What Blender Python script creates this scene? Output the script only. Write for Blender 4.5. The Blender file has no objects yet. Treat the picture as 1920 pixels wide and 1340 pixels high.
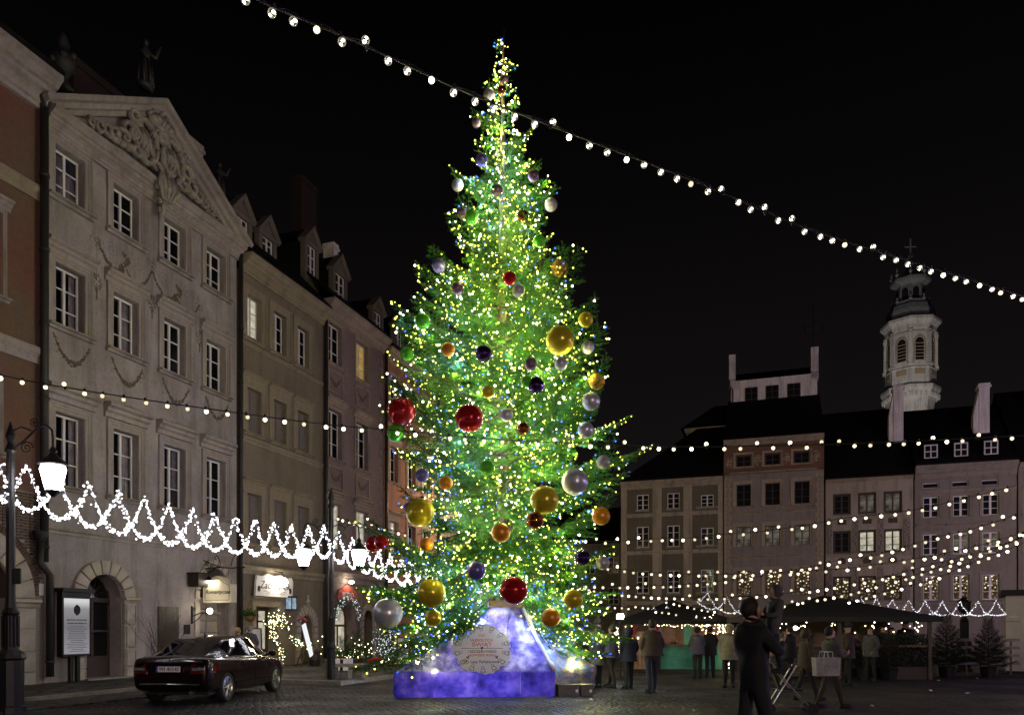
import bpy, bmesh, math, random
from mathutils import Vector, Matrix, noise as mnoise
R = random.Random(7)
PI = math.pi
SC = bpy.context.scene
COL = SC.collection

# ------------------------------------------------------------------ camera, world, sun, exposure
F, HZ, CX, EYE = 1445.0, 1178.0, 960.0, 1.6
cam = bpy.data.cameras.new('camera')
cam.sensor_fit = 'HORIZONTAL'; cam.sensor_width = 36.0
cam.lens = 36.0 * F / 1920.0
cam.shift_y = (HZ - 670.0) / 1920.0
cam.clip_start = 0.1; cam.clip_end = 1500.0
camo = bpy.data.objects.new('camera', cam); COL.objects.link(camo)
camo.location = (0, 0, EYE); camo.rotation_euler = (math.radians(90), 0, 0)
SC.camera = camo

W = bpy.data.worlds.new('World'); SC.world = W; W.use_nodes = True
wn = W.node_tree.nodes; wl = W.node_tree.links
bg = wn['Background']
sky = wn.new('ShaderNodeTexSky'); sky.sky_type = 'NISHITA'; sky.sun_disc = False
sky.sun_elevation = math.radians(-5.0); sky.sun_rotation = math.radians(30.0)
wl.new(sky.outputs['Color'], bg.inputs['Color'])
bg.inputs['Strength'].default_value = 0.03
bg2 = wn.new('ShaderNodeBackground'); tc = wn.new('ShaderNodeTexCoord'); sx = wn.new('ShaderNodeSeparateXYZ'); wr = wn.new('ShaderNodeValToRGB')   # glow of the city over the roofs
wl.new(tc.outputs['Generated'], sx.inputs[0]); wl.new(sx.outputs[2], wr.inputs['Fac'])
wr.color_ramp.elements[0].position = .0; wr.color_ramp.elements[0].color = (.0075, .0056, .0052, 1); wr.color_ramp.elements[1].position = .62; wr.color_ramp.elements[1].color = (.0004, .00035, .0004, 1)
wl.new(wr.outputs[0], bg2.inputs['Color']); ad0 = wn.new('ShaderNodeAddShader'); wl.new(bg.outputs[0], ad0.inputs[0]); wl.new(bg2.outputs[0], ad0.inputs[1]); wl.new(ad0.outputs[0], wn['World Output'].inputs['Surface'])
sun = bpy.data.lights.new('moon', 'SUN'); sun.energy = 0.0015; sun.angle = math.radians(0.5); sun.color = (1, .93, .85)
suno = bpy.data.objects.new('moon', sun); COL.objects.link(suno)
suno.rotation_euler = (math.radians(50), 0, math.radians(-30))
SC.view_settings.view_transform = 'Standard'; SC.view_settings.look = 'None'
SC.view_settings.exposure = 0.0; SC.view_settings.gamma = 1.0; SC.view_settings.use_curve_mapping = False
SC.cycles.use_denoising = True
SC.cycles.max_bounces = 6; SC.cycles.diffuse_bounces = 3; SC.cycles.glossy_bounces = 3
SC.cycles.transparent_max_bounces = 12
SC.cycles.sample_clamp_indirect = 3.0; SC.cycles.sample_clamp_direct = 0.0
SC.cycles.caustics_reflective = False; SC.cycles.caustics_refractive = False
SC.cycles.use_light_tree = True

# brightness of the lamps of the place and of added fill lamps and assumed lamps
LAMP_E = 25.0       # street lantern glass
FILL_FAR_E = 400.0  # added unseen fill lamps on the right, mainly for the left facades
FILL_WARM_E = 190.0  # added fill lamps kept out of sight, for the far row
FILL_BACK_E = 2200.0  # added fill lamp behind the camera, for the far row
LED_E = 6.0         # tree lights
TREE_W = 14.5
TOWER_W = 12500.0  # unseen flood lamps assumed for the church tower
BASE_W = 14.0       # assumed lamps inside the printed base
BULB_E = 2.2        # festoon bulbs
GAR_E = 7.0         # white zigzag garlands
STALL_E = 12.0
SHOP_E = 55.0
FLOOD_E = 150.0

# ------------------------------------------------------------------ helpers
DX, DY = 490.0 / math.hypot(490, F), F / math.hypot(490, F)     # direction of the house row on the left
ANG_L = math.atan2(DY, DX)                                     # its frontage: local x along it, local y into the houses
ANG_F = ANG_L - PI / 2                                         # the far row stands square to it
DL, DF = 18.8, 60.0                                            # distances of the two frontages

def left_pt(s, out=0.0, z=0.0):        # a point on (or out from) the left frontage
    k = DL - out
    return Vector((DX * s - DY * k, DY * s + DX * k, z))
def far_pt(t, out=0.0, z=0.0):
    k = DF - out
    return Vector((DY * t + DX * k, -DX * t + DY * k, z))
def at(u, v, Y):                       # real place of something seen at a photo pixel, at distance Y
    return Vector(((u - CX) / F * Y, Y, EYE + (HZ - v) / F * Y))
def gnd(u, v):
    return at(u, v, F * EYE / (v - HZ))

def prop(o, label=None, cat=None, group=None, kind=None):
    if label: o['label'] = label
    if cat: o['category'] = cat
    if group: o['group'] = group
    if kind: o['kind'] = kind
    return o
def place(o, loc=(0, 0, 0), rot=(0, 0, 0), parent=None):
    COL.objects.link(o)
    o.location = loc; o.rotation_euler = (0, 0, rot) if isinstance(rot, (int, float)) else rot
    if parent: o.parent = parent
    return o
def thing(name, label, cat, loc=(0, 0, 0), rot=0, group=None, kind=None):
    return prop(place(bpy.data.objects.new(name, None), loc, rot), label, cat, group, kind)
def inst(name, me, parent=None, loc=(0, 0, 0), rot=(0, 0, 0), scale=None):
    o = place(bpy.data.objects.new(name, me), loc, rot, parent)
    if scale: o.scale = scale if isinstance(scale, (tuple, list)) else (scale,) * 3
    return o

_g = 1.618034; _k = 1 / math.hypot(1, _g)
ICO_V = [(a * _k, b * _k, d * _k) for a, b, d in ((-1,_g,0),(1,_g,0),(-1,-_g,0),(1,-_g,0),(0,-1,_g),(0,1,_g),(0,-1,-_g),(0,1,-_g),(_g,0,-1),(_g,0,1),(-_g,0,-1),(-_g,0,1))]
ICO_F = [(0,11,5),(0,5,1),(0,1,7),(0,7,10),(0,10,11),(1,5,9),(5,11,4),(11,10,2),(10,7,6),(7,1,8),(3,9,4),(3,4,2),(3,2,6),(3,6,8),(3,8,9),(4,9,5),(2,4,11),(6,2,10),(8,6,7),(9,8,1)]
class MB:
    def __init__(s): s.v = []; s.f = []; s.m = []; s.cm = 0
    def add(s, vs, fs):
        b = len(s.v); s.v += [tuple(p) for p in vs]; s.f += [tuple(b + i for i in f) for f in fs]; s.m += [s.cm] * len(fs)
    def mat(s, i): s.cm = i; return s
    def box(s, a, b):
        x0, y0, z0 = a; x1, y1, z1 = b
        s.add([(x0,y0,z0),(x1,y0,z0),(x1,y1,z0),(x0,y1,z0),(x0,y0,z1),(x1,y0,z1),(x1,y1,z1),(x0,y1,z1)],
              [(0,3,2,1),(4,5,6,7),(0,1,5,4),(1,2,6,5),(2,3,7,6),(3,0,4,7)]); return s
    def quad(s, *p): s.add(p, [tuple(range(len(p)))]); return s
    def profx(s, x0, x1, pr, caps=True):          # profile (y,z) swept along x
        n = len(pr)
        s.add([(x0, y, z) for y, z in pr] + [(x1, y, z) for y, z in pr],
              [(i, (i + 1) % n, n + (i + 1) % n, n + i) for i in range(n)] + ([tuple(range(n))[::-1], tuple(range(n, 2 * n))] if caps else [])); return s
    def sweep(s, path, pr, closed=False):         # profile (a,b) swept on a path in the xz plane: a = outward in plane, b = toward -y
        n = len(pr); P = [Vector(p) for p in path]; N = len(P); vs = []
        for i in range(N):
            t0 = (P[i] - P[i - 1]) if (i or closed) else P[1] - P[0]
            t1 = (P[(i + 1) % N] - P[i]) if (i < N - 1 or closed) else P[i] - P[i - 1]
            t0.normalize(); t1.normalize(); t = (t0 + t1).normalized(); nn = Vector((-t.y, t.x)); c = max(.4, nn.dot(Vector((-t0.y, t0.x))))
            for a, b in pr: q = P[i] + nn * a / c; vs.append((q.x, -b, q.y))
        fs = [(i * n + j, i * n + (j + 1) % n, ((i + 1) % N) * n + (j + 1) % n, ((i + 1) % N) * n + j) for i in range(N if closed else N - 1) for j in range(n)]
        if not closed: fs += [tuple(range(n)), tuple((N - 1) * n + j for j in range(n))[::-1]]
        s.add(vs, fs); return s
    def prism(s, poly, y0, y1):                   # polygon (x,z) given depth in y
        n = len(poly)
        s.add([(x, y0, z) for x, z in poly] + [(x, y1, z) for x, z in poly],
              [tuple(range(n)), tuple(range(n, 2 * n))[::-1]] + [(i, n + i, n + (i + 1) % n, (i + 1) % n) for i in range(n)]); return s
    def tube(s, pts, r, n=6, cap=True):
        P = [Vector(p) for p in pts]; m = len(P); vs = []
        rs = r if isinstance(r, (list, tuple)) else [r] * m
        up = Vector((.13, .31, 1)).normalized()
        for i in range(m):
            t = (P[min(i + 1, m - 1)] - P[max(i - 1, 0)])
            t = t.normalized() if t.length > 1e-9 else Vector((0, 0, 1))
            a = t.cross(up)
            if a.length < .05: a = t.cross(Vector((1, 0, 0)))
            a.normalize(); b = t.cross(a)
            for j in range(n):
                w = 2 * PI * j / n; vs.append(P[i] + (a * math.cos(w) + b * math.sin(w)) * rs[i])
        fs = [(i * n + j, i * n + (j + 1) % n, (i + 1) * n + (j + 1) % n, (i + 1) * n + j) for i in range(m - 1) for j in range(n)]
        if cap: fs += [tuple(range(n))[::-1], tuple((m - 1) * n + j for j in range(n))]
        s.add(vs, fs); return s
    def lathe(s, pr, n=12, c=(0, 0, 0), sq=None, caps=True):
        vs = []; m = len(pr)
        for r, z in pr:
            for j in range(n):
                w = 2 * PI * (j + .5) / n; vs.append((c[0] + r * math.cos(w), c[1] + r * math.sin(w) * (sq or 1), c[2] + z))
        fs = [(i * n + j, i * n + (j + 1) % n, (i + 1) * n + (j + 1) % n, (i + 1) * n + j) for i in range(m - 1) for j in range(n)]
        if caps: fs += [tuple(range(n))[::-1], tuple((m - 1) * n + j for j in range(n))]
        s.add(vs, fs); return s
    def ball(s, c, r, n=8, m=6, sc=(1, 1, 1)):
        s0 = len(s.v); s.lathe([(max(r * math.sin(PI * i / m), 1e-4), -r * math.cos(PI * i / m)) for i in range(m + 1)], n)
        for i in range(s0, len(s.v)): x, y, z = s.v[i]; s.v[i] = (c[0] + x * sc[0], c[1] + y * sc[1], c[2] + z * sc[2])
        return s
    def octa(s, c, r):
        s.add([(c[0] + r * a, c[1] + r * b, c[2] + r * d) for a, b, d in ICO_V], ICO_F); return s
    def xf(s, M, i0=0):
        for i in range(i0, len(s.v)): s.v[i] = tuple(M @ Vector(s.v[i]))
        return s
    def mesh(s, name, mats, smooth=False):
        me = bpy.data.meshes.new(name); me.from_pydata(s.v, [], s.f)
        for m in (mats if isinstance(mats, (list, tuple)) else [mats]): me.materials.append(m)
        if any(s.m): me.polygons.foreach_set('material_index', s.m)
        if smooth: me.polygons.foreach_set('use_smooth', [True] * len(s.f))
        me.update(); return me
    def build(s, name, mats, parent=None, loc=(0, 0, 0), rot=(0, 0, 0), smooth=False):
        return inst(name, s.mesh(name, mats, smooth), parent, loc, rot)

def smooth_by_angle(me, deg=35):
    try: me.set_sharp_from_angle(angle=math.radians(deg))
    except Exception: pass
    me.polygons.foreach_set('use_smooth', [True] * len(me.polygons)); return me

# ------------------------------------------------------------------ materials
def nodes(name):
    m = bpy.data.materials.new(name); m.use_nodes = True
    return m, m.node_tree.nodes, m.node_tree.links, m.node_tree.nodes['Principled BSDF']
def coords(N, L, sc=(1, 1, 1), gen='Object'):
    t = N.new('ShaderNodeTexCoord'); mp = N.new('ShaderNodeMapping'); mp.inputs['Scale'].default_value = sc
    L.new(t.outputs[gen], mp.inputs['Vector']); return mp.outputs['Vector']
def ntex(N, L, vec, scale, detail=4, rough=.55):
    n = N.new('ShaderNodeTexNoise'); n.inputs['Scale'].default_value = scale; n.inputs['Detail'].default_value = detail; n.inputs['Roughness'].default_value = rough
    L.new(vec, n.inputs['Vector']); return n.outputs['Fac']
def ramp(N, L, fac, stops):
    r = N.new('ShaderNodeValToRGB'); e = r.color_ramp.elements
    while len(e) < len(stops): e.new(.5)
    for i, (p, c) in enumerate(stops):
        e[i].position = p; e[i].color = c if len(c) == 4 else (*c, 1)
    L.new(fac, r.inputs['Fac']); return r.outputs['Color']
def mix(N, L, fac, a, b, mode='MIX'):
    m = N.new('ShaderNodeMix'); m.data_type = 'RGBA'; m.blend_type = mode
    for k, x in ((0, fac), (6, a), (7, b)):
        if hasattr(x, 'is_linked') or hasattr(x, 'links'): L.new(x, m.inputs[k])
        else: m.inputs[k].default_value = x if k == 0 else (*x, 1) if len(x) == 3 else x
    return m.outputs[2]
def bump(N, L, P, h, st=.3, dist=.02):
    b = N.new('ShaderNodeBump'); b.inputs['Strength'].default_value = st; b.inputs['Distance'].default_value = dist
    L.new(h, b.inputs['Height']); L.new(b.outputs['Normal'], P.inputs['Normal'])
def simple(name, c, rough=.6, metal=0.0, var=.25, scale=6.0, bst=.15, spec=.4, coat=0.0):
    m, N, L, P = nodes(name); v = coords(N, L)
    f = ntex(N, L, v, scale, 5, .6)
    d = tuple(x * (1 - var) for x in c); e = tuple(min(1, x * (1 + var)) for x in c)
    L.new(ramp(N, L, f, [(.3, d), (.7, e)]), P.inputs['Base Color'])
    P.inputs['Roughness'].default_value = rough; P.inputs['Metallic'].default_value = metal
    P.inputs['Specular IOR Level'].default_value = spec; P.inputs['Coat Weight'].default_value = coat
    if bst: bump(N, L, P, ntex(N, L, v, scale * 5, 3), bst)
    return m
def plaster(name, c1, c2, dirt=(.1, .085, .07), patch=.5, dscale=1.0):
    m, N, L, P = nodes(name); v = coords(N, L); vs = coords(N, L, (1.6, 1.6, .22))
    a = ramp(N, L, ntex(N, L, v, .55 * dscale, 6, .62), [(patch - .12, c1), (patch + .12, c2)])
    st = ramp(N, L, ntex(N, L, vs, 1.5, 6, .65), [(.47, (0, 0, 0)), (.75, (.68, .68, .68))])
    a = mix(N, L, st, a, dirt)
    sp = ramp(N, L, ntex(N, L, v, 9, 5, .7), [(.35, (.86, .86, .86)), (.65, (1.06, 1.06, 1.06))])
    L.new(mix(N, L, 1.0, a, sp, 'MULTIPLY'), P.inputs['Base Color'])
    P.inputs['Roughness'].default_value = .9; P.inputs['Specular IOR Level'].default_value = .2
    bump(N, L, P, ntex(N, L, v, 22, 5, .65), .25, .012)
    return m
def emit(name, c, s, sample=True):
    m, N, L, P = nodes(name); N.remove(P)
    e = N.new('ShaderNodeEmission'); e.inputs['Color'].default_value = (*c, 1); e.inputs['Strength'].default_value = s
    L.new(e.outputs[0], N['Material Output'].inputs['Surface'])
    try: m.cycles.emission_sampling = 'AUTO' if sample else 'NONE'
    except Exception: pass
    return m

M = {}
M['stone'] = simple('pale_stone', (.33, .29, .25), .85, var=.22, scale=3, bst=.3)
M['trim1'] = plaster('grey_mouldings', (.33, .285, .265), (.26, .225, .21))
M['wall1'] = plaster('grey_plaster', (.345, .305, .30), (.245, .215, .21), patch=.48)
M['wall0'] = plaster('red_ochre_plaster', (.15, .062, .05), (.125, .09, .06), patch=.52, dscale=.5)
M['wall2'] = plaster('olive_plaster', (.20, .165, .12), (.175, .145, .11))
M['trim2'] = plaster('olive_mouldings', (.27, .225, .16), (.24, .20, .145))
M['trim3'] = plaster('mauve_mouldings', (.30, .235, .21), (.25, .20, .18))
M['wall4'] = plaster('salmon_plaster', (.42, .19, .135), (.36, .17, .13))
M['trim4'] = plaster('salmon_mouldings', (.40, .30, .24), (.34, .26, .21))
M['wall5'] = plaster('dusty_pink_plaster', (.30, .19, .17), (.26, .17, .16))
M['wallA'] = plaster('moss_plaster', (.135, .125, .085), (.11, .10, .072))
M['trimA'] = plaster('cream_strips', (.36, .315, .235), (.32, .28, .21))
M['wallB'] = plaster('taupe_plaster', (.25, .22, .19), (.22, .195, .17))
M['trimB'] = plaster('sand_stone_trim', (.36, .30, .21), (.30, .25, .18))
M['friezeB'] = plaster('rust_frieze', (.17, .09, .055), (.14, .08, .05))
M['wallC'] = plaster('pale_plaster', (.36, .31, .25), (.32, .28, .225))
M['wallD'] = plaster('grey_brown_plaster', (.22, .19, .165), (.19, .165, .145))
M['trimD'] = plaster('grey_brown_trim', (.27, .235, .195), (.24, .21, .175))
M['white_wall'] = plaster('white_plaster', (.8, .75, .69), (.72, .68, .62))
M['roof'] = simple('dark_roof_tiles', (.007, .006, .006), .85, scale=8, bst=.4, spec=.1)
M['roof_red'] = simple('roof_tiles', (.035, .022, .018), .8, scale=12, bst=.5)
M['white'] = simple('white_paint', (.62, .60, .60), .5, var=.08, scale=20, bst=.05)
M['darkwood'] = simple('dark_wood', (.035, .024, .016), .5, scale=14)
M['wood'] = simple('brown_wood', (.13, .075, .035), .55, scale=14)
M['iron'] = simple('black_iron', (.012, .012, .013), .45, metal=.3, scale=25, bst=.1)
M['pipe'] = simple('dark_zinc', (.03, .028, .028), .55, metal=.3, scale=4)
M['steel'] = simple('steel', (.45, .45, .46), .3, metal=1.0, bst=0)
M['grey_box'] = simple('grey_metal_paint', (.11, .10, .12), .5, scale=8, bst=.05)
M['brick'] = simple('red_brown_brick', (.085, .055, .043), .9, var=.5, scale=3.3, bst=.4)
M['mortar'] = simple('mortar', (.22, .20, .175), .95, scale=20, bst=.3)
M['paint_brown'] = simple('brown_mural_paint', (.085, .065, .045), .9, var=.5, scale=9, bst=0)
M['dormer'] = plaster('dormer_paint', (.15, .125, .105), (.11, .095, .08))
M['relief'] = simple('shaded_relief_stone', (.24, .21, .185), .9, var=.4, scale=5, bst=.3)  # darker than the wall: crevice dirt and shadow put into the colour
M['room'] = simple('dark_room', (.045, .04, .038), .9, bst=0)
M['curtain'] = simple('net_curtain', (.68, .62, .64), .9, var=.3, scale=5, bst=0)
M['shutter'] = simple('grey_blind', (.16, .135, .125), .8, var=.15, scale=10, bst=.1)
M['rubber'] = simple('rubber', (.012, .012, .012), .7, scale=40, bst=.1)
M['chrome'] = simple('chrome', (.6, .6, .6), .12, metal=1.0, bst=0)
M['paper'] = simple('white_board', (.62, .60, .62), .6, var=.06, bst=0)
M['ink'] = simple('dark_ink', (.02, .018, .02), .7, bst=0)
M['redink'] = simple('red_ink', (.55, .06, .05), .7, bst=0)
M['slab'] = simple('stone_slab', (.2, .185, .17), .8, scale=5, bst=.3)
M['bark'] = simple('bark', (.07, .05, .035), .9, scale=12, bst=.5)
M['needle'] = None

m, N, L, P = nodes('window_glass'); N.remove(P)          # clear, slightly grimy pane
gl = N.new('ShaderNodeBsdfGlossy'); gl.inputs['Roughness'].default_value = .08; gl.inputs['Color'].default_value = (.75, .78, .85, 1)
tr = N.new('ShaderNodeBsdfTransparent'); tr.inputs['Color'].default_value = (.8, .8, .82, 1)
lw = N.new('ShaderNodeLayerWeight'); lw.inputs['Blend'].default_value = .25
mx = N.new('ShaderNodeMixShader'); L.new(lw.outputs['Fresnel'], mx.inputs[0]); L.new(tr.outputs[0], mx.inputs[1]); L.new(gl.outputs[0], mx.inputs[2])
L.new(mx.outputs[0], N['Material Output'].inputs['Surface']); M['glass'] = m
m, N, L, P = nodes('dark_window_glass'); P.inputs['Base Color'].default_value = (.014, .013, .016, 1); P.inputs['Roughness'].default_value = .08
M['darkglass'] = m
def lit(name, c, s, sc=3.0, lo=.25):
    m, N, L, P = nodes(name); N.remove(P); v = coords(N, L)
    e = N.new('ShaderNodeEmission'); f = ntex(N, L, v, sc, 3, .6)
    L.new(ramp(N, L, f, [(.35, tuple(x * lo for x in c)), (.65, c)]), e.inputs['Color']); e.inputs['Strength'].default_value = s
    L.new(e.outputs[0], N['Material Output'].inputs['Surface']); m.cycles.emission_sampling = 'NONE'; return m
M['lit_cream'] = lit('lit_curtain_cream', (.85, .78, .6), .75, 2.5, .45)
M['lit_amber'] = lit('lit_curtain_amber', (.75, .48, .12), .55, 2.5, .5)
M['lit_dim'] = lit('lit_room_dim', (.40, .35, .28), .4, 1.1, .12)
M['lit_blue'] = lit('lit_pane_blue', (.45, .6, .75), .8, 4, .4)
m, N, L, P = nodes('lit_shop_room'); N.remove(P); v = coords(N, L)          # rooms full of small hanging lamps
vo = N.new('ShaderNodeTexVoronoi'); vo.inputs['Scale'].default_value = 5.5; L.new(v, vo.inputs['Vector'])
dots = ramp(N, L, vo.outputs['Distance'], [(.22, (2.6, 2.3, 1.6)), (.34, (.10, .065, .035))])
sz_ = N.new('ShaderNodeSeparateXYZ'); L.new(v, sz_.inputs[0]); up_ = ramp(N, L, sz_.outputs[2], [(.25, (.3, .3, .3)), (.95, (1, 1, 1))])
dots = mix(N, L, up_, (.10, .065, .04), dots)
e = N.new('ShaderNodeEmission'); f = ntex(N, L, v, 2.2, 4, .6)
L.new(mix(N, L, 1.0, dots, ramp(N, L, f, [(.4, (.25, .22, .18)), (.62, (1, 1, 1))]), 'MULTIPLY'), e.inputs['Color'])
e.inputs['Strength'].default_value = .9; L.new(e.outputs[0], N['Material Output'].inputs['Surface']); m.cycles.emission_sampling = 'NONE'; M['lit_shop'] = m

def cobbles(name, c, sc, rough=.5, warm=(.9, .85, .8)):
    m, N, L, P = nodes(name); v = coords(N, L)
    wv = N.new('ShaderNodeMapping'); wv.inputs['Scale'].default_value = (1, 1, 0); wv.inputs['Rotation'].default_value = (0, 0, ANG_L); L.new(v, wv.inputs['Vector'])
    d = N.new('ShaderNodeVectorMath'); d.operation = 'ADD'
    nn = N.new('ShaderNodeTexNoise'); nn.inputs['Scale'].default_value = 1.5; L.new(wv.outputs[0], nn.inputs['Vector'])
    sc_ = N.new('ShaderNodeVectorMath'); sc_.operation = 'SCALE'; sc_.inputs[3].default_value = .16; L.new(nn.outputs['Color'], sc_.inputs[0])
    L.new(wv.outputs[0], d.inputs[0]); L.new(sc_.outputs[0], d.inputs[1])
    vo = N.new('ShaderNodeTexVoronoi'); vo.feature = 'DISTANCE_TO_EDGE'; vo.inputs['Scale'].default_value = sc; vo.inputs['Randomness'].default_value = .55; L.new(d.outputs[0], vo.inputs['Vector'])
    vc = N.new('ShaderNodeTexVoronoi'); vc.inputs['Scale'].default_value = sc; vc.inputs['Randomness'].default_value = .55; L.new(d.outputs[0], vc.inputs['Vector'])
    sep = N.new('ShaderNodeSeparateColor'); L.new(vc.outputs['Color'], sep.inputs[0])
    a = ramp(N, L, sep.outputs[0], [(0, tuple(x * .6 for x in c)), (1, tuple(x * y * 1.4 for x, y in zip(c, warm)))])
    j = ramp(N, L, vo.outputs['Distance'], [(.03, (.12, .12, .12)), (.16, (1, 1, 1))])
    big = ramp(N, L, ntex(N, L, v, .35, 5), [(.35, (.7, .7, .7)), (.65, (1.15, 1.15, 1.15))])
    L.new(mix(N, L, 1, mix(N, L, 1, a, j, 'MULTIPLY'), big, 'MULTIPLY'), P.inputs['Base Color'])
    r = ramp(N, L, ntex(N, L, v, .5, 4), [(.35, (rough - .17,) * 3), (.7, (rough + .2,) * 3)]); L.new(r, P.inputs['Roughness'])
    hh = ramp(N, L, vo.outputs['Distance'], [(0, (0, 0, 0)), (.22, (1, 1, 1))])
    fine = ntex(N, L, v, 60, 3); ad = N.new('ShaderNodeMath'); ad.operation = 'MULTIPLY_ADD'; ad.inputs[1].default_value = .25
    L.new(fine, ad.inputs[0]); L.new(hh, ad.inputs[2])
    P.inputs['Specular IOR Level'].default_value = .3; bump(N, L, P, ad.outputs[0], 1.0, .05); return m
M['cobble'] = cobbles('granite_setts', (.036, .031, .033), 6.0, .6)
M['pave'] = cobbles('pavement_slabs', (.07, .062, .062), 2.2, .55)

# ------------------------------------------------------------------ ground, road, pavements
gm = MB(); gm.quad((-400, -200, 0), (400, -200, 0), (400, 500, 0), (-400, 500, 0))
prop(gm.build('square_ground', M['cobble']), kind='structure')
def strip(mb, s0, s1, o0, o1, z0, z1):
    a = [left_pt(s0, o0), left_pt(s1, o0), left_pt(s1, o1), left_pt(s0, o1)]
    mb.add([(p.x, p.y, z0) for p in a] + [(p.x, p.y, z1) for p in a], [(4,5,6,7),(0,1,5,4),(1,2,6,5),(2,3,7,6),(3,0,4,7)])
pv = MB(); strip(pv, -30, 19.3, -.5, 3.45, -.02, .12); strip(pv, 19.3, 70, -.5, 7.1, -.02, .12)
prop(pv.build('pavement', M['pave']), kind='structure')
kb = MB(); strip(kb, -30, 19.0, 3.45, 3.62, -.02, .127); strip(kb, 19.0, 19.3, 3.45, 7.1, -.02, .124); strip(kb, 19.0, 70, 7.1, 7.27, -.02, .13)
prop(kb.build('kerb', M['slab']), kind='structure')
rb = MB(); strip(rb, -30, 18.9, 3.63, 5.1, -.02, .035)
prop(rb.build('parking_strip', M['pave']), kind='structure')
fp = MB(); a = [far_pt(-11.5, -.3), far_pt(24, -.3), far_pt(24, 4), far_pt(-11.5, 4)]
fp.add([(p.x, p.y, 0) for p in a] + [(p.x, p.y, .12) for p in a], [(4,5,6,7),(0,1,5,4),(1,2,6,5),(2,3,7,6),(3,0,4,7)])
prop(fp.build('far_pavement', M['pave']), kind='structure')

# ------------------------------------------------------------------ houses
CACHE = {}
def cached(key, fn):
    if key not in CACHE: CACHE[key] = fn()
    return CACHE[key]

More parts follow.
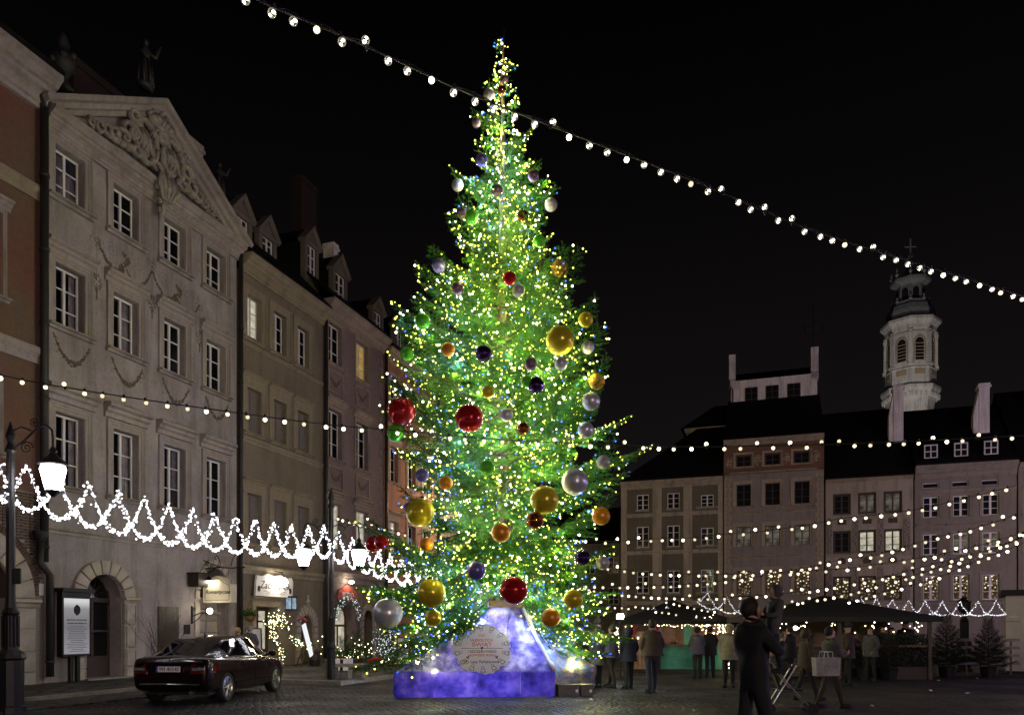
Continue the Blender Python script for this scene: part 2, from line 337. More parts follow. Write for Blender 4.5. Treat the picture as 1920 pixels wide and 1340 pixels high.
class House:
    def __init__(s, name, label, side, s0, s1, top, group=None, base=0.0):
        P = left_pt if side == 'L' else far_pt
        s.s0, s.s1, s.top, s.base = s0, s1, top, base
        s.o = thing(name, label, 'house', P(s0), ANG_L if side == 'L' else ANG_F, group)
        s.holes = []; s.arches = []
    def add(s, name, mb, mats, smooth=False):
        return mb.build(name, mats, s.o, (-s.s0, 0, 0), smooth=smooth)
    def wall(s, mat, depth=.3, body=9.0, x0=None, x1=None, z0=None, z1=None, name='wall', y=0.0, extra=None):
        x0 = s.s0 if x0 is None else x0; x1 = s.s1 if x1 is None else x1
        z0 = s.base if z0 is None else z0; z1 = s.top if z1 is None else z1
        hs = [h for h in s.holes if h[0] < x1 and h[1] > x0 and h[2] < z1 and h[3] > z0]
        mb = MB()
        xs = sorted({x0, x1, *[min(max(h[i], x0), x1) for h in hs for i in (0, 1)]}); zs = sorted({z0, z1, *[min(max(h[i], z0), z1) for h in hs for i in (2, 3)]})
        for a, b in zip(xs, xs[1:]):
            for c, d in zip(zs, zs[1:]):
                if not any(h[0] < (a + b) / 2 < h[1] and h[2] < (c + d) / 2 < h[3] for h in hs):
                    mb.quad((a, y, c), (b, y, c), (b, y, d), (a, y, d))
        for h in hs:
            a, b, c, d = h[:4]; e = depth + y if len(h) < 5 else h[4]
            mb.quad((a, y, c), (a, y, d), (a, e, d), (a, e, c)); mb.quad((b, y, d), (b, y, c), (b, e, c), (b, e, d))
            if c > s.base + .01: mb.quad((a, y, c), (a, e, c), (b, e, c), (b, y, c))
            if (a, b, d) not in [(q[0], q[1], q[3]) for q in s.arches]: mb.quad((a, y, d), (b, y, d), (b, e, d), (a, e, d))
        for (a, b, sp, ap, e) in s.arches:
            if not (a < x1 and b > x0 and ap <= z1 + .01): continue
            n = 16; c = (a + b) / 2; r = (b - a) / 2; hh = ap - sp
            pt = [(c - r * math.cos(PI * i / n), sp + hh * math.sin(PI * i / n)) for i in range(n + 1)]
            for (p, q) in zip(pt, pt[1:]):
                mb.quad((p[0], y, p[1]), (q[0], y, q[1]), (q[0], y, ap), (p[0], y, ap))
                mb.quad((p[0], y, p[1]), (p[0], e, p[1]), (q[0], e, q[1]), (q[0], y, q[1]))
        if body:
            mb.quad((x0, y, z0), (x0, y, z1), (x0, body, z1), (x0, body, z0)); mb.quad((x1, y, z0), (x1, body, z0), (x1, body, z1), (x1, y, z1))
            mb.quad((x0, body, z0), (x0, body, z1), (x1, body, z1), (x1, body, z0))
        return s.add(name, mb, mat)
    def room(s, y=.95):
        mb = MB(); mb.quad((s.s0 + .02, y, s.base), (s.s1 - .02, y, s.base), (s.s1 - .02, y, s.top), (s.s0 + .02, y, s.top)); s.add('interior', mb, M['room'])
    def arch(s, a, b, z0, sp, ap, e=.4):
        s.holes.append((a, b, z0, ap, e)); s.arches.append((a, b, sp, ap, e))
    def window(s, x0, x1, z0, z1, nc=2, nr=3, fm='white', pm='glass', rec=.2, bar=.035, edge=.055, mull=.075, rows=None, curtain=True, single=False, sill=None, hood=None, sur=None, tm='trim1', label=None, hole=True):
        """opening x0..x1, z0..z1: frame with its own panes, sill, surround and hood"""
        w, h = x1 - x0, z1 - z0; xc = (x0 + x1) / 2
        if hole: s.holes.append((x0, x1, z0, z1, rec + .06))
        tt = rows or [h * i / nr for i in range(1, nr)]
        xs = [-w / 2 + edge] + sum([[-w / 2 + w * i / nc - mull / 2, -w / 2 + w * i / nc + mull / 2] for i in range(1, nc)], []) + [w / 2 - edge]
        zs = [edge] + sum([[t - bar / 2, t + bar / 2] for t in tt], []) + [h - edge]
        def frame():
            f = MB(); y0, y1 = rec, rec + .055
            f.box((-w / 2, y0, 0), (-w / 2 + edge, y1, h)); f.box((w / 2 - edge, y0, 0), (w / 2, y1, h))
            f.box((-w / 2 + edge, y0 + .002, 0), (w / 2 - edge, y1 - .002, edge)); f.box((-w / 2 + edge, y0 + .002, h - edge), (w / 2 - edge, y1 - .002, h))
            for i in range(1, nc): f.box((xs[2 * i - 1], y0 - .012, edge), (xs[2 * i], y1, h - edge))
            for j in range(1, len(tt) + 1):
                for i in range(nc): f.box((xs[2 * i], y0 + .01, zs[2 * j - 1]), (xs[2 * i + 1], y1 - .01, zs[2 * j]))
            return f.mesh('window_frame', M[fm])
        win = inst('window', cached(('fr', round(w, 3), round(h, 3), nc, nr, fm, rec, edge, mull, bar), frame), s.o, (xc - s.s0, 0, z0))
        if label: win['label'] = label
        yp = rec + .03
        if single:
            def pane():
                p = MB()
                for i in range(nc):
                    for j in range(len(tt) + 1): p.box((xs[2 * i], yp, zs[2 * j]), (xs[2 * i + 1], yp + .006, zs[2 * j + 1]))
                return p.mesh('pane', M[pm])
            inst('pane', cached(('pn', round(w, 3), round(h, 3), nc, nr, pm, rec, mull), pane), win)
        else:
            for i in range(nc):
                for j in range(len(tt) + 1):
                    pw, ph = xs[2 * i + 1] - xs[2 * i], zs[2 * j + 1] - zs[2 * j]
                    me = cached(('p1', round(pw, 3), round(ph, 3), pm), lambda: MB().box((-pw / 2, 0, -ph / 2), (pw / 2, .006, ph / 2)).mesh('pane', M[pm]))
                    inst('pane', me, win, ((xs[2 * i] + xs[2 * i + 1]) / 2, yp, (zs[2 * j] + zs[2 * j + 1]) / 2), (R.uniform(-.006, .006), 0, R.uniform(-.01, .01)))
        if curtain and pm == 'glass':
            k = R.randrange(4)
            def cur():
                c = MB(); q = random.Random(k)
                for sg in (-1, 1):
                    n = 10; ww = w * q.uniform(.2, .42); pts = []
                    for i in range(n + 1): pts.append((sg * (w / 2 + .02 - ww * i / n), yp + .14 + .02 * math.sin(i * 2.2)))
                    for p, r_ in zip(pts, pts[1:]): c.quad((p[0], p[1], 0), (r_[0], r_[1], 0), (r_[0], r_[1], h), (p[0], p[1], h))
                    if sg == -1 and q.random() < .75:
                        for p, r_ in zip(pts, pts[1:]): c.quad((p[0] + w * .42, p[1] + .03, 0), (r_[0] + w * .42, r_[1] + .03, 0), (r_[0] + w * .42, r_[1] + .03, h), (p[0] + w * .42, p[1] + .03, h))
                return c.mesh('curtain', M['curtain'])
            inst('curtain', cached(('cu', round(w, 2), round(h, 2), k, rec), cur), win)
        if sill:
            d, ov, th = sill
            inst('sill', cached(('si', round(w, 2), d, ov, th, tm), lambda: MB().profx(-w / 2 - ov, w / 2 + ov, [(.01, -th), (-d * .45, -th), (-d * .6, -th * .55), (-d, -th * .4), (-d, -.012), (-d * .9, 0), (rec, .008), (rec, -.02), (.01, -.02)]).mesh('sill', M[tm])), win)
        if sur:
            ws, d = sur
            def surr():
                f = MB(); e = .015
                path = [(-w / 2 - e, 0), (-w / 2 - e, h + e), (w / 2 + e, h + e), (w / 2 + e, 0)]
                f.sweep(path, [(0, -.02), (0, d * .5), (ws * .35, d * .5), (ws * .42, d * .75), (ws * .7, d * .75), (ws * .8, d), (ws, d), (ws, -.02)])
                return f.mesh('surround', M[tm])
            inst('surround', cached(('su', round(w, 2), round(h, 2), ws, d, tm), surr), win)
        if hood:
            zt, hh, d, ov = hood      # above the opening, height, projection, overhang
            inst('hood', cached(('ho', round(w, 2), round(h, 2), hood, tm), lambda: MB().profx(-w / 2 - ov, w / 2 + ov, [(.01, h + zt), (-d * .25, h + zt), (-d * .3, h + zt + hh * .3), (-d * .55, h + zt + hh * .42), (-d * .62, h + zt + hh * .6), (-d, h + zt + hh * .72), (-d, h + zt + hh * .9), (-d * .8, h + zt + hh), (.01, h + zt + hh)]).mesh('hood', M[tm])), win)
        return win
    def cornice(s, z0, z1, d, mat, x0=None, x1=None, name='cornice'):
        h = z1 - z0; x0 = s.s0 if x0 is None else x0; x1 = s.s1 if x1 is None else x1
        pr = [(.02, z0), (-d * .2, z0), (-d * .22, z0 + h * .12), (-d * .3, z0 + h * .15), (-d * .32, z0 + h * .3), (-d * .45, z0 + h * .4), (-d * .6, z0 + h * .46), (-d * .62, z0 + h * .6), (-d * .75, z0 + h * .64), (-d * .92, z0 + h * .8), (-d, z0 + h * .84), (-d, z0 + h), (.02, z0 + h)]
        return s.add(name, MB().profx(x0, x1, pr), M[mat])
    def band(s, z0, z1, d, mat, x0=None, x1=None, name='string_course'):
        h = z1 - z0; x0 = s.s0 if x0 is None else x0; x1 = s.s1 if x1 is None else x1
        return s.add(name, MB().profx(x0, x1, [(.01, z0), (-d * .5, z0), (-d * .55, z0 + h * .4), (-d, z0 + h * .6), (-d, z0 + h * .93), (-d * .8, z0 + h), (.01, z0 + h)]), M[mat])
    def roof(s, z, ridge, yr, mat='roof', x0=None, x1=None, over=.35, yb=None, name='roof', hipl=0, hipr=0):
        x0 = s.s0 if x0 is None else x0; x1 = s.s1 if x1 is None else x1; yb = yb or 2 * yr
        mb = MB(); t = .14
        v = [(x0, -over, z), (x1, -over, z), (x1 - hipr, yr, ridge), (x0 + hipl, yr, ridge), (x1, yb, z), (x0, yb, z)]
        v += [(a, b, c + t) for a, b, c in v]
        mb.add(v, [(0,1,2,3),(3,2,4,5),(7,6,9,8),(8,9,11,10),(0,6,7,1),(5,4,10,11),(0,3,9,6),(3,5,11,9),(1,7,8,2),(2,8,10,4)])
        return s.add(name, mb, M[mat])
    def pipe(s, x, z0, z1, r=.075, out=.13, jog=None):
        mb = MB(); p = [(x, -out, z1), (x, -out, z0)]
        if jog: p = [(x, -out, z1), (x, -out, jog + .25), (x + .28, -out, jog - .05), (x + .28, -out, z0)]
        mb.tube(p, r, 8)
        for z in [z0 + .4 + i * 2.0 for i in range(int((z1 - z0) / 2))]:
            xx = x + (.28 if jog and z < jog else 0); mb.lathe([(r * 1.25, -.03), (r * 1.25, .03)], 8, (xx, -out, z)); mb.box((xx - .015, -out, z - .015), (xx + .015, .01, z + .015))
        mb.lathe([(r, 0), (r * 2, .25), (r * 2, .32)], 8, (x, -out, z1))
        return s.add('downpipe', mb, M['pipe'], True)
    def stones(s, poly_list, y0, y1, mat='stone'):
        for poly in poly_list:
            n = len(poly); cx = sum(p[0] for p in poly) / n; cz = sum(p[1] for p in poly) / n
            loc = [(p[0] - cx, p[1] - cz) for p in poly]; yy = y0 - R.uniform(0, .02)
            mb = MB(); mb.prism(loc, yy + .015, y1)
            k = .94; mb.prism([(a * k, b * k) for a, b in loc], yy, yy + .02)
            mb.build('stone', M[mat], s.o, (cx - s.s0, 0, cz))
    def arch_stones(s, c, sp, r0, r1, n, y0, y1, rise=None, mat='stone', gap=.012):
        k = (rise or r0) / r0; out = []
        for i in range(n):
            a0 = PI * i / n + gap / r0; a1 = PI * (i + 1) / n - gap / r0; am = (a0 + a1) / 2
            out.append([(c - r * math.cos(a), sp + r * k * math.sin(a)) for r, a in ((r0, a0), (r0, am), (r0, a1), (r1, a1), (r1, am), (r1, a0))])
        s.stones(out, y0, y1, mat)
    def quoins(s, xa, xb, z0, z1, hh, y0, mat):
        n = int((z1 - z0) / hh); s.stones([[(xa, z0 + i * hh + .01), (xb - (.12 if i % 2 else 0) * (1 if xb > xa else -1), z0 + i * hh + .01), (xb - (.12 if i % 2 else 0) * (1 if xb > xa else -1), z0 + (i + 1) * hh - .01), (xa, z0 + (i + 1) * hh - .01)] for i in range(n)], y0, .05, mat)
    def dormer(s, x0, x1, z0, z1, y=1.0, apex=.75, mat='dormer', depth=2.6, nc=2, nr=3, wide=.22, fm='white', wz=None):
        """gabled dormer: cheeks, front, pediment roof as one part, its window a sub-part"""
        w = x1 - x0; xc = (x0 + x1) / 2; h = z1 - z0; W2 = w / 2 + wide; o = .12
        mb = MB()
        mb.box((-W2, 0, -.5), (-w / 2, .25, h + .05)); mb.box((w / 2, 0, -.5), (W2, .25, h + .05)); mb.box((-w / 2, .0, h), (w / 2, .25, h + .05)); mb.box((-w / 2, -.03, -.5), (w / 2, .25, 0))
        mb.prism([(-W2, h + .05), (W2, h + .05), (0, h + .05 + apex - .12)], .03, .3)
        mb.sweep([(-W2 - o, h + .05), (0, h + .05 + apex), (W2 + o, h + .05)], [(-.12, .06), (.0, .14), (.05, .14), (.05, -.3), (-.12, -.3)])
        mb.profx(-W2 - o, W2 + o, [(.1, h - .04), (-.05, h - .04), (-.12, h + .05), (.1, h + .05)])
        mb.mat(1); mb.quad((-W2 - o, -.1, h + .07), (0, -.1, h + .07 + apex), (0, depth, h + .07 + apex), (-W2 - o, depth, h + .07)); mb.quad((W2 + o, -.1, h + .07), (W2 + o, depth, h + .07), (0, depth, h + .07 + apex), (0, -.1, h + .07 + apex))
        mb.box((-W2 + .01, .25, -.5), (W2 - .01, depth, h + .03))
        d = mb.build('dormer', [M[mat], M['roof']], s.o, (xc - s.s0, y, z0))
        f = MB(); e = .06
        f.box((-w / 2, .08, 0), (-w / 2 + e, .14, h)); f.box((w / 2 - e, .08, 0), (w / 2, .14, h)); f.box((-w / 2 + e, .082, 0), (w / 2 - e, .138, e)); f.box((-w / 2 + e, .082, h - e), (w / 2 - e, .138, h))
        for i in range(1, nc): f.box((-w / 2 + w * i / nc - .04, .07, e), (-w / 2 + w * i / nc + .04, .136, h - e))
        for j in range(1, nr): f.box((-w / 2 + e, .09, h * j / nr - .018), (w / 2 - e, .13, h * j / nr + .018))
        f.mat(1); f.quad((-w / 2, .12, 0), (w / 2, .12, 0), (w / 2, .12, h), (-w / 2, .12, h))
        f.build('window', [M[fm], M['darkglass']], d)
        return d

def chimney(x0, x1, y0, y1, z0, z1, mat, cap=.07, wing=0):
    mb = MB(); mb.box((x0, y0, z0), (x1, y1, z1 - .3)); mb.box((x0 - cap, y0 - cap, z1 - .3), (x1 + cap, y1 + cap, z1 - .17)); mb.box((x0 - cap * .4, y0 - cap * .4, z1 - .17), (x1 + cap * .4, y1 + cap * .4, z1))
    if wing: mb.prism([(x0 - .02, z1 - .5), (x0 - .02, z0), (x0 - wing, z0), (x0 - wing, z1 - 2.2)], y0 + .05, y1 - .05)
    return mb

# ---- leftmost house: red and ochre plaster over a brick ground storey with a big stone portal
h0 = House('corner_house', 'red and ochre plastered house with brick ground storey and stone arch at the left edge', 'L', 3.0, 15.74, 15.7)
h0.arch(12.3, 14.8, 0, 2.4, 3.65, .6)
h0.window(13.35, 14.5, 10.1, 12.2, tm='trim1', sur=(.16, .05), sill=(.2, .2, .12), hood=(.18, .3, .2, .28))
h0.window(11.0, 12.1, 10.1, 12.2, tm='trim1', sur=(.16, .05), sill=(.2, .2, .12))
h0.window(13.3, 14.4, 6.1, 7.8, tm='trim1', sur=(.16, .05), sill=(.2, .2, .12))
h0.wall(M['wall0'], z0=5.25, name='upper_wall', y=-.03); h0.wall(M['mortar'], z1=5.25, name='ground_wall'); h0.room()
h0.cornice(15.55, 16.42, .75, 'trim1'); h0.band(13.1, 13.5, .16, 'trim2'); h0.band(8.7, 9.15, .18, 'trim1')
h0.roof(16.4, 20.5, 5, over=.8)
h0.pipe(15.62, 3.4, 15.6, .11, .2)
h0.pipe(15.52, .3, 3.9, .1, .19, jog=3.1)
bm_ = [MB().box((-.118, -.018 - q, -.031), (.118, .06, .031)).mesh('brick', M['brick']) for q in (0, .006, .012)]
bh_ = [MB().box((-.055, -.018 - q, -.031), (.055, .06, .031)).mesh('brick', M['brick']) for q in (.002, .009)]
cnt = 0; row = 0; z = .2
while z < 5.2:
    x = 15.72; k = row % 2
    while x > 14.35:
        w = .24 if (k == 0) else .115; x -= w + .014; k ^= 1; xc = x + w / 2
        rr = math.hypot(xc - 13.55, z - 2.4) if z > 2.4 else abs(xc - 13.55)
        if rr > 2.16 - (.06 if z < 2.4 else 0) and cnt < 285:
            inst('brick', R.choice(bm_ if w > .2 else bh_), h0.o, (xc - 3.0, R.uniform(-.006, .004), z), (0, R.uniform(-.012, .012), R.uniform(-.02, .02))); cnt += 1
    z += .079; row += 1
rg = MB()
for i in range(46):
    a = PI * .02 + i * (PI * .62) / 46; i0 = len(rg.v); rg.box((1.9, -.05, -.035), (2.12, .05, .035)); rg.xf(Matrix.Translation((13.55, 0, 2.4)) @ Matrix.Rotation(-a, 4, 'Y'), i0)
prop(h0.add('arch_bricks', rg, M['brick']), kind='stuff')
h0.arch_stones(13.55, 2.4, 1.26, 1.86, 11, -.14, .5)
h0.stones([[(14.82, z_ + .012), (15.42, z_ + .012), (15.42, z_ + hh - .012), (14.82, z_ + hh - .012)] for z_, hh in ((.1, .35), (.45, .55), (1.0, .6), (1.6, .55))], -.13, .5)
h0.stones([[(11.7, .1), (12.28, .1), (12.28, 2.15), (11.7, 2.15)]], -.13, .5)
mb = MB(); mb.profx(14.74, 15.52, [(.1, 2.16), (-.15, 2.16), (-.2, 2.26), (-.26, 2.3), (-.26, 2.38), (.1, 2.38)]); h0.add('impost', mb, M['stone'])
mb = MB(); mb.box((12.3, .5, 0), (14.8, .56, 3.66)); h0.add('door_leaf', mb, M['darkwood'])
mb = MB(); mb.box((15.58, -.06, 2.5), (15.72, -.03, 2.82)); h0.add('house_number', mb, M['paper'])

# ---- house with the triangular pediment
h1 = House('pediment_house', 'pale grey plastered house with triangular pediment and painted garlands', 'L', 15.76, 23.72, 15.4)
LBL = {}
for r_, (z0, z1) in enumerate(((5.58, 7.61), (10.0, 11.74), (13.55, 15.0))):
    for x0 in (16.12, 18.1, 20.13, 22.12):
        h1.window(x0, x0 + .94, z0, z1, sur=(.24, .07), sill=(.22, .3, .13), tm='trim1', hood=None if r_ == 2 else (.22, .36, .26, .34) if r_ == 1 else (.3, .42, .3, .36), rec=.22)
h1.arch(17.05, 18.4, .12, 2.45, 3.2, .55)
h1.arch(21.75, 23.3, .12, 2.6, 3.75, .6)
h1.wall(M['wall1']); h1.room(1.2)
h1.band(4.22, 4.42, .1, 'trim1')
h1.cornice(15.22, 15.76, .5, 'trim1', 15.72, 23.78, 'pediment_cornice')
mb = MB(); mb.prism([(15.78, 15.76), (23.72, 15.76), (19.75, 18.25)], .02, .6); h1.add('tympanum', mb, M['wall1'])
mb = MB(); mb.sweep([(15.5, 15.77), (19.75, 18.38), (24.0, 15.77)], [(-.34, -.05), (-.34, .14), (-.22, .2), (-.2, .3), (-.08, .36), (-.04, .5), (.1, .52), (.1, -.5), (-.1, -.5)]); h1.add('pediment_moulding', mb, M['trim1'])
h1.roof(15.8, 18.5, 5, over=-.5)
def scroll(mb, c, r, turns, a0, sg, th, y=-.1, n=22):
    pts = []; rs = []
    for i in range(n + 1):
        t = i / n; a = a0 + sg * turns * 2 * PI * t; q = r * (1 - .82 * t); pts.append((c[0] + q * math.cos(a), y - .06 * t, c[1] + q * math.sin(a))); rs.append(th * (1 - .45 * t))
    mb.tube(pts, rs, 6)
def relief_depth(mb, k=1.9):
    mb.v = [(x, y * k, z) for x, y, z in mb.v]; return mb
def cartouche(xc, zc):
    mb = MB(); n = 20
    mb.ball((xc, 0, zc), .42, 14, 10, (.85, .42, 1.15))
    mb.tube([(xc + .46 * math.cos(2 * PI * i / n), -.1, zc + .62 * math.sin(2 * PI * i / n) * (1.1 if i < n / 2 else 1)) for i in range(n + 1)], .075, 6)
    for i in range(-3, 4):
        mb.tube([(xc + i * .11 - .12, -.165 + abs(i) * .02, zc - .34), (xc + i * .11 + .12, -.165 + abs(i) * .02, zc + .34)], .016, 4); mb.tube([(xc + i * .11 + .12, -.165 + abs(i) * .02, zc - .34), (xc + i * .11 - .12, -.165 + abs(i) * .02, zc + .34)], .016, 4)
    scroll(mb, (xc - .5, zc + .45), .26, 1.3, -.5, 1, .085); scroll(mb, (xc + .5, zc + .45), .24, 1.3, PI + .5, -1, .085)
    scroll(mb, (xc - .42, zc - .5), .2, 1.2, .8, -1, .07); scroll(mb, (xc + .42, zc - .5), .2, 1.2, PI - .8, 1, .07)
    return mb
for cx_ in (19.15, 20.3): h1.add('cartouche', relief_depth(cartouche(cx_, 16.8)), M['relief'], True)
mb = MB()
for i in range(7):
    a = PI * (.1 + .8 * i / 6); mb.tube([(19.72 + .3 * math.cos(a), -.1, 17.75), (19.72 + .42 * math.cos(a), -.16, 17.78 + .22 * math.sin(a)), (19.72 + .5 * math.cos(a), -.14, 17.85 + .32 * math.sin(a))], [.07, .09, .04], 6)
    mb.ball((19.72 + .53 * math.cos(a), -.15, 17.9 + .34 * math.sin(a)), .07, 7, 5)
mb.tube([(19.72 + .36 * math.cos(PI * i / 8), -.14, 17.74 + .05 * math.sin(PI * i / 8)) for i in range(9)], .07, 6); h1.add('crown', relief_depth(mb), M['relief'], True).location.z = -.25
for sg in (-1, 1):
    mb = MB(); q = random.Random(5 + sg)
    for i in range(6):
        scroll(mb, (19.72 + sg * (1.15 + .3 * i), 16.72 - .07 * i + (.25 if i == 0 else 0)), .3 - .03 * i, 1.2, PI / 2 * (1 - sg) + i, sg, .08 - .007 * i)
        mb.ball((19.72 + sg * (1.2 + .27 * i), -.08, 16.5 - .04 * i), .14 - .012 * i, 7, 5, (1.3, .7, .9))
    h1.add('acanthus_scroll', relief_depth(mb), M['relief'], True).location.z = -.22
mb = MB(); q = random.Random(3)
for i in range(26):
    t = i / 26; ww = .42 * (1 - t) ** .8; mb.ball((19.72 + q.uniform(-ww, ww), -.5 + .25 * t, 16.15 - 1.15 * t), .14 * (1 - .55 * t), 7, 5, (.8, .8, 1.3))
for i in range(5): mb.tube([(19.72 + (i - 2) * .16, -.52, 16.3), (19.72 + (i - 2) * .19, -.6, 15.9), (19.72 + (i - 2) * .07, -.5, 15.5)], [.07, .09, .04], 6)
h1.add('hanging_tassel', mb, M['relief'], True).location.z = -.3
def leaf_blob(mb, x, z, r, q, n=5):
    a0 = q.uniform(0, 6); mb.quad(*[(x + r * (1 if i % 2 == 0 else .55) * math.cos(a0 + 2 * PI * i / n), -.004 - q.uniform(0, .003), z + r * (1 if i % 2 == 0 else .55) * math.sin(a0 + 2 * PI * i / n)) for i in range(n)])
def paint_swag(mb, x0, z0, x1, z1, dip, w, q, n=70):
    for i in range(n):
        t = i / (n - 1); ww = w * (.35 + .65 * math.sin(PI * t)); leaf_blob(mb, x0 + (x1 - x0) * t + q.uniform(-.02, .02), z0 + (z1 - z0) * t - dip * 4 * t * (1 - t) + q.uniform(-ww, ww), q.uniform(.03, .055), q)
q = random.Random(11)
for x0 in (16.12, 18.1, 20.13, 22.12):
    mb = MB(); paint_swag(mb, x0 - .05, 9.72, x0 + 1.12, 9.7, .62, .075, q, 110)
    for i in range(30): leaf_blob(mb, x0 + (q.uniform(.92, 1.22) if i % 2 else q.uniform(-.1, .15)), q.uniform(9.25, 9.72), .022, q)
    prop(h1.add('painted_garland', mb, M['paint_brown']), kind='stuff')
mb = MB()
for (a, za, b, zb, dp) in ((17.55, 12.95, 18.5, 12.55, .3), (18.6, 12.6, 19.6, 13.0, .5), (19.65, 13.0, 20.65, 12.65, .4), (20.75, 12.55, 21.75, 12.75, .4)): paint_swag(mb, a, za, b, zb, dp, .07, q, 90)
for x, z in ((18.5, 12.7), (20.72, 12.65)):
    for i in range(60): t = i / 60; leaf_blob(mb, x + .12 * math.sin(t * 9) + q.uniform(-.09, .09), z + .35 - 1.05 * t, .06, q)
    for i in range(40): leaf_blob(mb, x + q.uniform(-.4, .45), z - .72 - .12 * (i / 40) + q.uniform(-.05, .05), .04, q)
for x, z in ((17.5, 12.95), (19.62, 13.2), (21.78, 12.85)):
    for i in range(30): a = q.uniform(0, 2 * PI); rr = q.uniform(.05, .24); leaf_blob(mb, x + rr * math.cos(a), z + rr * math.sin(a), .028, q)
    mb.quad((x - .008, -.004, z), (x + .008, -.004, z), (x + .008, -.004, z - 1), (x - .008, -.004, z - 1))
    for i in range(70): t = i / 70; leaf_blob(mb, x + q.uniform(-1, 1) * .17 * math.sin(PI * min(1, t * 1.3 + .1)) ** .7, z - .95 - .75 * t, .034, q)
for i in range(4):
    for k in range(46): a = k / 46 * 2 * PI * 1.6; rr = .24 * (1 - k / 60); leaf_blob(mb, 18.05 + i * 1.05 + rr * math.cos(a) * (1 if i % 2 else -1), 12.95 + rr * math.sin(a), .014, q)
prop(h1.add('painted_frieze', mb, M['paint_brown']), kind='stuff')
# portal of the pediment house
def panel_pilaster(hs, x0, x1, z0, zs, y0):
    for a, b in zip(zs, zs[1:]):
        hs.stones([[(x0, a + .012), (x1, a + .012), (x1, b - .012), (x0, b - .012)]], y0, .3)
        mb = MB(); c = (x0 + x1) / 2; w = (x1 - x0) / 2 - .07
        if b - a > .25: mb.sweep([(-w, -(b - a) / 2 + .08), (-w, (b - a) / 2 - .08), (w, (b - a) / 2 - .08), (w, -(b - a) / 2 + .08)], [(0, 0), (0, .03), (.03, .03), (.03, 0)], True); mb.build('panel_moulding', M['stone'], hs.o, (c - hs.s0, y0 - .02, (a + b) / 2))
panel_pilaster(h1, 16.6, 17.03, .1, (.12, .45, 1.02, 1.72, 2.4), -.12); panel_pilaster(h1, 18.42, 18.88, .1, (.12, .45, 1.02, 1.72, 2.4), -.12)
for xa, xb in ((16.54, 17.1), (18.36, 18.95)): mb = MB(); mb.profx(xa, xb, [(.2, 2.4), (-.14, 2.4), (-.18, 2.46), (-.24, 2.48), (-.24, 2.55), (.2, 2.55)]); h1.add('impost', mb, M['stone'])
h1.arch_stones(17.725, 2.55, .69, 1.12, 9, -.12, .3, rise=.66)
d = MB(); d.box((17.05, .45, .12), (17.12, .53, 3.2)); d.box((18.33, .45, .12), (18.4, .53, 3.2)); d.box((17.12, .45, 2.4), (18.33, .53, 2.52)); d.box((17.12, .46, .12), (18.33, .54, .7)); d.box((17.12, .452, .7), (18.33, .52, .78)); d.box((17.72, .45, .78), (17.8, .53, 2.4)); d.box((17.12, .455, 1.5), (18.33, .52, 1.56))
for i in range(9):
    a = PI * i / 8; d.tube([(17.725 + .2 * math.cos(a), .5, 2.52 + .2 * math.sin(a)), (17.725 + .64 * math.cos(a), .5, 2.52 + .64 * math.sin(a))], .012, 4)
d.tube([(17.725 + .22 * math.cos(PI * i / 10), .5, 2.52 + .22 * math.sin(PI * i / 10)) for i in range(11)], .015, 4)
h1.add('portal_door', d, M['darkwood'])
for a, b, c, e in ((17.12, 17.72, .78, 1.5), (17.8, 18.33, .78, 1.5), (17.12, 17.72, 1.56, 2.4), (17.8, 18.33, 1.56, 2.4), (17.12, 18.33, 2.52, 3.18)): mb = MB(); mb.box((a, .49, c), (b, .496, e)); h1.add('door_pane', mb, M['glass'])
mb = MB(); mb.box((17.2, .9, .8), (17.68, .93, 1.48)); h1.add('window_display', mb, M['paper'])
mb = MB(); mb.box((16.95, -.3, .1), (18.5, .4, .17)); h1.add('door_step', mb, M['slab'])
# side arch behind the hanging sign
h1.arch_stones(22.525, 2.6, .8, 1.0, 11, -.06, .3, rise=1.15)
h1.stones([[(a, z_ + .012), (b, z_ + .012), (b, z_ + .6 - .012), (a, z_ + .6 - .012)] for a, b in ((21.5, 21.73), (23.32, 23.55)) for z_ in (.13, .73, 1.33, 1.93)], -.06, .3)
bk = [[(22.0 + (i % 2) * .62 + .01, .2 + j * .42 + .01), (22.0 + (i % 2) * .62 + .6, .2 + j * .42 + .01), (22.0 + (i % 2) * .62 + .6, .2 + j * .42 + .41), (22.0 + (i % 2) * .62 + .01, .2 + j * .42 + .41)] for j in range(6) for i in range(2)]
h1.stones(bk, .45, .8); mb = MB(); mb.profx(21.75, 23.3, [(.6, 2.1), (.38, 2.1), (.32, 2.2), (.6, 2.2)]); h1.add('inner_ledge', mb, M['stone'])
mb = MB(); mb.box((19.85, -.05, .5), (20.75, .0, 2.32)); h1.add('dark_shutter', mb, M['darkwood'])
mb = MB(); mb.box((21.02, -.03, 1.42), (21.3, .0, 1.74)); h1.add('wall_plaque', mb, M['iron'])
h1.pipe(23.78, .3, 15.6, .085, .15)
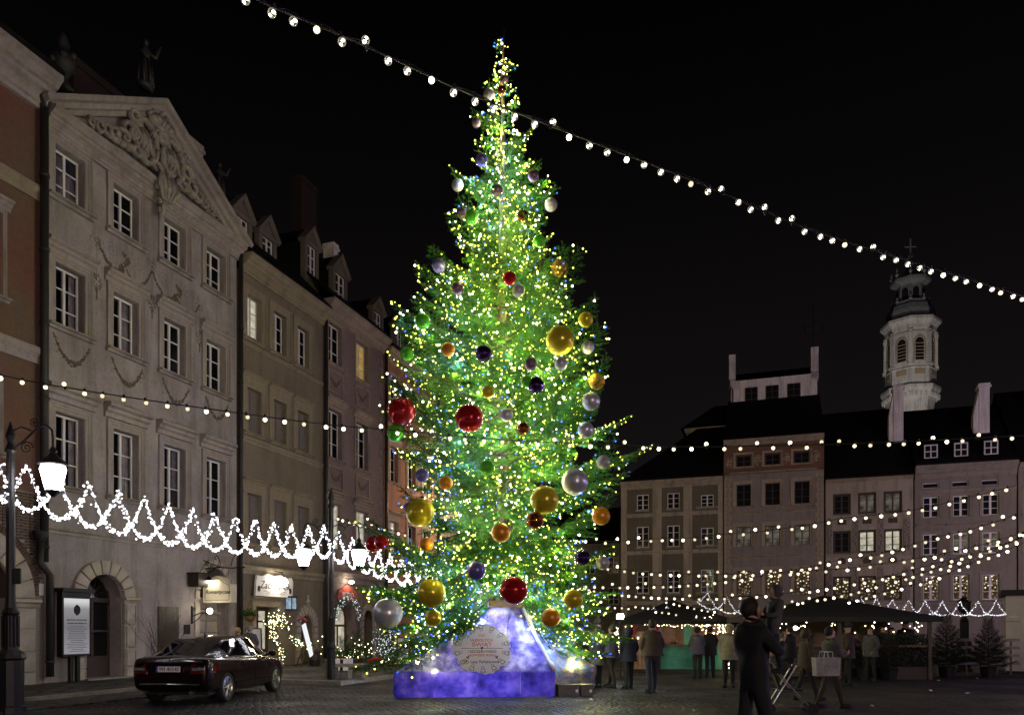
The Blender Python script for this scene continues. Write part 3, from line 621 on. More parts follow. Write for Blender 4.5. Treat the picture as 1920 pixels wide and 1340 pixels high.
# roof figures and chimneys
h1.add('chimney', chimney(18.5, 21.0, 2.0, 2.8, 16.5, 19.6, ''), M['roof_red']); h1.add('chimney', chimney(24.0, 24.75, 2.4, 3.2, 17.0, 20.5, ''), M['stone'])
def roof_figure(x, z, hgt, kind):
    mb = MB(); k = hgt / 1.8
    if kind == 'urn':
        mb.lathe([(.32*k, 0), (.36*k, .12*k), (.2*k, .3*k), (.12*k, .42*k), (.3*k, .75*k), (.36*k, .95*k), (.22*k, 1.15*k), (.14*k, 1.3*k), (.2*k, 1.42*k), (.08*k, 1.7*k), (.02*k, 1.8*k)], 10, (x, .1, z))
        for a in range(6): mb.ball((x + .3 * k * math.cos(a), .1 + .3 * k * math.sin(a), z + (.85 + .12 * (a % 3)) * k), .11 * k, 6, 5)
    else:
        mb.lathe([(.3*k, 0), (.32*k, .1*k), (.26*k, .2*k), (.22*k, .5*k), (.2*k, .8*k), (.16*k, 1.0*k), (.22*k, 1.3*k), (.16*k, 1.44*k), (.06*k, 1.5*k)], 9, (x, .1, z), .8)
        mb.ball((x, .08, z + 1.62 * k), .12 * k, 8, 6, (.9, 1, 1.2)); mb.tube([(x + .18*k, .1, z + 1.36*k), (x + .36*k, 0, z + 1.3*k), (x + .42*k, -.1, z + 1.62*k), (x + .5*k, -.1, z + 1.8*k)], [.08*k, .07*k, .055*k, .04*k], 6); mb.tube([(x - .18*k, .1, z + 1.36*k), (x - .33*k, 0, z + 1.1*k), (x - .16*k, -.15, z + .95*k)], [.08*k, .07*k, .05*k], 6)
        for i in range(7): mb.tube([(x + .2*k * math.cos(i * .9), .1 + .18*k * math.sin(i * .9), z + .95*k), (x + .27*k * math.cos(i * .9 + .2), .1 + .25*k * math.sin(i * .9 + .2), z + .1*k)], .05 * k, 5)
    return mb
h1.add('roof_urn', roof_figure(16.45, 16.6, 1.75, 'urn'), M['pipe'], True); h1.add('roof_statue', roof_figure(19.45, 18.75, 1.6, 'fig'), M['pipe'], True); h1.add('roof_statue', roof_figure(22.9, 17.1, 1.3, 'fig'), M['pipe'], True)

# ---- olive house
h2 = House('olive_house', 'olive brown plastered house with three dormers beside the pediment house', 'L', 23.9, 29.45, 15.0)
for j, (z0, z1) in enumerate(((4.85, 6.72), (9.03, 10.72), (12.6, 14.25))):
    for i, x0 in enumerate((24.33, 25.95, 27.57)):
        one = (i == 0 and j == 2)
        h2.window(x0, x0 + .82, z0, z1, nr=3, fm='white' if j == 2 else 'shutter', pm='lit_cream' if one else 'glass' if j == 2 else 'shutter', sur=(.3, .06), tm='trim2', sill=(.16, .3, .12), hood=(.32, .24, .18, .34) if j < 2 else None, rec=.16 if j < 2 else .2, label='lit cream curtained window' if one else None)
h2.arch(27.75, 28.65, .12, 1.65, 2.15, .5)
h2.holes.append((24.8, 26.1, .12, 2.45, .5))
h2.wall(M['wall2']); h2.room()
h2.cornice(14.92, 15.55, .55, 'trim2'); h2.band(3.66, 4.0, .16, 'trim2'); h2.band(8.6, 8.85, .08, 'trim2'); h2.band(12.25, 12.4, .08, 'trim2')
h2.roof(15.53, 21.5, 5.5, over=.5)
h2.pipe(29.5, .3, 15.3, .085, .16)
h2.dormer(24.75, 25.45, 16.75, 17.62, .8, .8); h2.dormer(26.35, 27.05, 16.75, 17.6, .8, .8)
h2.dormer(29.7, 30.35, 17.4, 18.85, .9, .75, mat='dormer')
mb = chimney(34.7, 36.1, 4.6, 5.2, 18, 25.4, 'brick'); h2.add('chimney', mb, M['roof_red'])
h2.arch_stones(28.2, 1.7, .46, .82, 11, -.07, .2, rise=.5)
h2.stones([[(a, z_ + .01), (b, z_ + .01), (b, z_ + .24), (a, z_ + .24)] for a, b in ((27.42, 27.73), (28.67, 28.98)) for z_ in [.13 + .26 * i for i in range(6)]], -.07, .2)
mb = MB(); mb.lathe([(.1, 0), (.06, .1), (.1, .18), (.03, .34), (.06, .42), (.01, .5)], 8, (28.2, -.1, 2.55)); h2.add('keystone_finial', mb, M['stone'])
mb = MB(); mb.box((27.75, .44, .12), (28.65, .5, 2.16)); h2.add('arched_door', mb, M['darkwood'])
d = MB(); d.box((24.8, .38, .12), (24.95, .46, 2.45)); d.box((25.95, .38, .12), (26.1, .46, 2.45)); d.box((24.95, .38, 2.3), (25.95, .46, 2.45)); d.box((24.95, .39, 1.85), (25.95, .45, 1.93)); d.box((25.42, .38, .12), (25.5, .46, 2.3)); d.box((24.95, .4, .12), (25.95, .45, .8)); h2.add('pub_door', d, M['darkwood'])
for a, b, c, e in ((24.95, 25.42, .8, 1.85), (25.5, 25.95, .8, 1.85), (24.95, 25.42, 1.93, 2.3), (25.5, 25.95, 1.93, 2.3)): mb = MB(); mb.box((a, .41, c), (b, .42, e)); h2.add('door_pane', mb, M['lit_cream'])
mb = MB(); mb.sweep([(24.78, .12), (24.78, 2.47), (26.12, 2.47), (26.12, .12)], [(0, 0), (0, .07), (.22, .07), (.22, 0)]); mb.profx(24.5, 26.4, [(.01, 2.7), (-.1, 2.7), (-.2, 2.82), (.01, 2.85)]); h2.add('door_surround', mb, M['trim2'])

# ---- mauve house with scratched ornament
m, N, L, P = nodes('scratched_mauve_plaster'); v = coords(N, L)
n1 = ntex(N, L, v, 7.5, 3, .5); mm = N.new('ShaderNodeMath'); mm.operation = 'PINGPONG'; mm.inputs[1].default_value = .07; L.new(n1, mm.inputs[0])
orn = ramp(N, L, mm.outputs[0], [(.018, (.085, .06, .06)), (.034, (.225, .155, .165))])
L.new(mix(N, L, ramp(N, L, ntex(N, L, v, .8, 5), [(.35, (0, 0, 0)), (.7, (.5, .5, .5))]), orn, (.20, .145, .155)), P.inputs['Base Color']); P.inputs['Roughness'].default_value = .9; M['wall3'] = m
M['wall3p'] = plaster('plain_mauve_plaster', (.24, .175, .16), (.2, .15, .14))
h3 = House('mauve_house', 'mauve house with scratched ornament and an amber lit window next to the olive house', 'L', 29.6, 34.98, 15.6)
for j, (z0, z1) in enumerate(((5.2, 7.25), (9.27, 11.46), (13.53, 15.34))):
    for i, x0 in enumerate((29.95, 32.36)):
        pm = 'lit_amber' if (i, j) == (1, 2) else 'lit_cream' if j == 0 else 'glass'
        h3.window(x0, x0 + 1.1, z0, z1, nr=3, pm=pm, sur=(.16, .05), tm='trim3', sill=(.16, .22, .12), hood=(.2, .34, .24, .3) if j < 2 else None, label='amber lit window' if j == 2 and i else 'softly lit window' if j == 0 else None)
h3.arch(30.5, 31.9, .5, 2.0, 2.75, .4); h3.arch(33.0, 33.9, .12, 2.0, 2.5, .4)
h3.wall(M['wall3'], z0=4.2, name='upper_wall'); h3.wall(M['wall3p'], z1=4.2, name='ground_wall'); h3.room()
h3.cornice(15.52, 16.2, .55, 'trim3'); h3.band(3.7, 4.2, .16, 'trim3')
for z0 in (8.0, 12.3):
    for x0 in (29.95, 32.36):
        mb = MB(); mb.sweep([(x0, z0), (x0, z0 + .85), (x0 + 1.1, z0 + .85), (x0 + 1.1, z0)], [(0, 0), (0, .05), (.08, .05), (.08, 0)], True)
        mb.mat(1); q = random.Random(int(z0)); paint_swag(mb, x0 + .12, z0 + .68, x0 + .98, z0 + .68, .35, .12, q, 80); h3.add('ornament_panel', mb, [M['trim3'], M['paint_brown']])
h3.quoins(34.96, 34.6, 4.3, 15.4, .42, -.03, 'trim3')
h3.roof(16.18, 21, 5, over=.5)
h3.pipe(35.06, .3, 16.0, .09, .16)
h3.dormer(32.0, 32.85, 17.3, 18.6, .9, .85)
mb = chimney(33.6, 34.0, 2.0, 2.6, 18, 20.9, 'white'); h3.add('chimney', mb, M['white_wall'])
f = MB(); f.box((30.5, .3, .5), (30.58, .38, 2.75)); f.box((31.82, .3, .5), (31.9, .38, 2.75)); f.box((30.58, .3, 1.7), (31.82, .38, 1.8)); f.box((31.16, .3, .5), (31.24, .38, 1.7)); f.box((30.58, .3, .5), (31.82, .38, .58)); f.tube([(31.2 + .66 * math.cos(PI * i / 12), .34, 2.0 + .72 * math.sin(PI * i / 12)) for i in range(13)], .04, 5); h3.add('shop_window', f, M['wood'])
for a, b, c, e in ((30.58, 31.16, .58, 1.7), (31.24, 31.82, .58, 1.7), (30.58, 31.82, 1.8, 2.72)): mb = MB(); mb.box((a, .345, c), (b, .352, e)); h3.add('shop_pane', mb, M['lit_cream'])
mb = MB(); mb.box((33.0, .34, .12), (33.9, .4, 2.5)); h3.add('shop_door', mb, M['wood'])
h3.arch_stones(33.45, 2.0, .46, .72, 9, -.06, .2, rise=.51)
h3.stones([[(a, z_ + .01), (b, z_ + .01), (b, z_ + .3), (a, z_ + .3)] for a, b in ((32.7, 32.98), (33.92, 34.2)) for z_ in [.13 + .31 * i for i in range(6)]], -.06, .2)

# ---- houses further along the row, partly behind the tree
def row_house(nm, lab, s0, s1, top, wall, trim, cols, rows, dorm=(), ridge=4.5, lit=()):
    h = House(nm, lab, 'L', s0, s1, top)
    for j, (z0, z1) in enumerate(rows):
        for i, x0 in enumerate(cols):
            h.window(x0, x0 + .95, z0, z1, nr=3, pm='lit_cream' if (i, j) in lit else 'glass', sur=(.2, .05), tm=trim, sill=(.14, .2, .1), hood=(.22, .28, .2, .26) if j < 2 else None, single=(s0 > 40))
    h.holes.append((cols[0], cols[0] + 1.1, .12, 2.6, .4))
    h.wall(M[wall]); h.room(.5 if s0 > 40 else .95); h.cornice(top - .6, top, .5, trim); h.band(3.8, 4.1, .14, trim); h.roof(top, top + ridge, 5, over=.5, mat='roof')
    for x, z in dorm: h.dormer(x, x + .75, z - .3, z + .65, .8, .7, nr=2)
    h.pipe(s1 - .05, .3, top, .08, .15)
    return h
h4 = row_house('salmon_house', 'salmon pink house partly hidden by the left branches of the lit tree', 35.12, 41.6, 15.95, 'wall4', 'trim4', (35.7, 37.8, 39.7), ((5.3, 7.2), (9.23, 11.08), (13.2, 14.72)), ((35.6, 17.5), (38.0, 17.5)), lit=((0, 0),))
row_house('pink_house', 'dusty pink tall house glimpsed through the tree beyond the salmon house', 41.7, 48.2, 16.2, 'wall5', 'trim3', (42.3, 44.5, 46.7), ((5.3, 7.1), (9.2, 11), (13.1, 14.6)), ((42.6, 17.9), (45.6, 17.9)))
row_house('ochre_house', 'ochre house at the far end of the left row behind the tree', 48.3, 55.5, 14.6, 'wall2', 'trim2', (49, 51.3, 53.6), ((5, 6.8), (8.6, 10.3), (11.9, 13.3)))

# ---- far row across the square
FW = dict(single=True, curtain=False, rec=.18)
hA = House('moss_green_house', 'moss green house with cream pilaster strips just right of the tree', 'F', -11.3, -3.6, 12.8)
for j, (z0, z1) in enumerate(((4.34, 6.09), (7.9, 9.54), (10.82, 12.03))):
    for i, x0 in enumerate((-10.1, -7.75, -5.22)):
        k = .28 if (i == 2 and j > 0) else 0
        hA.window(x0, x0 + .95, z0, z1 - k, nr=4 if j == 0 else 3, fm='white', pm='darkglass', edge=.07, mull=.1, sill=(.18, .35 if i == 2 else .06, .12), tm='trimA', **FW)
hA.wall(M['wallA']); hA.cornice(12.45, 13.0, .5, 'trimA')
for a, b in ((-11.3, -10.85), (-8.85, -8.15), (-6.5, -5.85), (-3.95, -3.6)): hA.add('pilaster_strip', MB().box((a, -.07, 0), (b, .02, 12.45)), M['trimA'])
for z in (3.45, 7.35, 10.25): hA.band(z, z + .28, .13, 'trimA')
hA.roof(13.0, 18.6, 6, over=.5, hipl=6, hipr=0)
hA.add('rear_wing', MB().box((-6.9, 5.5, 13), (-3.6, 10, 18.0)), M['wallD']); hA.cornice(17.9, 18.2, .3, 'trimA', -7.0, -3.6, 'wing_cornice'); hA.o.children[-1].location.y = 5.5
mb = MB(); mb.box((-5.6, 5.42, 16.1), (-4.85, 5.48, 17.0)); hA.add('wing_window', mb, M['lit_blue'])
mb = MB(); mb.box((-5.25, 5.4, 16.1), (-5.2, 5.415, 17.0)); mb.box((-5.6, 5.4, 16.55), (-4.85, 5.416, 16.6)); hA.add('wing_window_bars', mb, M['darkwood'])
mb = MB(); v_ = [(-7.3, 5.2, 18.2), (-3.6, 5.2, 18.2), (-3.6, 8, 20.6), (-4.8, 8, 20.6), (-7.3, 10.5, 18.2), (-3.6, 10.5, 18.2)]; mb.add(v_, [(0,1,2,3),(0,3,4),(3,2,5,4)]); hA.add('wing_roof', mb, M['roof'])

hB = House('frieze_house', 'tall taupe house with rust painted frieze and white roof storey', 'F', -3.53, 3.47, 15.35)
for j, (z0, z1) in enumerate(((4.1, 5.9), (7.72, 9.2), (10.72, 12.35))):
    for i, x0 in enumerate((-2.6, -.56, 1.48)):
        hB.window(x0, x0 + 1.02, z0, z1, nr=3, fm='darkwood', pm='lit_shop' if j == 0 else 'lit_dim' if j == 1 else 'darkglass', edge=.05, mull=.07, sur=(.26, .06), sill=(.16, .22, .1), tm='trimB', hood=(.95, .16, .22, .5) if j < 2 else (.75, .16, .22, .5), **FW)
for x0 in (-2.6, -.56, 1.45): hB.window(x0, x0 + 1.02, 13.68, 14.5, nr=2, fm='darkwood', pm='darkglass', sur=(.2, .05), sill=(.12, .25, .1), tm='trimB', **FW)
hB.wall(M['wallB'], z1=13.2, name='wall'); hB.wall(M['friezeB'], z0=13.2, name='frieze', y=-.03)
hB.cornice(15.25, 15.65, .45, 'trimB'); hB.band(13.1, 13.4, .15, 'friezeB')
hB.quoins(-3.5, -2.95, .3, 13.0, .36, -.04, 'trimB'); hB.quoins(3.44, 2.9, .3, 13.0, .36, -.04, 'trimB')
for x, z in ((-3.1, 14.05), (-1.1, 14.1), (.95, 14.1), (2.95, 14.1)):
    mb = MB(); q = random.Random(int(x * 10))
    for i in range(60): a = q.uniform(0, 6.28); rr = q.uniform(.05, .36); leaf_blob(mb, x + rr * math.cos(a) * .8, z + rr * math.sin(a) * 1.2, .05, q)
    p = prop(hB.add('painted_medallion', mb, M['trimB']), kind='stuff'); p.location.y = -.035
hB.roof(15.6, 20.2, 6, over=.4, yb=12)
u = MB(); u.box((-3.3, 5.8, 17), (3.3, 12, 21.9)); hB.add('roof_storey', u, M['white_wall'])
for x0 in (-2.2, -.58, 1.06):
    f = MB(); f.box((x0, 5.72, 19.75), (x0 + 1.0, 5.79, 21.25)); hB.add('attic_window', f, M['darkwood'])
    for i in range(2):
        for j in range(3): f = MB(); f.box((x0 + .07 + i * .47, 5.7, 19.83 + j * .48), (x0 + .46 + i * .47, 5.735, 20.24 + j * .48)); hB.add('attic_pane', f, M['darkglass'])
mb = MB(); mb.add([(-3.4, 5.5, 21.9), (3.4, 5.5, 21.9), (3.4, 8.9, 23.4), (-3.4, 8.9, 23.4), (-3.4, 12.3, 21.9), (3.4, 12.3, 21.9)], [(0,1,2,3),(3,2,4,5),(0,3,4),(1,5,2)]); hB.add('upper_roof', mb, M['roof'])
hB.add('chimney', chimney(-3.45, -2.95, 5.8, 6.6, 21.5, 24.1, 'w', .02), M['white_wall']); hB.add('chimney', chimney(2.85, 3.4, 5.8, 6.6, 21.5, 24.0, 'w', .02), M['white_wall'])
mb = MB(); mb.tube([(3.0, 6.2, 23.9), (3.0, 6.2, 27.6)], .03, 5); mb.tube([(2.0, 6.2, 26.3), (4.0, 6.2, 26.3)], .02, 4); mb.tube([(2.4, 6.2, 25.6), (3.7, 6.2, 25.6)], .025, 4)
for x in (2.0, 2.3, 3.6, 3.9): mb.tube([(x, 6.2, 26.1), (x, 6.2, 26.5)], .012, 4)
for x in (2.4, 3.7): mb.tube([(x, 6.2, 25.3), (x, 6.2, 25.9)], .03, 4)
hB.add('roof_aerial', mb, M['iron'])
mb = MB(); mb.tube([(-3.4, 5.7, 22), (-3.4, 5.7, 21.5), (-3.15, 5.7, 21.2), (-3.15, 5.7, 19)], .05, 5); hB.add('downpipe', mb, M['pipe'])

hC = House('dark_framed_house', 'pale house with broad dark window frames and black roof beside the frieze house', 'F', 3.58, 9.25, 12.2)
for j, (z0, z1) in enumerate(((3.64, 5.36), (7.0, 8.63), (9.78, 11.28))):
    for i, x0 in enumerate((4.07, 5.72, 7.38)):
        pm = 'lit_shop' if j == 0 else ('darkglass' if i == 0 else 'lit_cream' if j == 1 else 'lit_dim')
        hC.window(x0, x0 + 1.18, z0, z1, nr=3, fm='darkwood', pm=pm, edge=.16, mull=.1, sill=(.1, .02, .08), tm='trimD', **FW)
hC.wall(M['wallC']); hC.cornice(12.05, 12.35, .3, 'trimB'); hC.roof(12.3, 18.5, 6, over=.35)
for z in (3.3, 6.1, 6.75, 9.45): hC.band(z, z + .14, .07, 'trimB')
for x in (3.6, 5.32, 6.98, 8.65):
    for z0, z1 in ((3.5, 6.0), (6.95, 9.4)):
        mb = MB(); mb.box((x + .02, -.05, z0), (x + .42, .02, z1)); mb.mat(1); q = random.Random(int(x * 7 + z0))
        for i in range(60): leaf_blob(mb, x + .22 + q.uniform(-.15, .15), z0 + .1 + (z1 - z0 - .2) * i / 60, .05, q)
        for i in range(len(mb.v) - 300, len(mb.v)): mb.v[i] = (mb.v[i][0], mb.v[i][1] - .05, mb.v[i][2])
        hC.add('ornament_strip', mb, [M['trimD'], M['paint_brown']])
for z in (6.42, 9.62):
    for x in (4.66, 6.31, 7.97):
        if z > 9: hC.add('oval_panel', MB().box((x - .3, -.03, 9.05), (x + .3, .01, 9.4)), M['darkwood'])
        else: mb = MB(); mb.prism([(x + .27 * math.cos(2 * PI * i / 14), z + .27 * math.sin(2 * PI * i / 14)) for i in range(14)], -.05, .02); hC.add('round_medallion', mb, M['darkwood'])
hC.add('chimney', chimney(8.35, 9.0, 2.5, 3.3, 15, 19.4, 'w', .09, .3), M['white_wall'])

hD = House('attic_house', 'grey brown house with attic windows and three white roof dormers', 'F', 9.35, 15.5, 12.0)
for j, (z0, z1) in enumerate(((3.57, 5.31), (6.72, 8.17), (9.32, 10.75))):
    for i, x0 in enumerate((9.88, 11.72, 13.5)):
        pm = 'lit_shop' if j == 0 else ('lit_dim' if j == 1 and i else 'darkglass')
        hD.window(x0, x0 + .98, z0, z1, nr=3, fm='white', pm=pm, edge=.07, mull=.13, sur=(.16, .04), sill=(.12, .2, .1), tm='trimD', hood=(.5, .2, .2, .4) if j == 1 else None, **FW)
for x0 in (9.85, 11.65, 13.45): hD.window(x0, x0 + 1.0, 11.36, 11.72, nc=1, nr=1, fm='white', pm='darkglass', edge=.05, tm='trimD', **FW)
hD.wall(M['wallD']); hD.cornice(12.0, 12.85, .6, 'trimD'); hD.band(11.0, 11.2, .1, 'trimD'); hD.band(3.2, 3.4, .1, 'trimD'); hD.roof(12.85, 18.2, 6, over=.5)
for x0 in (9.95, 11.8, 13.6):
    mb = MB(); mb.box((-.47, 0, -.3), (.47, 2.5, 1.05)); d = mb.build('dormer', M['roof'], hD.o, (x0 + .42 - 9.35, .1, 13.42))
    f = MB(); w, h_ = .42, .95
    f.box((-w, -.06, 0), (-w + .07, 0, h_)); f.box((w - .07, -.06, 0), (w, 0, h_)); f.box((-w + .07, -.058, 0), (w - .07, 0, .07)); f.box((-w + .07, -.058, h_ - .07), (w - .07, 0, h_)); f.box((-.035, -.05, .07), (.035, 0, h_ - .07)); f.box((-w + .07, -.045, h_ / 2 - .03), (w - .07, 0, h_ / 2 + .03))
    f.mat(1); f.quad((-w, -.012, 0), (w, -.012, 0), (w, -.012, h_), (-w, -.012, h_)); f.build('window', [M['white'], M['darkglass']], d)
mb = MB(); q = random.Random(2)
for i in range(26): mb.ball((12.2 + q.uniform(-.8, .8), -.06, 5.95 + q.uniform(0, .35)), q.uniform(.06, .12), 6, 4)
hD.add('pediment_relief', mb, M['trimD'])
hD.add('chimney', chimney(13.85, 14.5, 2.5, 3.3, 15, 19.0, 'w', .1, .35), M['white_wall'])

hE = House('edge_house', 'dark plastered house cut off by the right edge', 'F', 15.6, 23, 12.3)
for z0, z1 in ((3.6, 5.3), (6.7, 8.2), (9.3, 10.8)):
    for x0 in (16.0, 18.2, 20.4): hE.window(x0, x0 + 1.0, z0, z1, nr=3, fm='white', pm='lit_shop' if z0 < 4 else 'darkglass', sur=(.16, .04), sill=(.12, .2, .1), tm='trimD', **FW)
hE.wall(M['wallD']); hE.cornice(12.2, 12.7, .45, 'trimD'); hE.roof(12.7, 19, 6, over=.4)
hE.add('gable_turret', MB().lathe([(.5, 0), (.5, 1.2), (.62, 1.3), (.3, 2.0), (.12, 2.6), (.2, 2.8), (.02, 4.2)], 8, (17.6, 3, 18.0)), M['roof'])

# a dark house beyond the corner, seen between tree and far row
hz_ = House('corner_backstreet_house', 'dim narrow house with dark roof in the gap beside the tree', 'F', -19.5, -12.6, 9.0)
hz_.o.location = far_pt(-19.5, -9)
for z0 in (3.8, 6.6):
    for x0 in (-18.6, -16.4, -14.2): hz_.window(x0, x0 + .95, z0, z0 + 1.5, fm='white', pm='darkglass', sur=(.15, .04), tm='trimD', **FW)
hz_.wall(M['wallD']); hz_.cornice(8.9, 9.3, .35, 'trimD'); hz_.roof(9.3, 13.2, 5, over=.4)

# ---- church tower
TX = at(1707, 768, 118); tw = thing('church_tower', 'white octagonal church belfry with dark tiered lantern spire behind the roofs', 'tower', (TX.x, TX.y, 0), ANG_F + math.radians(22.5 - 8))
def octp(r, z): return [(r * math.cos(PI / 8 + PI / 4 * i), r * math.sin(PI / 8 + PI / 4 * i), z) for i in range(8)]
def octlathe(pr, mb=None):
    mb = mb or MB(); vs = []
    for r, z in pr: vs += octp(r, z)
    m_ = len(pr); fs = [(i * 8 + j, i * 8 + (j + 1) % 8, (i + 1) * 8 + (j + 1) % 8, (i + 1) * 8 + j) for i in range(m_ - 1) for j in range(8)] + [tuple(range((m_ - 1) * 8, m_ * 8))]
    mb.add(vs, fs); return mb
k = 118 / F; ZT = lambda v: EYE + (HZ - v) * k
M['tower_white'] = plaster('tower_white_plaster', (.5, .48, .45), (.44, .42, .4)); M['tower_buff'] = plaster('tower_buff_panels', (.34, .26, .15), (.3, .23, .14)); M['copper'] = simple('dark_copper_roof', (.17, .175, .175), .5, metal=.1, scale=2, bst=.2)
r0 = 43 * k
octlathe([(r0 * .9, 0), (r0 * .9, ZT(770)), (r0 * .95, ZT(758)), (r0 * 1.18, ZT(738)), (r0 * 1.18, ZT(733)), (r0, ZT(731)), (r0, ZT(702)), (r0 * 1.04, ZT(700)), (r0 * .97, ZT(698)), (r0 * .95, ZT(632)), (r0 * 1.0, ZT(630)), (r0 * 1.02, ZT(622)), (r0 * 1.2, ZT(614)), (r0 * 1.2, ZT(609)), (r0 * .8, ZT(608))]).build('belfry', M['tower_white'], tw)
octlathe([(r0 * 1.1, ZT(609)), (r0 * 1.05, ZT(604)), (r0 * .98, ZT(598)), (r0 * .96, ZT(590)), (r0 * .88, ZT(580)), (r0 * .78, ZT(577)), (r0 * .78, ZT(572)), (r0 * .6, ZT(570)), (r0 * .56, ZT(540)), (r0 * .8, ZT(534)), (r0 * .82, ZT(529)), (r0 * .5, ZT(527)), (r0 * .34, ZT(515)), (r0 * .2, ZT(508)), (r0 * .12, ZT(502)), (r0 * .2, ZT(497)), (r0 * .05, ZT(490)), (r0 * .035, ZT(448))]).build('copper_lantern', M['copper'], tw)
for i in range(8):
    a = PI / 4 * i; f = MB(); ap = r0 * .955 * math.cos(PI / 8) + .02
    f.prism([(-.62, ZT(688)), (.62, ZT(688)), (.62, ZT(655))] + [(.62 * math.cos(PI * j / 8), ZT(655) + .75 * math.sin(PI * j / 8)) for j in range(1, 8)] + [(-.62, ZT(655))], -.03, .05)
    g = f.build('belfry_opening', M['darkglass'], tw); g.rotation_euler = (0, 0, a + PI / 2); g.location = (ap * math.cos(a), ap * math.sin(a), 0)
    f = MB(); f.sweep([(-.72, ZT(690)), (-.72, ZT(655))] + [(-.72 * math.cos(PI * j / 10), ZT(655) + .88 * math.sin(PI * j / 10)) for j in range(1, 10)] + [(.72, ZT(655)), (.72, ZT(690))], [(0, 0), (0, .1), (.16, .1), (.16, 0)])
    for j in range(6): f.box((-.62, -.07, ZT(688) + .5 * j), (.62, -.035, ZT(688) + .5 * j + .09))
    g2 = f.build('opening_surround', M['tower_buff'], g)
    for z0, z1, w in ((713, 703.5, .75), (626, 621, .9), (631, 634, .9)): f = MB(); f.box((-w, -.04 if z0 != 713 else -.2, ZT(z0)), (w, .02, ZT(z1))); f.build('buff_panel', M['tower_buff'], g)
    c = a + PI / 8; f = MB(); rr = r0 * .97
    f.box((-.28, -.28, ZT(699)), (.28, .28, ZT(631))); f.box((-.4, -.4, ZT(699)), (.4, .4, ZT(694))); f.box((-.36, -.36, ZT(640)), (.36, .36, ZT(636)))
    f.build('corner_pilaster', M['tower_white'], tw, (rr * math.cos(c), rr * math.sin(c), 0), c)
    for zz, rr, hh in ((577, .72, .9), (529, .74, 1.2)):
        f = MB(); f.lathe([(.22, 0), (.1, .3 * hh), (.3, .6 * hh), (.12, .9 * hh), (.18, 1.1 * hh), (.02, 1.5 * hh)], 6, (r0 * rr * math.cos(c), r0 * rr * math.sin(c), ZT(zz))); f.build('urn_finial', M['copper'], tw)
    f = MB(); f.prism([(-.45, 0), (.45, 0), (.45, 1.3), (.32, 1.6), (0, 1.75), (-.32, 1.6), (-.45, 1.3)], -.03, .05); g = f.build('lantern_opening', M['darkglass'], tw, (r0 * .55 * math.cos(a), r0 * .55 * math.sin(a), ZT(568)), a + PI / 2)
    for j in range(5): f = MB(); f.lathe([(.05, -.3), (.16, 0), (.16, .5), (.05, .5)], 5, (r0 * 1.02 * math.cos(a) - (j - 2) * .7 * math.sin(a), r0 * 1.02 * math.sin(a) + (j - 2) * .7 * math.cos(a), ZT(753))); f.build('corbel', M['tower_white'], tw)
mb = MB(); mb.tube([(-.9, 0, ZT(463)), (.9, 0, ZT(463))], .08, 4); mb.ball((0, 0, ZT(480)), .35, 8, 6); mb.build('cross', M['copper'], tw)

for i, (u_, Y_) in enumerate(((1690, 84), (1745, 90))):  # unseen flood lamps, assumed and added to brighten the tower
    p = at(u_, 772, Y_); p.z = 17.0; t = thing('assumed_tower_flood_lamp', ('assumed unseen flood lamp behind the roofs aimed at the church tower, first', 'assumed unseen flood lamp behind the roofs aimed at the church tower, second')[i], 'flood lamp', p); MB().box((-.3, -.3, -.5), (.3, .1, .3)).build('lamp_case', M['iron'], t)
    li = bpy.data.lights.new('assumed_tower_flood', 'SPOT'); li.energy = TOWER_W; li.spot_size = math.radians(60); li.spot_blend = .5; li.shadow_soft_size = .15; li.color = (1, .93, .86)
    lo = place(bpy.data.objects.new('assumed_tower_flood', li), (0, .2, .35), (0, 0, 0), t); d_ = Vector((TX.x, TX.y, 46)) - p; lo.rotation_euler = d_.to_track_quat('-Z', 'Y').to_euler()

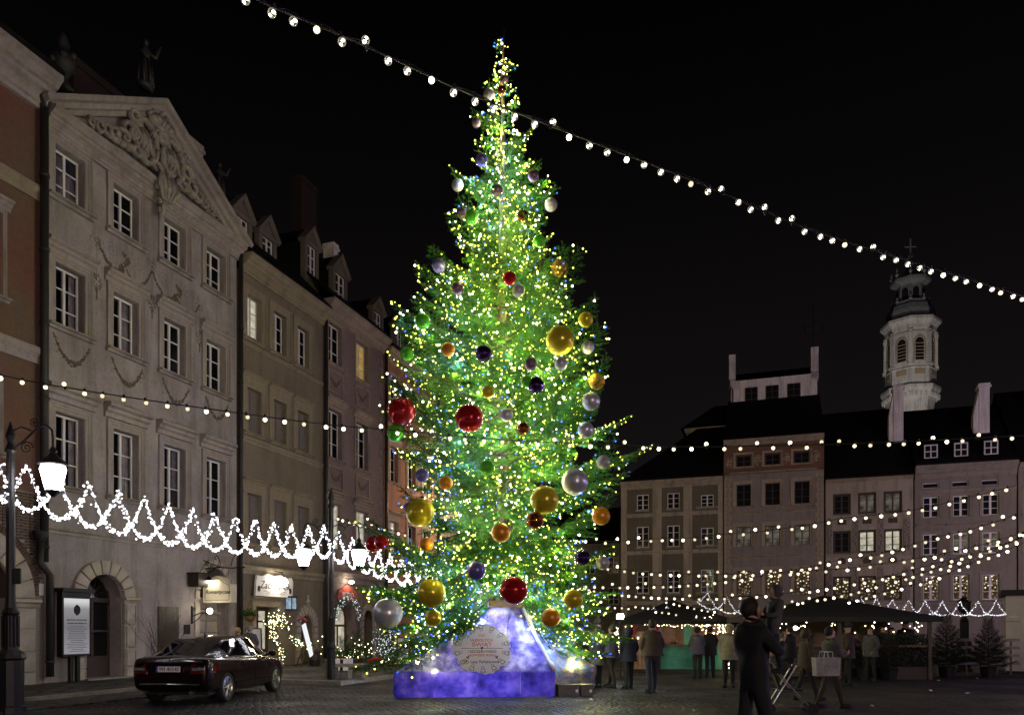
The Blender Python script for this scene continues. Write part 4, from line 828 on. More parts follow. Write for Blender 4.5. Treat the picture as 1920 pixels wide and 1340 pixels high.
# ------------------------------------------------------------------ street lamps and added fill lamps
M['lamp_glow'] = emit('lamp_glass_glow', (1.0, .90, .95), LAMP_E)
M['fill_far'] = emit('fill_glow_far', (.95, .70, 1.5), FILL_FAR_E); M['fill_back'] = emit('fill_glow_back', (1.0, .76, .70), FILL_BACK_E); M['fill_warm'] = emit('fill_glow_warm', (1.0, .80, .48), FILL_WARM_E)  # glow of the added fill lamps, tinted to suit the facades
def street_lamp(label, x, y, zl, arms, rz, lit=True, fat=1.0, group='cast iron lamps around the square', ztop=5.3, far=False):
    t = thing('street_lamp', label, 'street lamp', (x, y, 0), rz, group)
    mb = MB(); mb.lathe([(.27*fat, 0), (.27*fat, .12), (.23*fat, .14), (.23*fat, 1.0), (.27*fat, 1.04), (.25*fat, 1.12), (.15*fat, 1.2), (.13*fat, 1.3), (.13*fat, 1.85), (.16*fat, 1.9), (.1*fat, 2.0), (.085*max(fat,.8), 2.2), (.07, ztop - .2), (.1, ztop - .15), (.05, ztop), (.09, ztop + .12), (.01, ztop + .4)], 12)
    for i in range(12):
        a = 2 * PI * i / 12; mb.box((.135 * fat * math.cos(a) - .012, .135 * fat * math.sin(a) - .012, 1.25), (.135 * fat * math.cos(a) + .012, .135 * fat * math.sin(a) + .012, 1.85))
    mb.build('post', M['iron'], t, smooth=False)
    for a in arms:
        b = MB(); c, s_ = math.cos(a), math.sin(a); z = zl + .62; P = lambda r, h: (r * c, r * s_, h)
        b.tube([P(.05, z - .1), P(.25, z + .05), P(.5, z + .3), P(.68, z + .36), P(.78, z + .26), P(.8, z + .1), P(.8, z - .1)], .022, 6)
        b.tube([P(.05, z + .25), P(.2, z + .32), P(.4, z + .24)], .016, 5)
        n = 16; b.tube([P(.3 + .13 * (1 - i / n) * math.cos(i * .8), z + .02 - .1 + .13 * (1 - i / n) * math.sin(i * .8)) for i in range(n)], .014, 5); b.tube([P(.45 + .1 * (1 - i / n) * math.cos(-i * .8), z + .42 + .1 * (1 - i / n) * math.sin(-i * .8)) for i in range(n)], .012, 5)
        arm = b.build('bracket', M['iron'], t)
        cx_, cy_ = .8 * c, .8 * s_
        g = MB(); g.lathe([(.13, -.27), (.23, .13), (.2, .2)], 8, (cx_, cy_, zl)); gl_ = g.build('lantern_glass', M[{True: 'fill_far', False: 'lamp_glow', 2: 'fill_warm', 3: 'fill_back'}[far]] if lit else M['darkglass'], t)
        k_ = MB(); k_.lathe([(.24, .2), (.27, .22), (.2, .3), (.1, .38), (.06, .44), (.08, .48), (.03, .56)], 8, (cx_, cy_, zl)); k_.build('lantern_cap', M['iron'], t); MB().lathe([(.03, -.4), (.13, -.3), (.14, -.27)], 8, (cx_, cy_, zl)).build('lantern_foot', M['iron'], t)
    return t
p1, p2 = gnd(20, 1335), gnd(621, 1281)
l1 = at(68, 892, p1.y); a1 = 0.0
t = street_lamp('black iron lamp post with one glowing lantern at the left edge', p1.x, p1.y, l1.z, (.02,), 0, ztop=5.15)
sg = MB(); sg.box((.1, -.06, 2.45), (.22, -.02, 2.75)); sg.build('small_sign', M['pipe'], t)
street_lamp('black iron lamp post with glowing lanterns beside the stone bench', p2.x, p2.y, 3.7, (PI, .25), 0, ztop=5.3, fat=.52)
for lb, x, y, rz in (('added unseen iron lamp post on the near left pavement', -12.5, 4.0, 0), ('added unseen iron lamp post behind the camera', -6.0, -7.0, 0)):  # lit posts out of view, added to light the left facades
    street_lamp(lb, x, y, 4.2, (0, PI), rz)
for lb, x, y in (('added fill lamp post far out of view on the right', 37, 13), ('added fill lamp post far behind the camera', 16, -32), ('added fill lamp post beyond the right edge', 41, 30)):  # unseen lamps added to brighten the left and far facades
    street_lamp(lb, x, y, 7.5, (.3, .3 + PI / 2, .3 + PI, .3 - PI / 2), 0, far=3 if y < 0 else True, ztop=9)
street_lamp('added fill lamp post outside the far right corner', 33, 42, 9, (0, PI), 0, far=2, ztop=10)  # this and the next two: hidden lamps added to brighten the far row
street_lamp('added fill lamp post behind the tree in the middle of the square', 1.2, 43, 9.0, (PI / 2, -PI / 2), 0, far=2, ztop=10)
street_lamp('added fill lamp post hidden by the tree near the far row', -2.6, 46, 9.0, (PI / 2, -PI / 2), 0, far=2, ztop=10)
t = street_lamp('unlit dark lamp post above the fir trees on the right', at(1808, 1140, 29).x, 29.0, 2.2, (), 0, lit=False, ztop=2.2)
MB().lathe([(.1, 2.2), (.2, 2.28), (.22, 2.6), (.26, 2.62), (.05, 2.8)], 6).build('lantern', M['iron'], t)

# ------------------------------------------------------------------ the big tree
TX0, TY = -.23, 19.3
PX = TY / F
ZV = lambda v: EYE + (HZ - v) * PX
PROF = [(52, 0), (100, 9), (150, 27), (200, 45), (250, 55), (300, 72), (350, 86), (400, 98), (450, 122), (500, 150), (560, 182), (640, 206), (700, 222), (760, 226), (830, 234), (930, 232), (1010, 245), (1100, 235), (1160, 225), (1200, 205), (1250, 150)]
def prof(z):
    v = HZ - (z - EYE) / PX
    if v <= PROF[0][0]: return 0.0
    for (a, ra), (b, rb) in zip(PROF, PROF[1:]):
        if v <= b: return (ra + (rb - ra) * (v - a) / (b - a)) * PX
    return PROF[-1][1] * PX
m, N, L, P = nodes('fir_needles'); oi = N.new('ShaderNodeObjectInfo'); v = coords(N, L)
g1 = ramp(N, L, ntex(N, L, v, 2.2, 3), [(.3, (.011, .072, .011)), (.55, (.030, .138, .010)), (.8, (.075, .20, .014))])
hs = N.new('ShaderNodeHueSaturation'); mr = N.new('ShaderNodeMapRange'); mr.inputs[3].default_value = .6; mr.inputs[4].default_value = 1.35
L.new(oi.outputs['Random'], mr.inputs[0]); L.new(mr.outputs[0], hs.inputs['Value']); L.new(g1, hs.inputs['Color']); L.new(hs.outputs[0], P.inputs['Base Color'])
P.inputs['Roughness'].default_value = .55; P.inputs['Specular IOR Level'].default_value = .3
tl_ = N.new('ShaderNodeBsdfTranslucent'); L.new(hs.outputs[0], tl_.inputs['Color']); ms_ = N.new('ShaderNodeMixShader'); ms_.inputs[0].default_value = .45
L.new(P.outputs[0], ms_.inputs[1]); L.new(tl_.outputs[0], ms_.inputs[2]); L.new(ms_.outputs[0], N['Material Output'].inputs['Surface']); M['needle'] = m
def make_branch(Ln, seed, droop=.1, dense=1.0):
    q = random.Random(seed); V = []; Fc = []; tips = []
    mb = MB()
    def stem(t): return Vector((Ln * t, .03 * Ln * math.sin(3 * t + seed), Ln * (-droop * math.sin(PI * t * .9) + .10 * t * t)))
    def needles(p, d, ln, step=.014, nl=.05):
        a = d.cross(Vector((0, 0, 1))); a = a.normalized() if a.length > .05 else Vector((0, 1, 0)); b = a.cross(d)
        n = max(2, int(ln / step * dense))
        for i in range(n):
            c = p + d * (ln * i / n); w = q.gauss(0, .75) + (0 if i % 2 else PI)
            if q.random() < .25: w = PI / 2 + q.gauss(0, .5)
            o = (a * math.cos(w) + b * math.sin(w)); e = (d * q.uniform(.45, .8) + o).normalized() * nl * q.uniform(.75, 1.2)
            s_ = d * .008; k = len(V); V.extend((c - s_, c + s_, c + e)); Fc.append((k, k + 1, k + 2))
    n = 9; mb.tube([stem(i / n) for i in range(n + 1)], [max(.004, .012 * Ln ** .8 * (1 - .85 * i / n)) for i in range(n + 1)], 5)
    needles(stem(.75), (stem(1) - stem(.75)).normalized(), Ln * .27)
    t = .1 + .04 / Ln; sd = 1
    while t < .985:
        sd = -sd; p = stem(t); d0 = (stem(min(1, t + .03)) - stem(t - .03)).normalized()
        l = min(.95, (.30 * Ln + .08) * (1 - t) ** .75 * (.55 + .6 * min(1, t * 4)) + .13) * q.uniform(.75, 1.15)
        sidev = Vector((0, sd, 0)); d = (d0 * q.uniform(.7, .95) + sidev * q.uniform(.7, 1) + Vector((0, 0, q.uniform(-.22, .12)))).normalized()
        m_ = max(2, int(l / .12)); pts = [p + d * (l * i / m_) + Vector((0, 0, -.16 * (l * i / m_) ** 2 + .02 * math.sin(i))) for i in range(m_ + 1)]
        mb.tube(pts, [.006 * (1 - .6 * i / m_) for i in range(m_ + 1)], 3, cap=False)
        for i, (u, w) in enumerate(zip(pts, pts[1:])):
            dd = (w - u); needles(u, dd.normalized(), dd.length)
            if l > .26 and i < m_:
                for s2 in (-1, 1):
                    ls = min(.34, .45 * l * (1 - (i + .3) / m_) + .07) * q.uniform(.7, 1.2)
                    pd = d.cross(Vector((0, 0, 1))) * s2; ds = (d * .8 + pd * .75 + Vector((0, 0, q.uniform(-.35, .1)))).normalized()
                    needles(u, ds, ls)
                    if q.random() < .5: tips.append(u + ds * ls * q.uniform(.3, 1))
        tips.append(pts[-1]); tips.append(pts[len(pts) // 2])
        t += q.uniform(.05, .075) / Ln ** .8
    tips.append(stem(1.0)); k = len(mb.v)
    mb.v += [tuple(p) for p in V]; mb.f += [tuple(k + i for i in f) for f in Fc]; mb.m += [1] * len(Fc)
    return mb.mesh('fir_branch', [M['bark'], M['needle']]), tips
BR = {}
for i, Ln in enumerate((.35, .6, .95, 1.4, 1.9, 2.5, 3.1)): BR[Ln] = [make_branch(Ln, 10 * i + j, (.02, .03, .05, .06, .08, .10, .12)[i]) for j in (1, 2)]
tree = thing('christmas_tree', 'tall fir tree covered in lights and baubles in the middle of the square', 'tree', (TX0, TY, 0), 0)
mb = MB(); mb.tube([(0, 0, 1.5), (.02, .01, 5), (-.02, 0, 9), (.0, .01, 13), (0, 0, 15.4), (.03, 0, 16.62)], [.2, .17, .12, .075, .03, .008], 10); mb.build('trunk', M['bark'], tree, smooth=True)
q = random.Random(21); LEDS = []
NB = 232; zs = []
z = 1.75
wsum = []; tot = 0; zz = 1.7
while zz < 16.2: r_ = prof(zz); tot += (.34 if zz > 9 else .2) + r_ * .75 + .25 * r_ * r_ / 3; wsum.append((zz, tot)); zz += .05
for i in range(NB):
    tgt = (i + .5) / NB * tot
    zs.append(next(a for a, b in wsum if b >= tgt))
az = .4
for i, z in enumerate(zs):
    az += 2.39996 + q.uniform(-.25, .25); a = az % (2 * PI)
    fr = (z - 1.7) / 14.5
    el = math.radians(-26 + 90 * fr ** 1.1 + q.uniform(-9, 9)) if fr < .3 else math.radians(-26 + 90 * .3 ** 1.1 + (fr - .3) * 60 + q.uniform(-9, 9))
    tipz = z + math.sin(el) * prof(z) * .8
    Lw = max(.28, prof(max(1.2, tipz)) * (q.uniform(1.0, 1.2 if z < 7 else 1.1) if q.random() < .3 else q.uniform(.58, .9)) / max(.55, math.cos(el)))
    front = math.sin(a) < -.35                       # towards the camera: leave the printed base in view
    if z < 3.05 and math.sin(a) < -.45: 
        if z < 2.5: continue
        el = math.radians(q.uniform(0, 12)); Lw = min(Lw, 1.7)
    if z < 2.9 and abs(math.cos(a)) > .55: el -= math.radians(9)
    Lk = min(BR, key=lambda k_: abs(k_ - Lw)); me, tips = q.choice(BR[Lk]); sc = Lw / Lk
    rot = Matrix.Rotation(a, 4, 'Z') @ Matrix.Rotation(-el, 4, 'Y') @ Matrix.Rotation(q.uniform(-.35, .35), 4, 'X')
    b = inst('branch', me, tree, (0, 0, z), rot.to_euler(), (sc, q.uniform(.9, 1.15) * max(sc, .9), sc))
    mw = Matrix.Translation((TX0, TY, z)) @ rot
    LEDS.append(mw @ Vector((Lk * sc * 1.0, 0, tips[-1].z * sc + .01)))
    for p in q.sample(tips, min(len(tips), int(6 + Lw * 11.5))):
        if q.random() < .25 + .75 * p.x / Lk: LEDS.append(mw @ Vector((p.x * sc, p.y * max(sc, .9), p.z * sc + .015)))
for i in range(40):
    sd = 1 if i % 5 > 2 else -1; a = (0 if sd > 0 else PI) + q.uniform(-.7, .7) - sd * .25; z = q.uniform(1.9, 3.6); el = -math.radians(q.uniform(20, 48)); Lw = q.uniform(1.6, 3.0) * (1.0 if sd < 0 else .78); Lk = min(BR, key=lambda k_: abs(k_ - Lw)); me, tips = q.choice(BR[Lk])
    if math.sin(a) < -.8: continue
    rot = Matrix.Rotation(a, 4, 'Z') @ Matrix.Rotation(-el, 4, 'Y') @ Matrix.Rotation(q.uniform(-.5, .5), 4, 'X')
    off = Vector((sd * q.uniform(.3, 1.2), q.uniform(-.7, .3), 0)); inst('branch', me, tree, (off.x, off.y, z), rot.to_euler()); mw = Matrix.Translation(Vector((TX0, TY, z)) + off) @ rot
    for p in q.sample(tips, min(len(tips), 22)): LEDS.append(mw @ p)
for i in range(210):                                  # lights wound up the trunk
    z = 1.9 + i * .068; a = i * .9; r_ = .22 * (1 - i / 230) + q.uniform(.03, .3); LEDS.append(Vector((TX0 + r_ * math.cos(a), TY + r_ * math.sin(a), z)))
# ------------------------------------------------------------------ baubles
def bmat(nm, c, rough, metal=1.0):
    m, N, L, P = nodes(nm); v = coords(N, L); f = ntex(N, L, v, 4, 3)
    L.new(ramp(N, L, f, [(.3, tuple(x * .85 for x in c)), (.7, tuple(min(1, x * 1.1) for x in c))]), P.inputs['Base Color']); P.inputs['Roughness'].default_value = rough; P.inputs['Metallic'].default_value = metal
    P.inputs['Coat Weight'].default_value = .5 if rough < .2 else 0; return m
BM = {'red': bmat('red_bauble', (.5, .012, .018), .1, .5), 'gold': bmat('yellow_gold_bauble', (.62, .52, .03), .22, .35), 'silver': bmat('silver_bauble', (.55, .55, .62), .28, .5), 'purple': bmat('dark_purple_bauble', (.10, .05, .22), .1, .9),
      'violet': bmat('violet_bauble', (.2, .18, .5), .2, .5), 'green': bmat('lime_green_bauble', (.10, .55, .03), .18, .25), 'orange': bmat('orange_bauble', (.75, .30, .015), .3, .25), 'mauve': bmat('mauve_bauble', (.2, .13, .18), .25, .5), 'pearl': bmat('pearl_white_bauble', (.45, .44, .40), .35, .3), 'copper': bmat('copper_bauble', (.5, .16, .04), .15, .9)}
bl = MB(); bl.ball((0, 0, 0), 1, 24, 16); BMESH = {}
for k in BM: BMESH[k] = bl.mesh('bauble', BM[k], True)
cap_me = MB().lathe([(.2, .93), (.2, 1.1), (.16, 1.12), (.03, 1.13)], 10).tube([(.0, 0, 1.1), (.07, 0, 1.18), (0, 0, 1.28), (-.07, 0, 1.18), (0, 0, 1.1)], .02, 5).mesh('bauble_cap', M['chrome'])
def bauble(u, v, r, c, label, dep=.92):
    z = EYE + (HZ - v) * PX; Rz = max(prof(z), .25)
    Y = TY
    for _ in range(4):
        X = (u - CX) / F * Y; dx = X - TX0; Y = TY - math.sqrt(max(.02, Rz * Rz - dx * dx)) * dep
    p = at(u, v, Y); rad = r / F * Y
    o = inst('bauble', BMESH[c], None, p, (R.uniform(-.2, .2), R.uniform(-.2, .2), R.uniform(0, 6)), rad); prop(o, label, 'bauble', 'baubles hung on the fir tree')
    inst('bauble_cap', cap_me, o)
    dx, dy = p.x - TX0, p.y - TY; rr = math.hypot(dx, dy)
    if abs(dx) > .62 * Rz or rr > .95 * Rz:            # the bough that carries it
        zt = p.z + rad * 1.22; el = .32 if zt > 5 else .12; top = Vector((p.x, p.y, zt)); z0 = zt - math.tan(el) * rr; Lw = rr / math.cos(el) * 1.1 + .06
        Lk = min(BR, key=lambda k_: abs(k_ - Lw)); me, tips = BR[Lk][len(LEDS) % 2]; sc = Lw / Lk; rot = Matrix.Rotation(math.atan2(dy, dx), 4, 'Z') @ Matrix.Rotation(-el, 4, 'Y')
        inst('branch', me, tree, (0, 0, z0), rot.to_euler(), (sc, max(sc, .8), sc)); mw = Matrix.Translation((TX0, TY, z0)) @ rot
        for t_ in R.sample(tips, min(len(tips), int(5 + Lw * 5))): LEDS.append(mw @ (t_ * sc))
    return o
W_ = {'red': 'glossy red', 'gold': 'yellow gold', 'silver': 'silver', 'purple': 'dark purple', 'violet': 'violet blue', 'green': 'lime green', 'orange': 'orange', 'mauve': 'dusky mauve', 'pearl': 'pearl white', 'copper': 'copper red'}
BAUBLES = [
 (753, 772, 27, 'red', 'large glossy red bauble at the left edge above the mid light string'), (880, 784, 27, 'red', 'large glossy red bauble in mid tree just above the light string'), (963, 1106, 27, 'red', 'large glossy red bauble hanging right above the printed base'),
 (1050, 638, 27, 'gold', 'large yellow gold bauble high on the right side of the tree'), (1021, 937, 27, 'gold', 'large yellow gold bauble right of the trunk at half height'), (788, 960, 27, 'gold', 'large yellow gold bauble on the left side at half height'), (809, 1111, 27, 'gold', 'large yellow gold bauble low on the left above the white garland'),
 (1078, 903, 25, 'silver', 'large matt silver bauble on the right at half height'), (727, 1149, 28, 'silver', 'large silver violet bauble lowest on the left edge'),
 (700, 1020, 15, 'red', 'red bauble of a pair at the left tip, outer one'), (716, 1016, 14, 'red', 'red bauble of a pair at the left tip, inner one'), (955, 522, 13, 'red', 'small red bauble in the upper middle of the tree'), (980, 405, 11, 'copper', 'small copper red bauble in the upper part right of centre'), (1003, 975, 17, 'copper', 'copper red bauble below the large gold one near the trunk'), (981, 803, 12, 'copper', 'small copper bauble right of the trunk at string height'), (941, 170, 9, 'copper', 'small copper bauble near the very top'),
 (907, 663, 16, 'purple', 'dark purple bauble left of the trunk in the upper half'), (1005, 722, 16, 'purple', 'dark purple bauble right of the trunk in the middle'), (1092, 1045, 15, 'purple', 'dark purple bauble low at the right edge'), (903, 300, 12, 'violet', 'violet bauble near the top on the left'), (823, 498, 13, 'violet', 'violet bauble on the left shoulder of the tree'), (792, 891, 13, 'violet', 'violet bauble on the left above the gold one'), (893, 1069, 18, 'violet', 'violet silver bauble low left of the trunk'), (768, 952, 11, 'violet', 'small violet bauble half behind the left gold bauble'), (1052, 682, 12, 'silver', 'small silver bauble under the high gold one'),
 (858, 541, 12, 'mauve', 'mauve bauble on the left upper side'), (932, 357, 11, 'mauve', 'mauve bauble in the top third at the centre'), (866, 400, 10, 'mauve', 'mauve bauble beside a green one on the upper left'), (995, 682, 12, 'mauve', 'mauve bauble right of centre below the gold one'), (1000, 330, 11, 'mauve', 'mauve bauble near the top on the right'), (893, 230, 9, 'mauve', 'mauve bauble at the left edge near the top'), (945, 150, 9, 'mauve', 'small mauve bauble highest of all on the tree'),
 (792, 602, 15, 'green', 'lime green bauble on the left upper edge'), (763, 663, 13, 'green', 'lime green bauble left edge below its twin'), (741, 812, 16, 'green', 'lime green bauble under the left red one'), (1011, 452, 12, 'green', 'lime green bauble on the upper right'), (884, 408, 13, 'green', 'lime green bauble on the upper left'), (913, 876, 15, 'green', 'lime green bauble near the trunk at half height'), (988, 715, 11, 'green', 'lime green bauble tucked in beside the purple one'),
 (1050, 503, 16, 'orange', 'orange bauble on the upper right'), (1127, 967, 17, 'orange', 'orange bauble hanging from the right branch tip'), (939, 998, 18, 'orange', 'orange bauble in front of the trunk low down'), (1033, 1157, 18, 'orange', 'orange bauble beside the slope of the printed base'), (1119, 715, 15, 'orange', 'orange bauble at the right tip above two silver ones'), (840, 655, 13, 'orange', 'orange bauble half hidden on the upper left'), (836, 905, 13, 'orange', 'orange bauble half hidden left of the green one'), (800, 1020, 13, 'orange', 'orange bauble in shade on the low left'),
 (1098, 599, 14, 'gold', 'yellow silver bauble on the upper right edge'), (1075, 1122, 18, 'gold', 'yellow bauble low on the right'), (812, 1158, 16, 'gold', 'yellow bauble under the low left gold one'), (915, 735, 12, 'gold', 'pale yellow bauble left of the trunk in mid tree'),
 (1108, 752, 17, 'silver', 'silver bauble at the right edge under the orange one'), (1098, 806, 15, 'silver', 'silver bauble right edge just above the light string'), (1131, 866, 13, 'pearl', 'pearl bauble at the right tip below the string'), (1102, 651, 12, 'silver', 'small silver bauble right of the high gold one'), (1033, 384, 12, 'pearl', 'pearl bauble at the upper right tip'), (917, 178, 11, 'pearl', 'pearl bauble near the top left'), (858, 347, 11, 'pearl', 'pearl bauble at the upper left edge'), (1130, 1055, 13, 'pearl', 'pearl bauble low right beside the dark purple one'), (972, 545, 12, 'pearl', 'pearl bauble half hidden below the small red one'), (950, 778, 12, 'silver', 'small silver bauble close to the trunk above the string')]
for a in BAUBLES: bauble(*a)

M['led_warm'] = emit('warm_led', (1.0, .92, .12), LED_E, False); M['led_white'] = emit('white_led', (1.0, .98, .78), LED_E * 1.6, False); M['led_blue'] = emit('blue_led', (.03, .13, 1.0), LED_E * .7, False)
lw_, lh_, lb_ = MB(), MB(), MB()
for p in LEDS:
    low = max(0, 1 - p.z / 9); x = q.random()
    if x < .15 + .25 * low: lb_.octa(p, .0165 * q.uniform(.8, 1.3))
    elif x < .36 + .2 * low: lh_.octa(p, .0175 * q.uniform(.8, 1.7))
    else: lw_.octa(p, .0155 * q.uniform(.8, 1.5))
print('LEDS', len(LEDS))
for i, p in enumerate(q.sample(LEDS, 700)):            # part of the bulbs of the strings as real lamps
    blue = q.random() < (.52 if p.z < 3.0 else .62 if p.x < TX0 - 1.4 and p.z < 9 else .18)
    li = bpy.data.lights.new('string_bulb', 'POINT'); li.energy = TREE_W * q.uniform(.5, 1.6) * (1.2 if blue else 1); li.color = (.22, .34, 1) if blue else (1, .90, .24); li.shadow_soft_size = .016
    k_ = q.uniform(.5, 1.0); place(bpy.data.objects.new('string_bulb', li), Vector((TX0 + (p.x - TX0) * k_, TY + (p.y - TY) * k_, p.z - .03)))
ls = thing('tree_light_string', 'warm and blue light strings wound all over the fir tree', 'string lights', (0, 0, 0))
prop(lw_.build('warm_bulbs', M['led_warm'], ls), kind='stuff'); prop(lh_.build('white_bulbs', M['led_white'], ls), kind='stuff'); prop(lb_.build('blue_bulbs', M['led_blue'], ls), kind='stuff')

# ------------------------------------------------------------------ printed base under the tree
def thin(m, N, L, P, col, k=.5):       # thin cloth that lets the assumed lamps inside shine through
    t_ = N.new('ShaderNodeBsdfTranslucent'); x_ = N.new('ShaderNodeMixShader'); x_.inputs[0].default_value = k
    if isinstance(col, tuple): t_.inputs['Color'].default_value = col
    else: L.new(col, t_.inputs['Color'])
    L.new(P.outputs[0], x_.inputs[1]); L.new(t_.outputs[0], x_.inputs[2]); L.new(x_.outputs[0], N['Material Output'].inputs['Surface'])
m, N, L, P = nodes('printed_winter_fabric'); v = coords(N, L)
f1 = ntex(N, L, v, 2.4, 7, .62); c1 = ramp(N, L, f1, [(.37, (.045, .032, .2)), (.5, (.19, .16, .42)), (.63, (.56, .54, .70))]); L.new(c1, P.inputs['Base Color']); P.inputs['Roughness'].default_value = .55; bump(N, L, P, ntex(N, L, v, 5, 4), .35, .05); thin(m, N, L, P, c1); M['fabric'] = m
m, N, L, P = nodes('printed_blue_fabric'); v = coords(N, L)
c1 = ramp(N, L, ntex(N, L, v, 2.6, 7, .6), [(.33, (.02, .016, .2)), (.48, (.09, .065, .55)), (.65, (.26, .2, .75))]); L.new(c1, P.inputs['Base Color']); P.inputs['Roughness'].default_value = .5; thin(m, N, L, P, c1); bump(N, L, P, ntex(N, L, v, 3, 4), .4, .06); M['fabric_blue'] = m
m, N, L, P = nodes('printed_side_fabric'); v = coords(N, L, (1, 1, 3))
L.new(ramp(N, L, ntex(N, L, v, 2.2, 6, .6), [(.35, (.04, .12, .30)), (.5, (.14, .20, .34)), (.6, (.36, .26, .22)), (.72, (.5, .5, .5))]), P.inputs['Base Color']); P.inputs['Roughness'].default_value = .45; bump(N, L, P, ntex(N, L, v, 4, 4), .6, .08); M['fabric_side'] = m
m, N, L, P = nodes('printed_white_cloth'); P.inputs['Base Color'].default_value = (.7, .68, .72, 1); P.inputs['Roughness'].default_value = .6; thin(m, N, L, P, (.7, .68, .72, 1)); M['cloth_white'] = m
BA = math.atan2(.42, 3.75); base = thing('tree_stand', 'fabric wrapped pyramid base printed with blue violet winter scenery under the tree', 'tree stand', (-.27, 19.25, 0), BA)
B0 = Vector((-.27, 19.25)); rotb = lambda x, y: ((x - B0.x) * math.cos(-BA) - (y - B0.y) * math.sin(-BA), (x - B0.x) * math.sin(-BA) + (y - B0.y) * math.cos(-BA))
Q0 = [Vector(rotb(*p)) for p in ((-2.76, 17.78), (1.01, 18.2), (2.25, 20.6), (-1.9, 20.6))]          # foot of the base
Q1 = [Vector(rotb(*p)) for p in ((-.52, 19.0), (.22, 19.05), (.34, 19.6), (-.5, 19.6))]               # its top under the trunk
lerp = lambda a, b, t: a + (b - a) * t
def wrap(rings, mats, n=26, amp=1.0):
    mb = MB(); vs = []
    for (k_, grow, z) in rings:
        C4 = [Q0[i].lerp(Q1[i], k_) for i in range(4)]; cc = sum(C4, Vector((0, 0))) / 4; C4 = [cc + (c - cc) * (1 + grow) for c in C4]
        for sd in range(4):
            for i in range(n):
                p = C4[sd].lerp(C4[(sd + 1) % 4], i / n); x, y = p.x, p.y; a_ = amp * (2.6 if sd == 1 else 1)
                w = mnoise.noise(Vector((x * 1.3, y * 1.3, z * 1.6))) * .045 * a_ + mnoise.noise(Vector((x * 4, y * 4, z * 3 + 7))) * .016 * a_
                d = p.normalized(); vs.append((x + d.x * w, y + d.y * w, z + w * .3))
    m_ = 4 * n
    for r in range(len(rings) - 1):
        for i in range(m_): mb.f.append((r * m_ + i, r * m_ + (i + 1) % m_, (r + 1) * m_ + (i + 1) % m_, (r + 1) * m_ + i)); mb.m.append(mats(i // n))
    mb.v = vs; mb.f.append(tuple((len(rings) - 1) * m_ + i for i in range(m_))); mb.m.append(0); return mb
side = lambda s_: 1 if s_ == 1 else 0
wrap([(0, -.03, .0), (0, .0, .1), (0, -.01, .3), (0, .0, .44), (0, -.005, .56), (.03, -.01, .615)], side).build('platform_cover', [M['fabric_blue'], M['fabric_side']], base, smooth=True)
wrap([(.03 + .97 * (i / 12) ** .9, 0, lerp(.60, 2.13, i / 12)) for i in range(13)], side, amp=.8).build('pyramid_cover', [M['fabric'], M['fabric_side']], base, smooth=True)
sm_ = MB()
for f_ in (.26, .52, .78): a_ = Q0[0].lerp(Q0[1], f_); d_ = a_.normalized(); sm_.tube([(a_.x + d_.x * .035, a_.y + d_.y * .035, z) for z in (.02, .2, .4, .58)], .007, 4)
for f_ in (.3, .66): sm_.tube([(lerp(Q0[0].lerp(Q0[1], f_).x, Q1[0].lerp(Q1[1], f_).x, .04 + .9 * i / 8), lerp(Q0[0].lerp(Q0[1], f_).y, Q1[0].lerp(Q1[1], f_).y, .04 + .9 * i / 8) - .03, .63 + 1.4 * i / 8) for i in range(9)], .007, 4)
prop(sm_.build('seams', M['fabric'], base), kind='stuff')
hem = [Q0[1].lerp(Q1[1], .03 + .97 * (i / 12) ** .9) for i in range(13)]
MB().tube([(p.x + .02, p.y - .03, lerp(.62, 2.15, i / 12) + .01 * math.sin(i * 2)) for i, p in enumerate(hem)], [.05 + .012 * math.sin(i * 1.7) for i in range(13)], 6).build('rope_hem', M['paper'], base, smooth=True)
fm0, fm1 = (Q0[0] + Q0[1]) / 2, (Q1[0] + Q1[1]) / 2
fz = math.atan2(fm1.y - fm0.y, 1.52)
em = MB(); n = 144; rr = lambda i: .64 + .075 * abs(math.sin(7 * PI * i / n * 1.0)) ** .6 + .012 * math.sin(2 * PI * i * 24 / n)
em.quad(*[(rr(i) * math.cos(2 * PI * i / n), -.01, rr(i) * .98 * math.sin(2 * PI * i / n)) for i in range(n)])
tt_ = .36; ec = Q0[0].lerp(Q1[0], tt_).lerp(Q0[1].lerp(Q1[1], tt_), .46)
eb = em.build('doily_emblem', M['cloth_white'], base, (ec.x, ec.y - .075, .62 + 1.5 * (tt_ - .02)), (-fz, 0, 0))
lace = MB()
for i in range(14):
    a = 2 * PI * (i + .5) / 14
    for rr_, r2 in ((.6, .05), (.52, .035), (.66, .03)):
        lace.tube([(rr_ * math.cos(a) + r2 * math.cos(2 * PI * j / 10), -.014, rr_ * math.sin(a) + r2 * math.sin(2 * PI * j / 10)) for j in range(11)], .005, 4)
    for d_ in (-.1, .1): lace.tube([(.55 * math.cos(a + d_ * .6), -.014, .55 * math.sin(a + d_ * .6)), (.67 * math.cos(a + d_), -.014, .67 * math.sin(a + d_))], .005, 4)
lace.build('lace_pattern', M['ink'], eb)
def text(body, size, mat, parent, loc, rot=(PI / 2, 0, 0), ext=.004, shear=0.0, name='lettering', align='CENTER', sx=1.0):
    c = bpy.data.curves.new(name, 'FONT'); c.body = body; c.size = size; c.extrude = ext; c.align_x = align; c.align_y = 'CENTER'; c.shear = shear; c.resolution_u = 3
    c.materials.append(mat); tmp = place(bpy.data.objects.new(name, c)); me = bpy.data.meshes.new_from_object(tmp.evaluated_get(bpy.context.evaluated_depsgraph_get()))
    bpy.data.objects.remove(tmp); bpy.data.curves.remove(c); o = prop(inst(name, me, parent, loc, rot, (sx, 1, 1)), kind='stuff'); return o
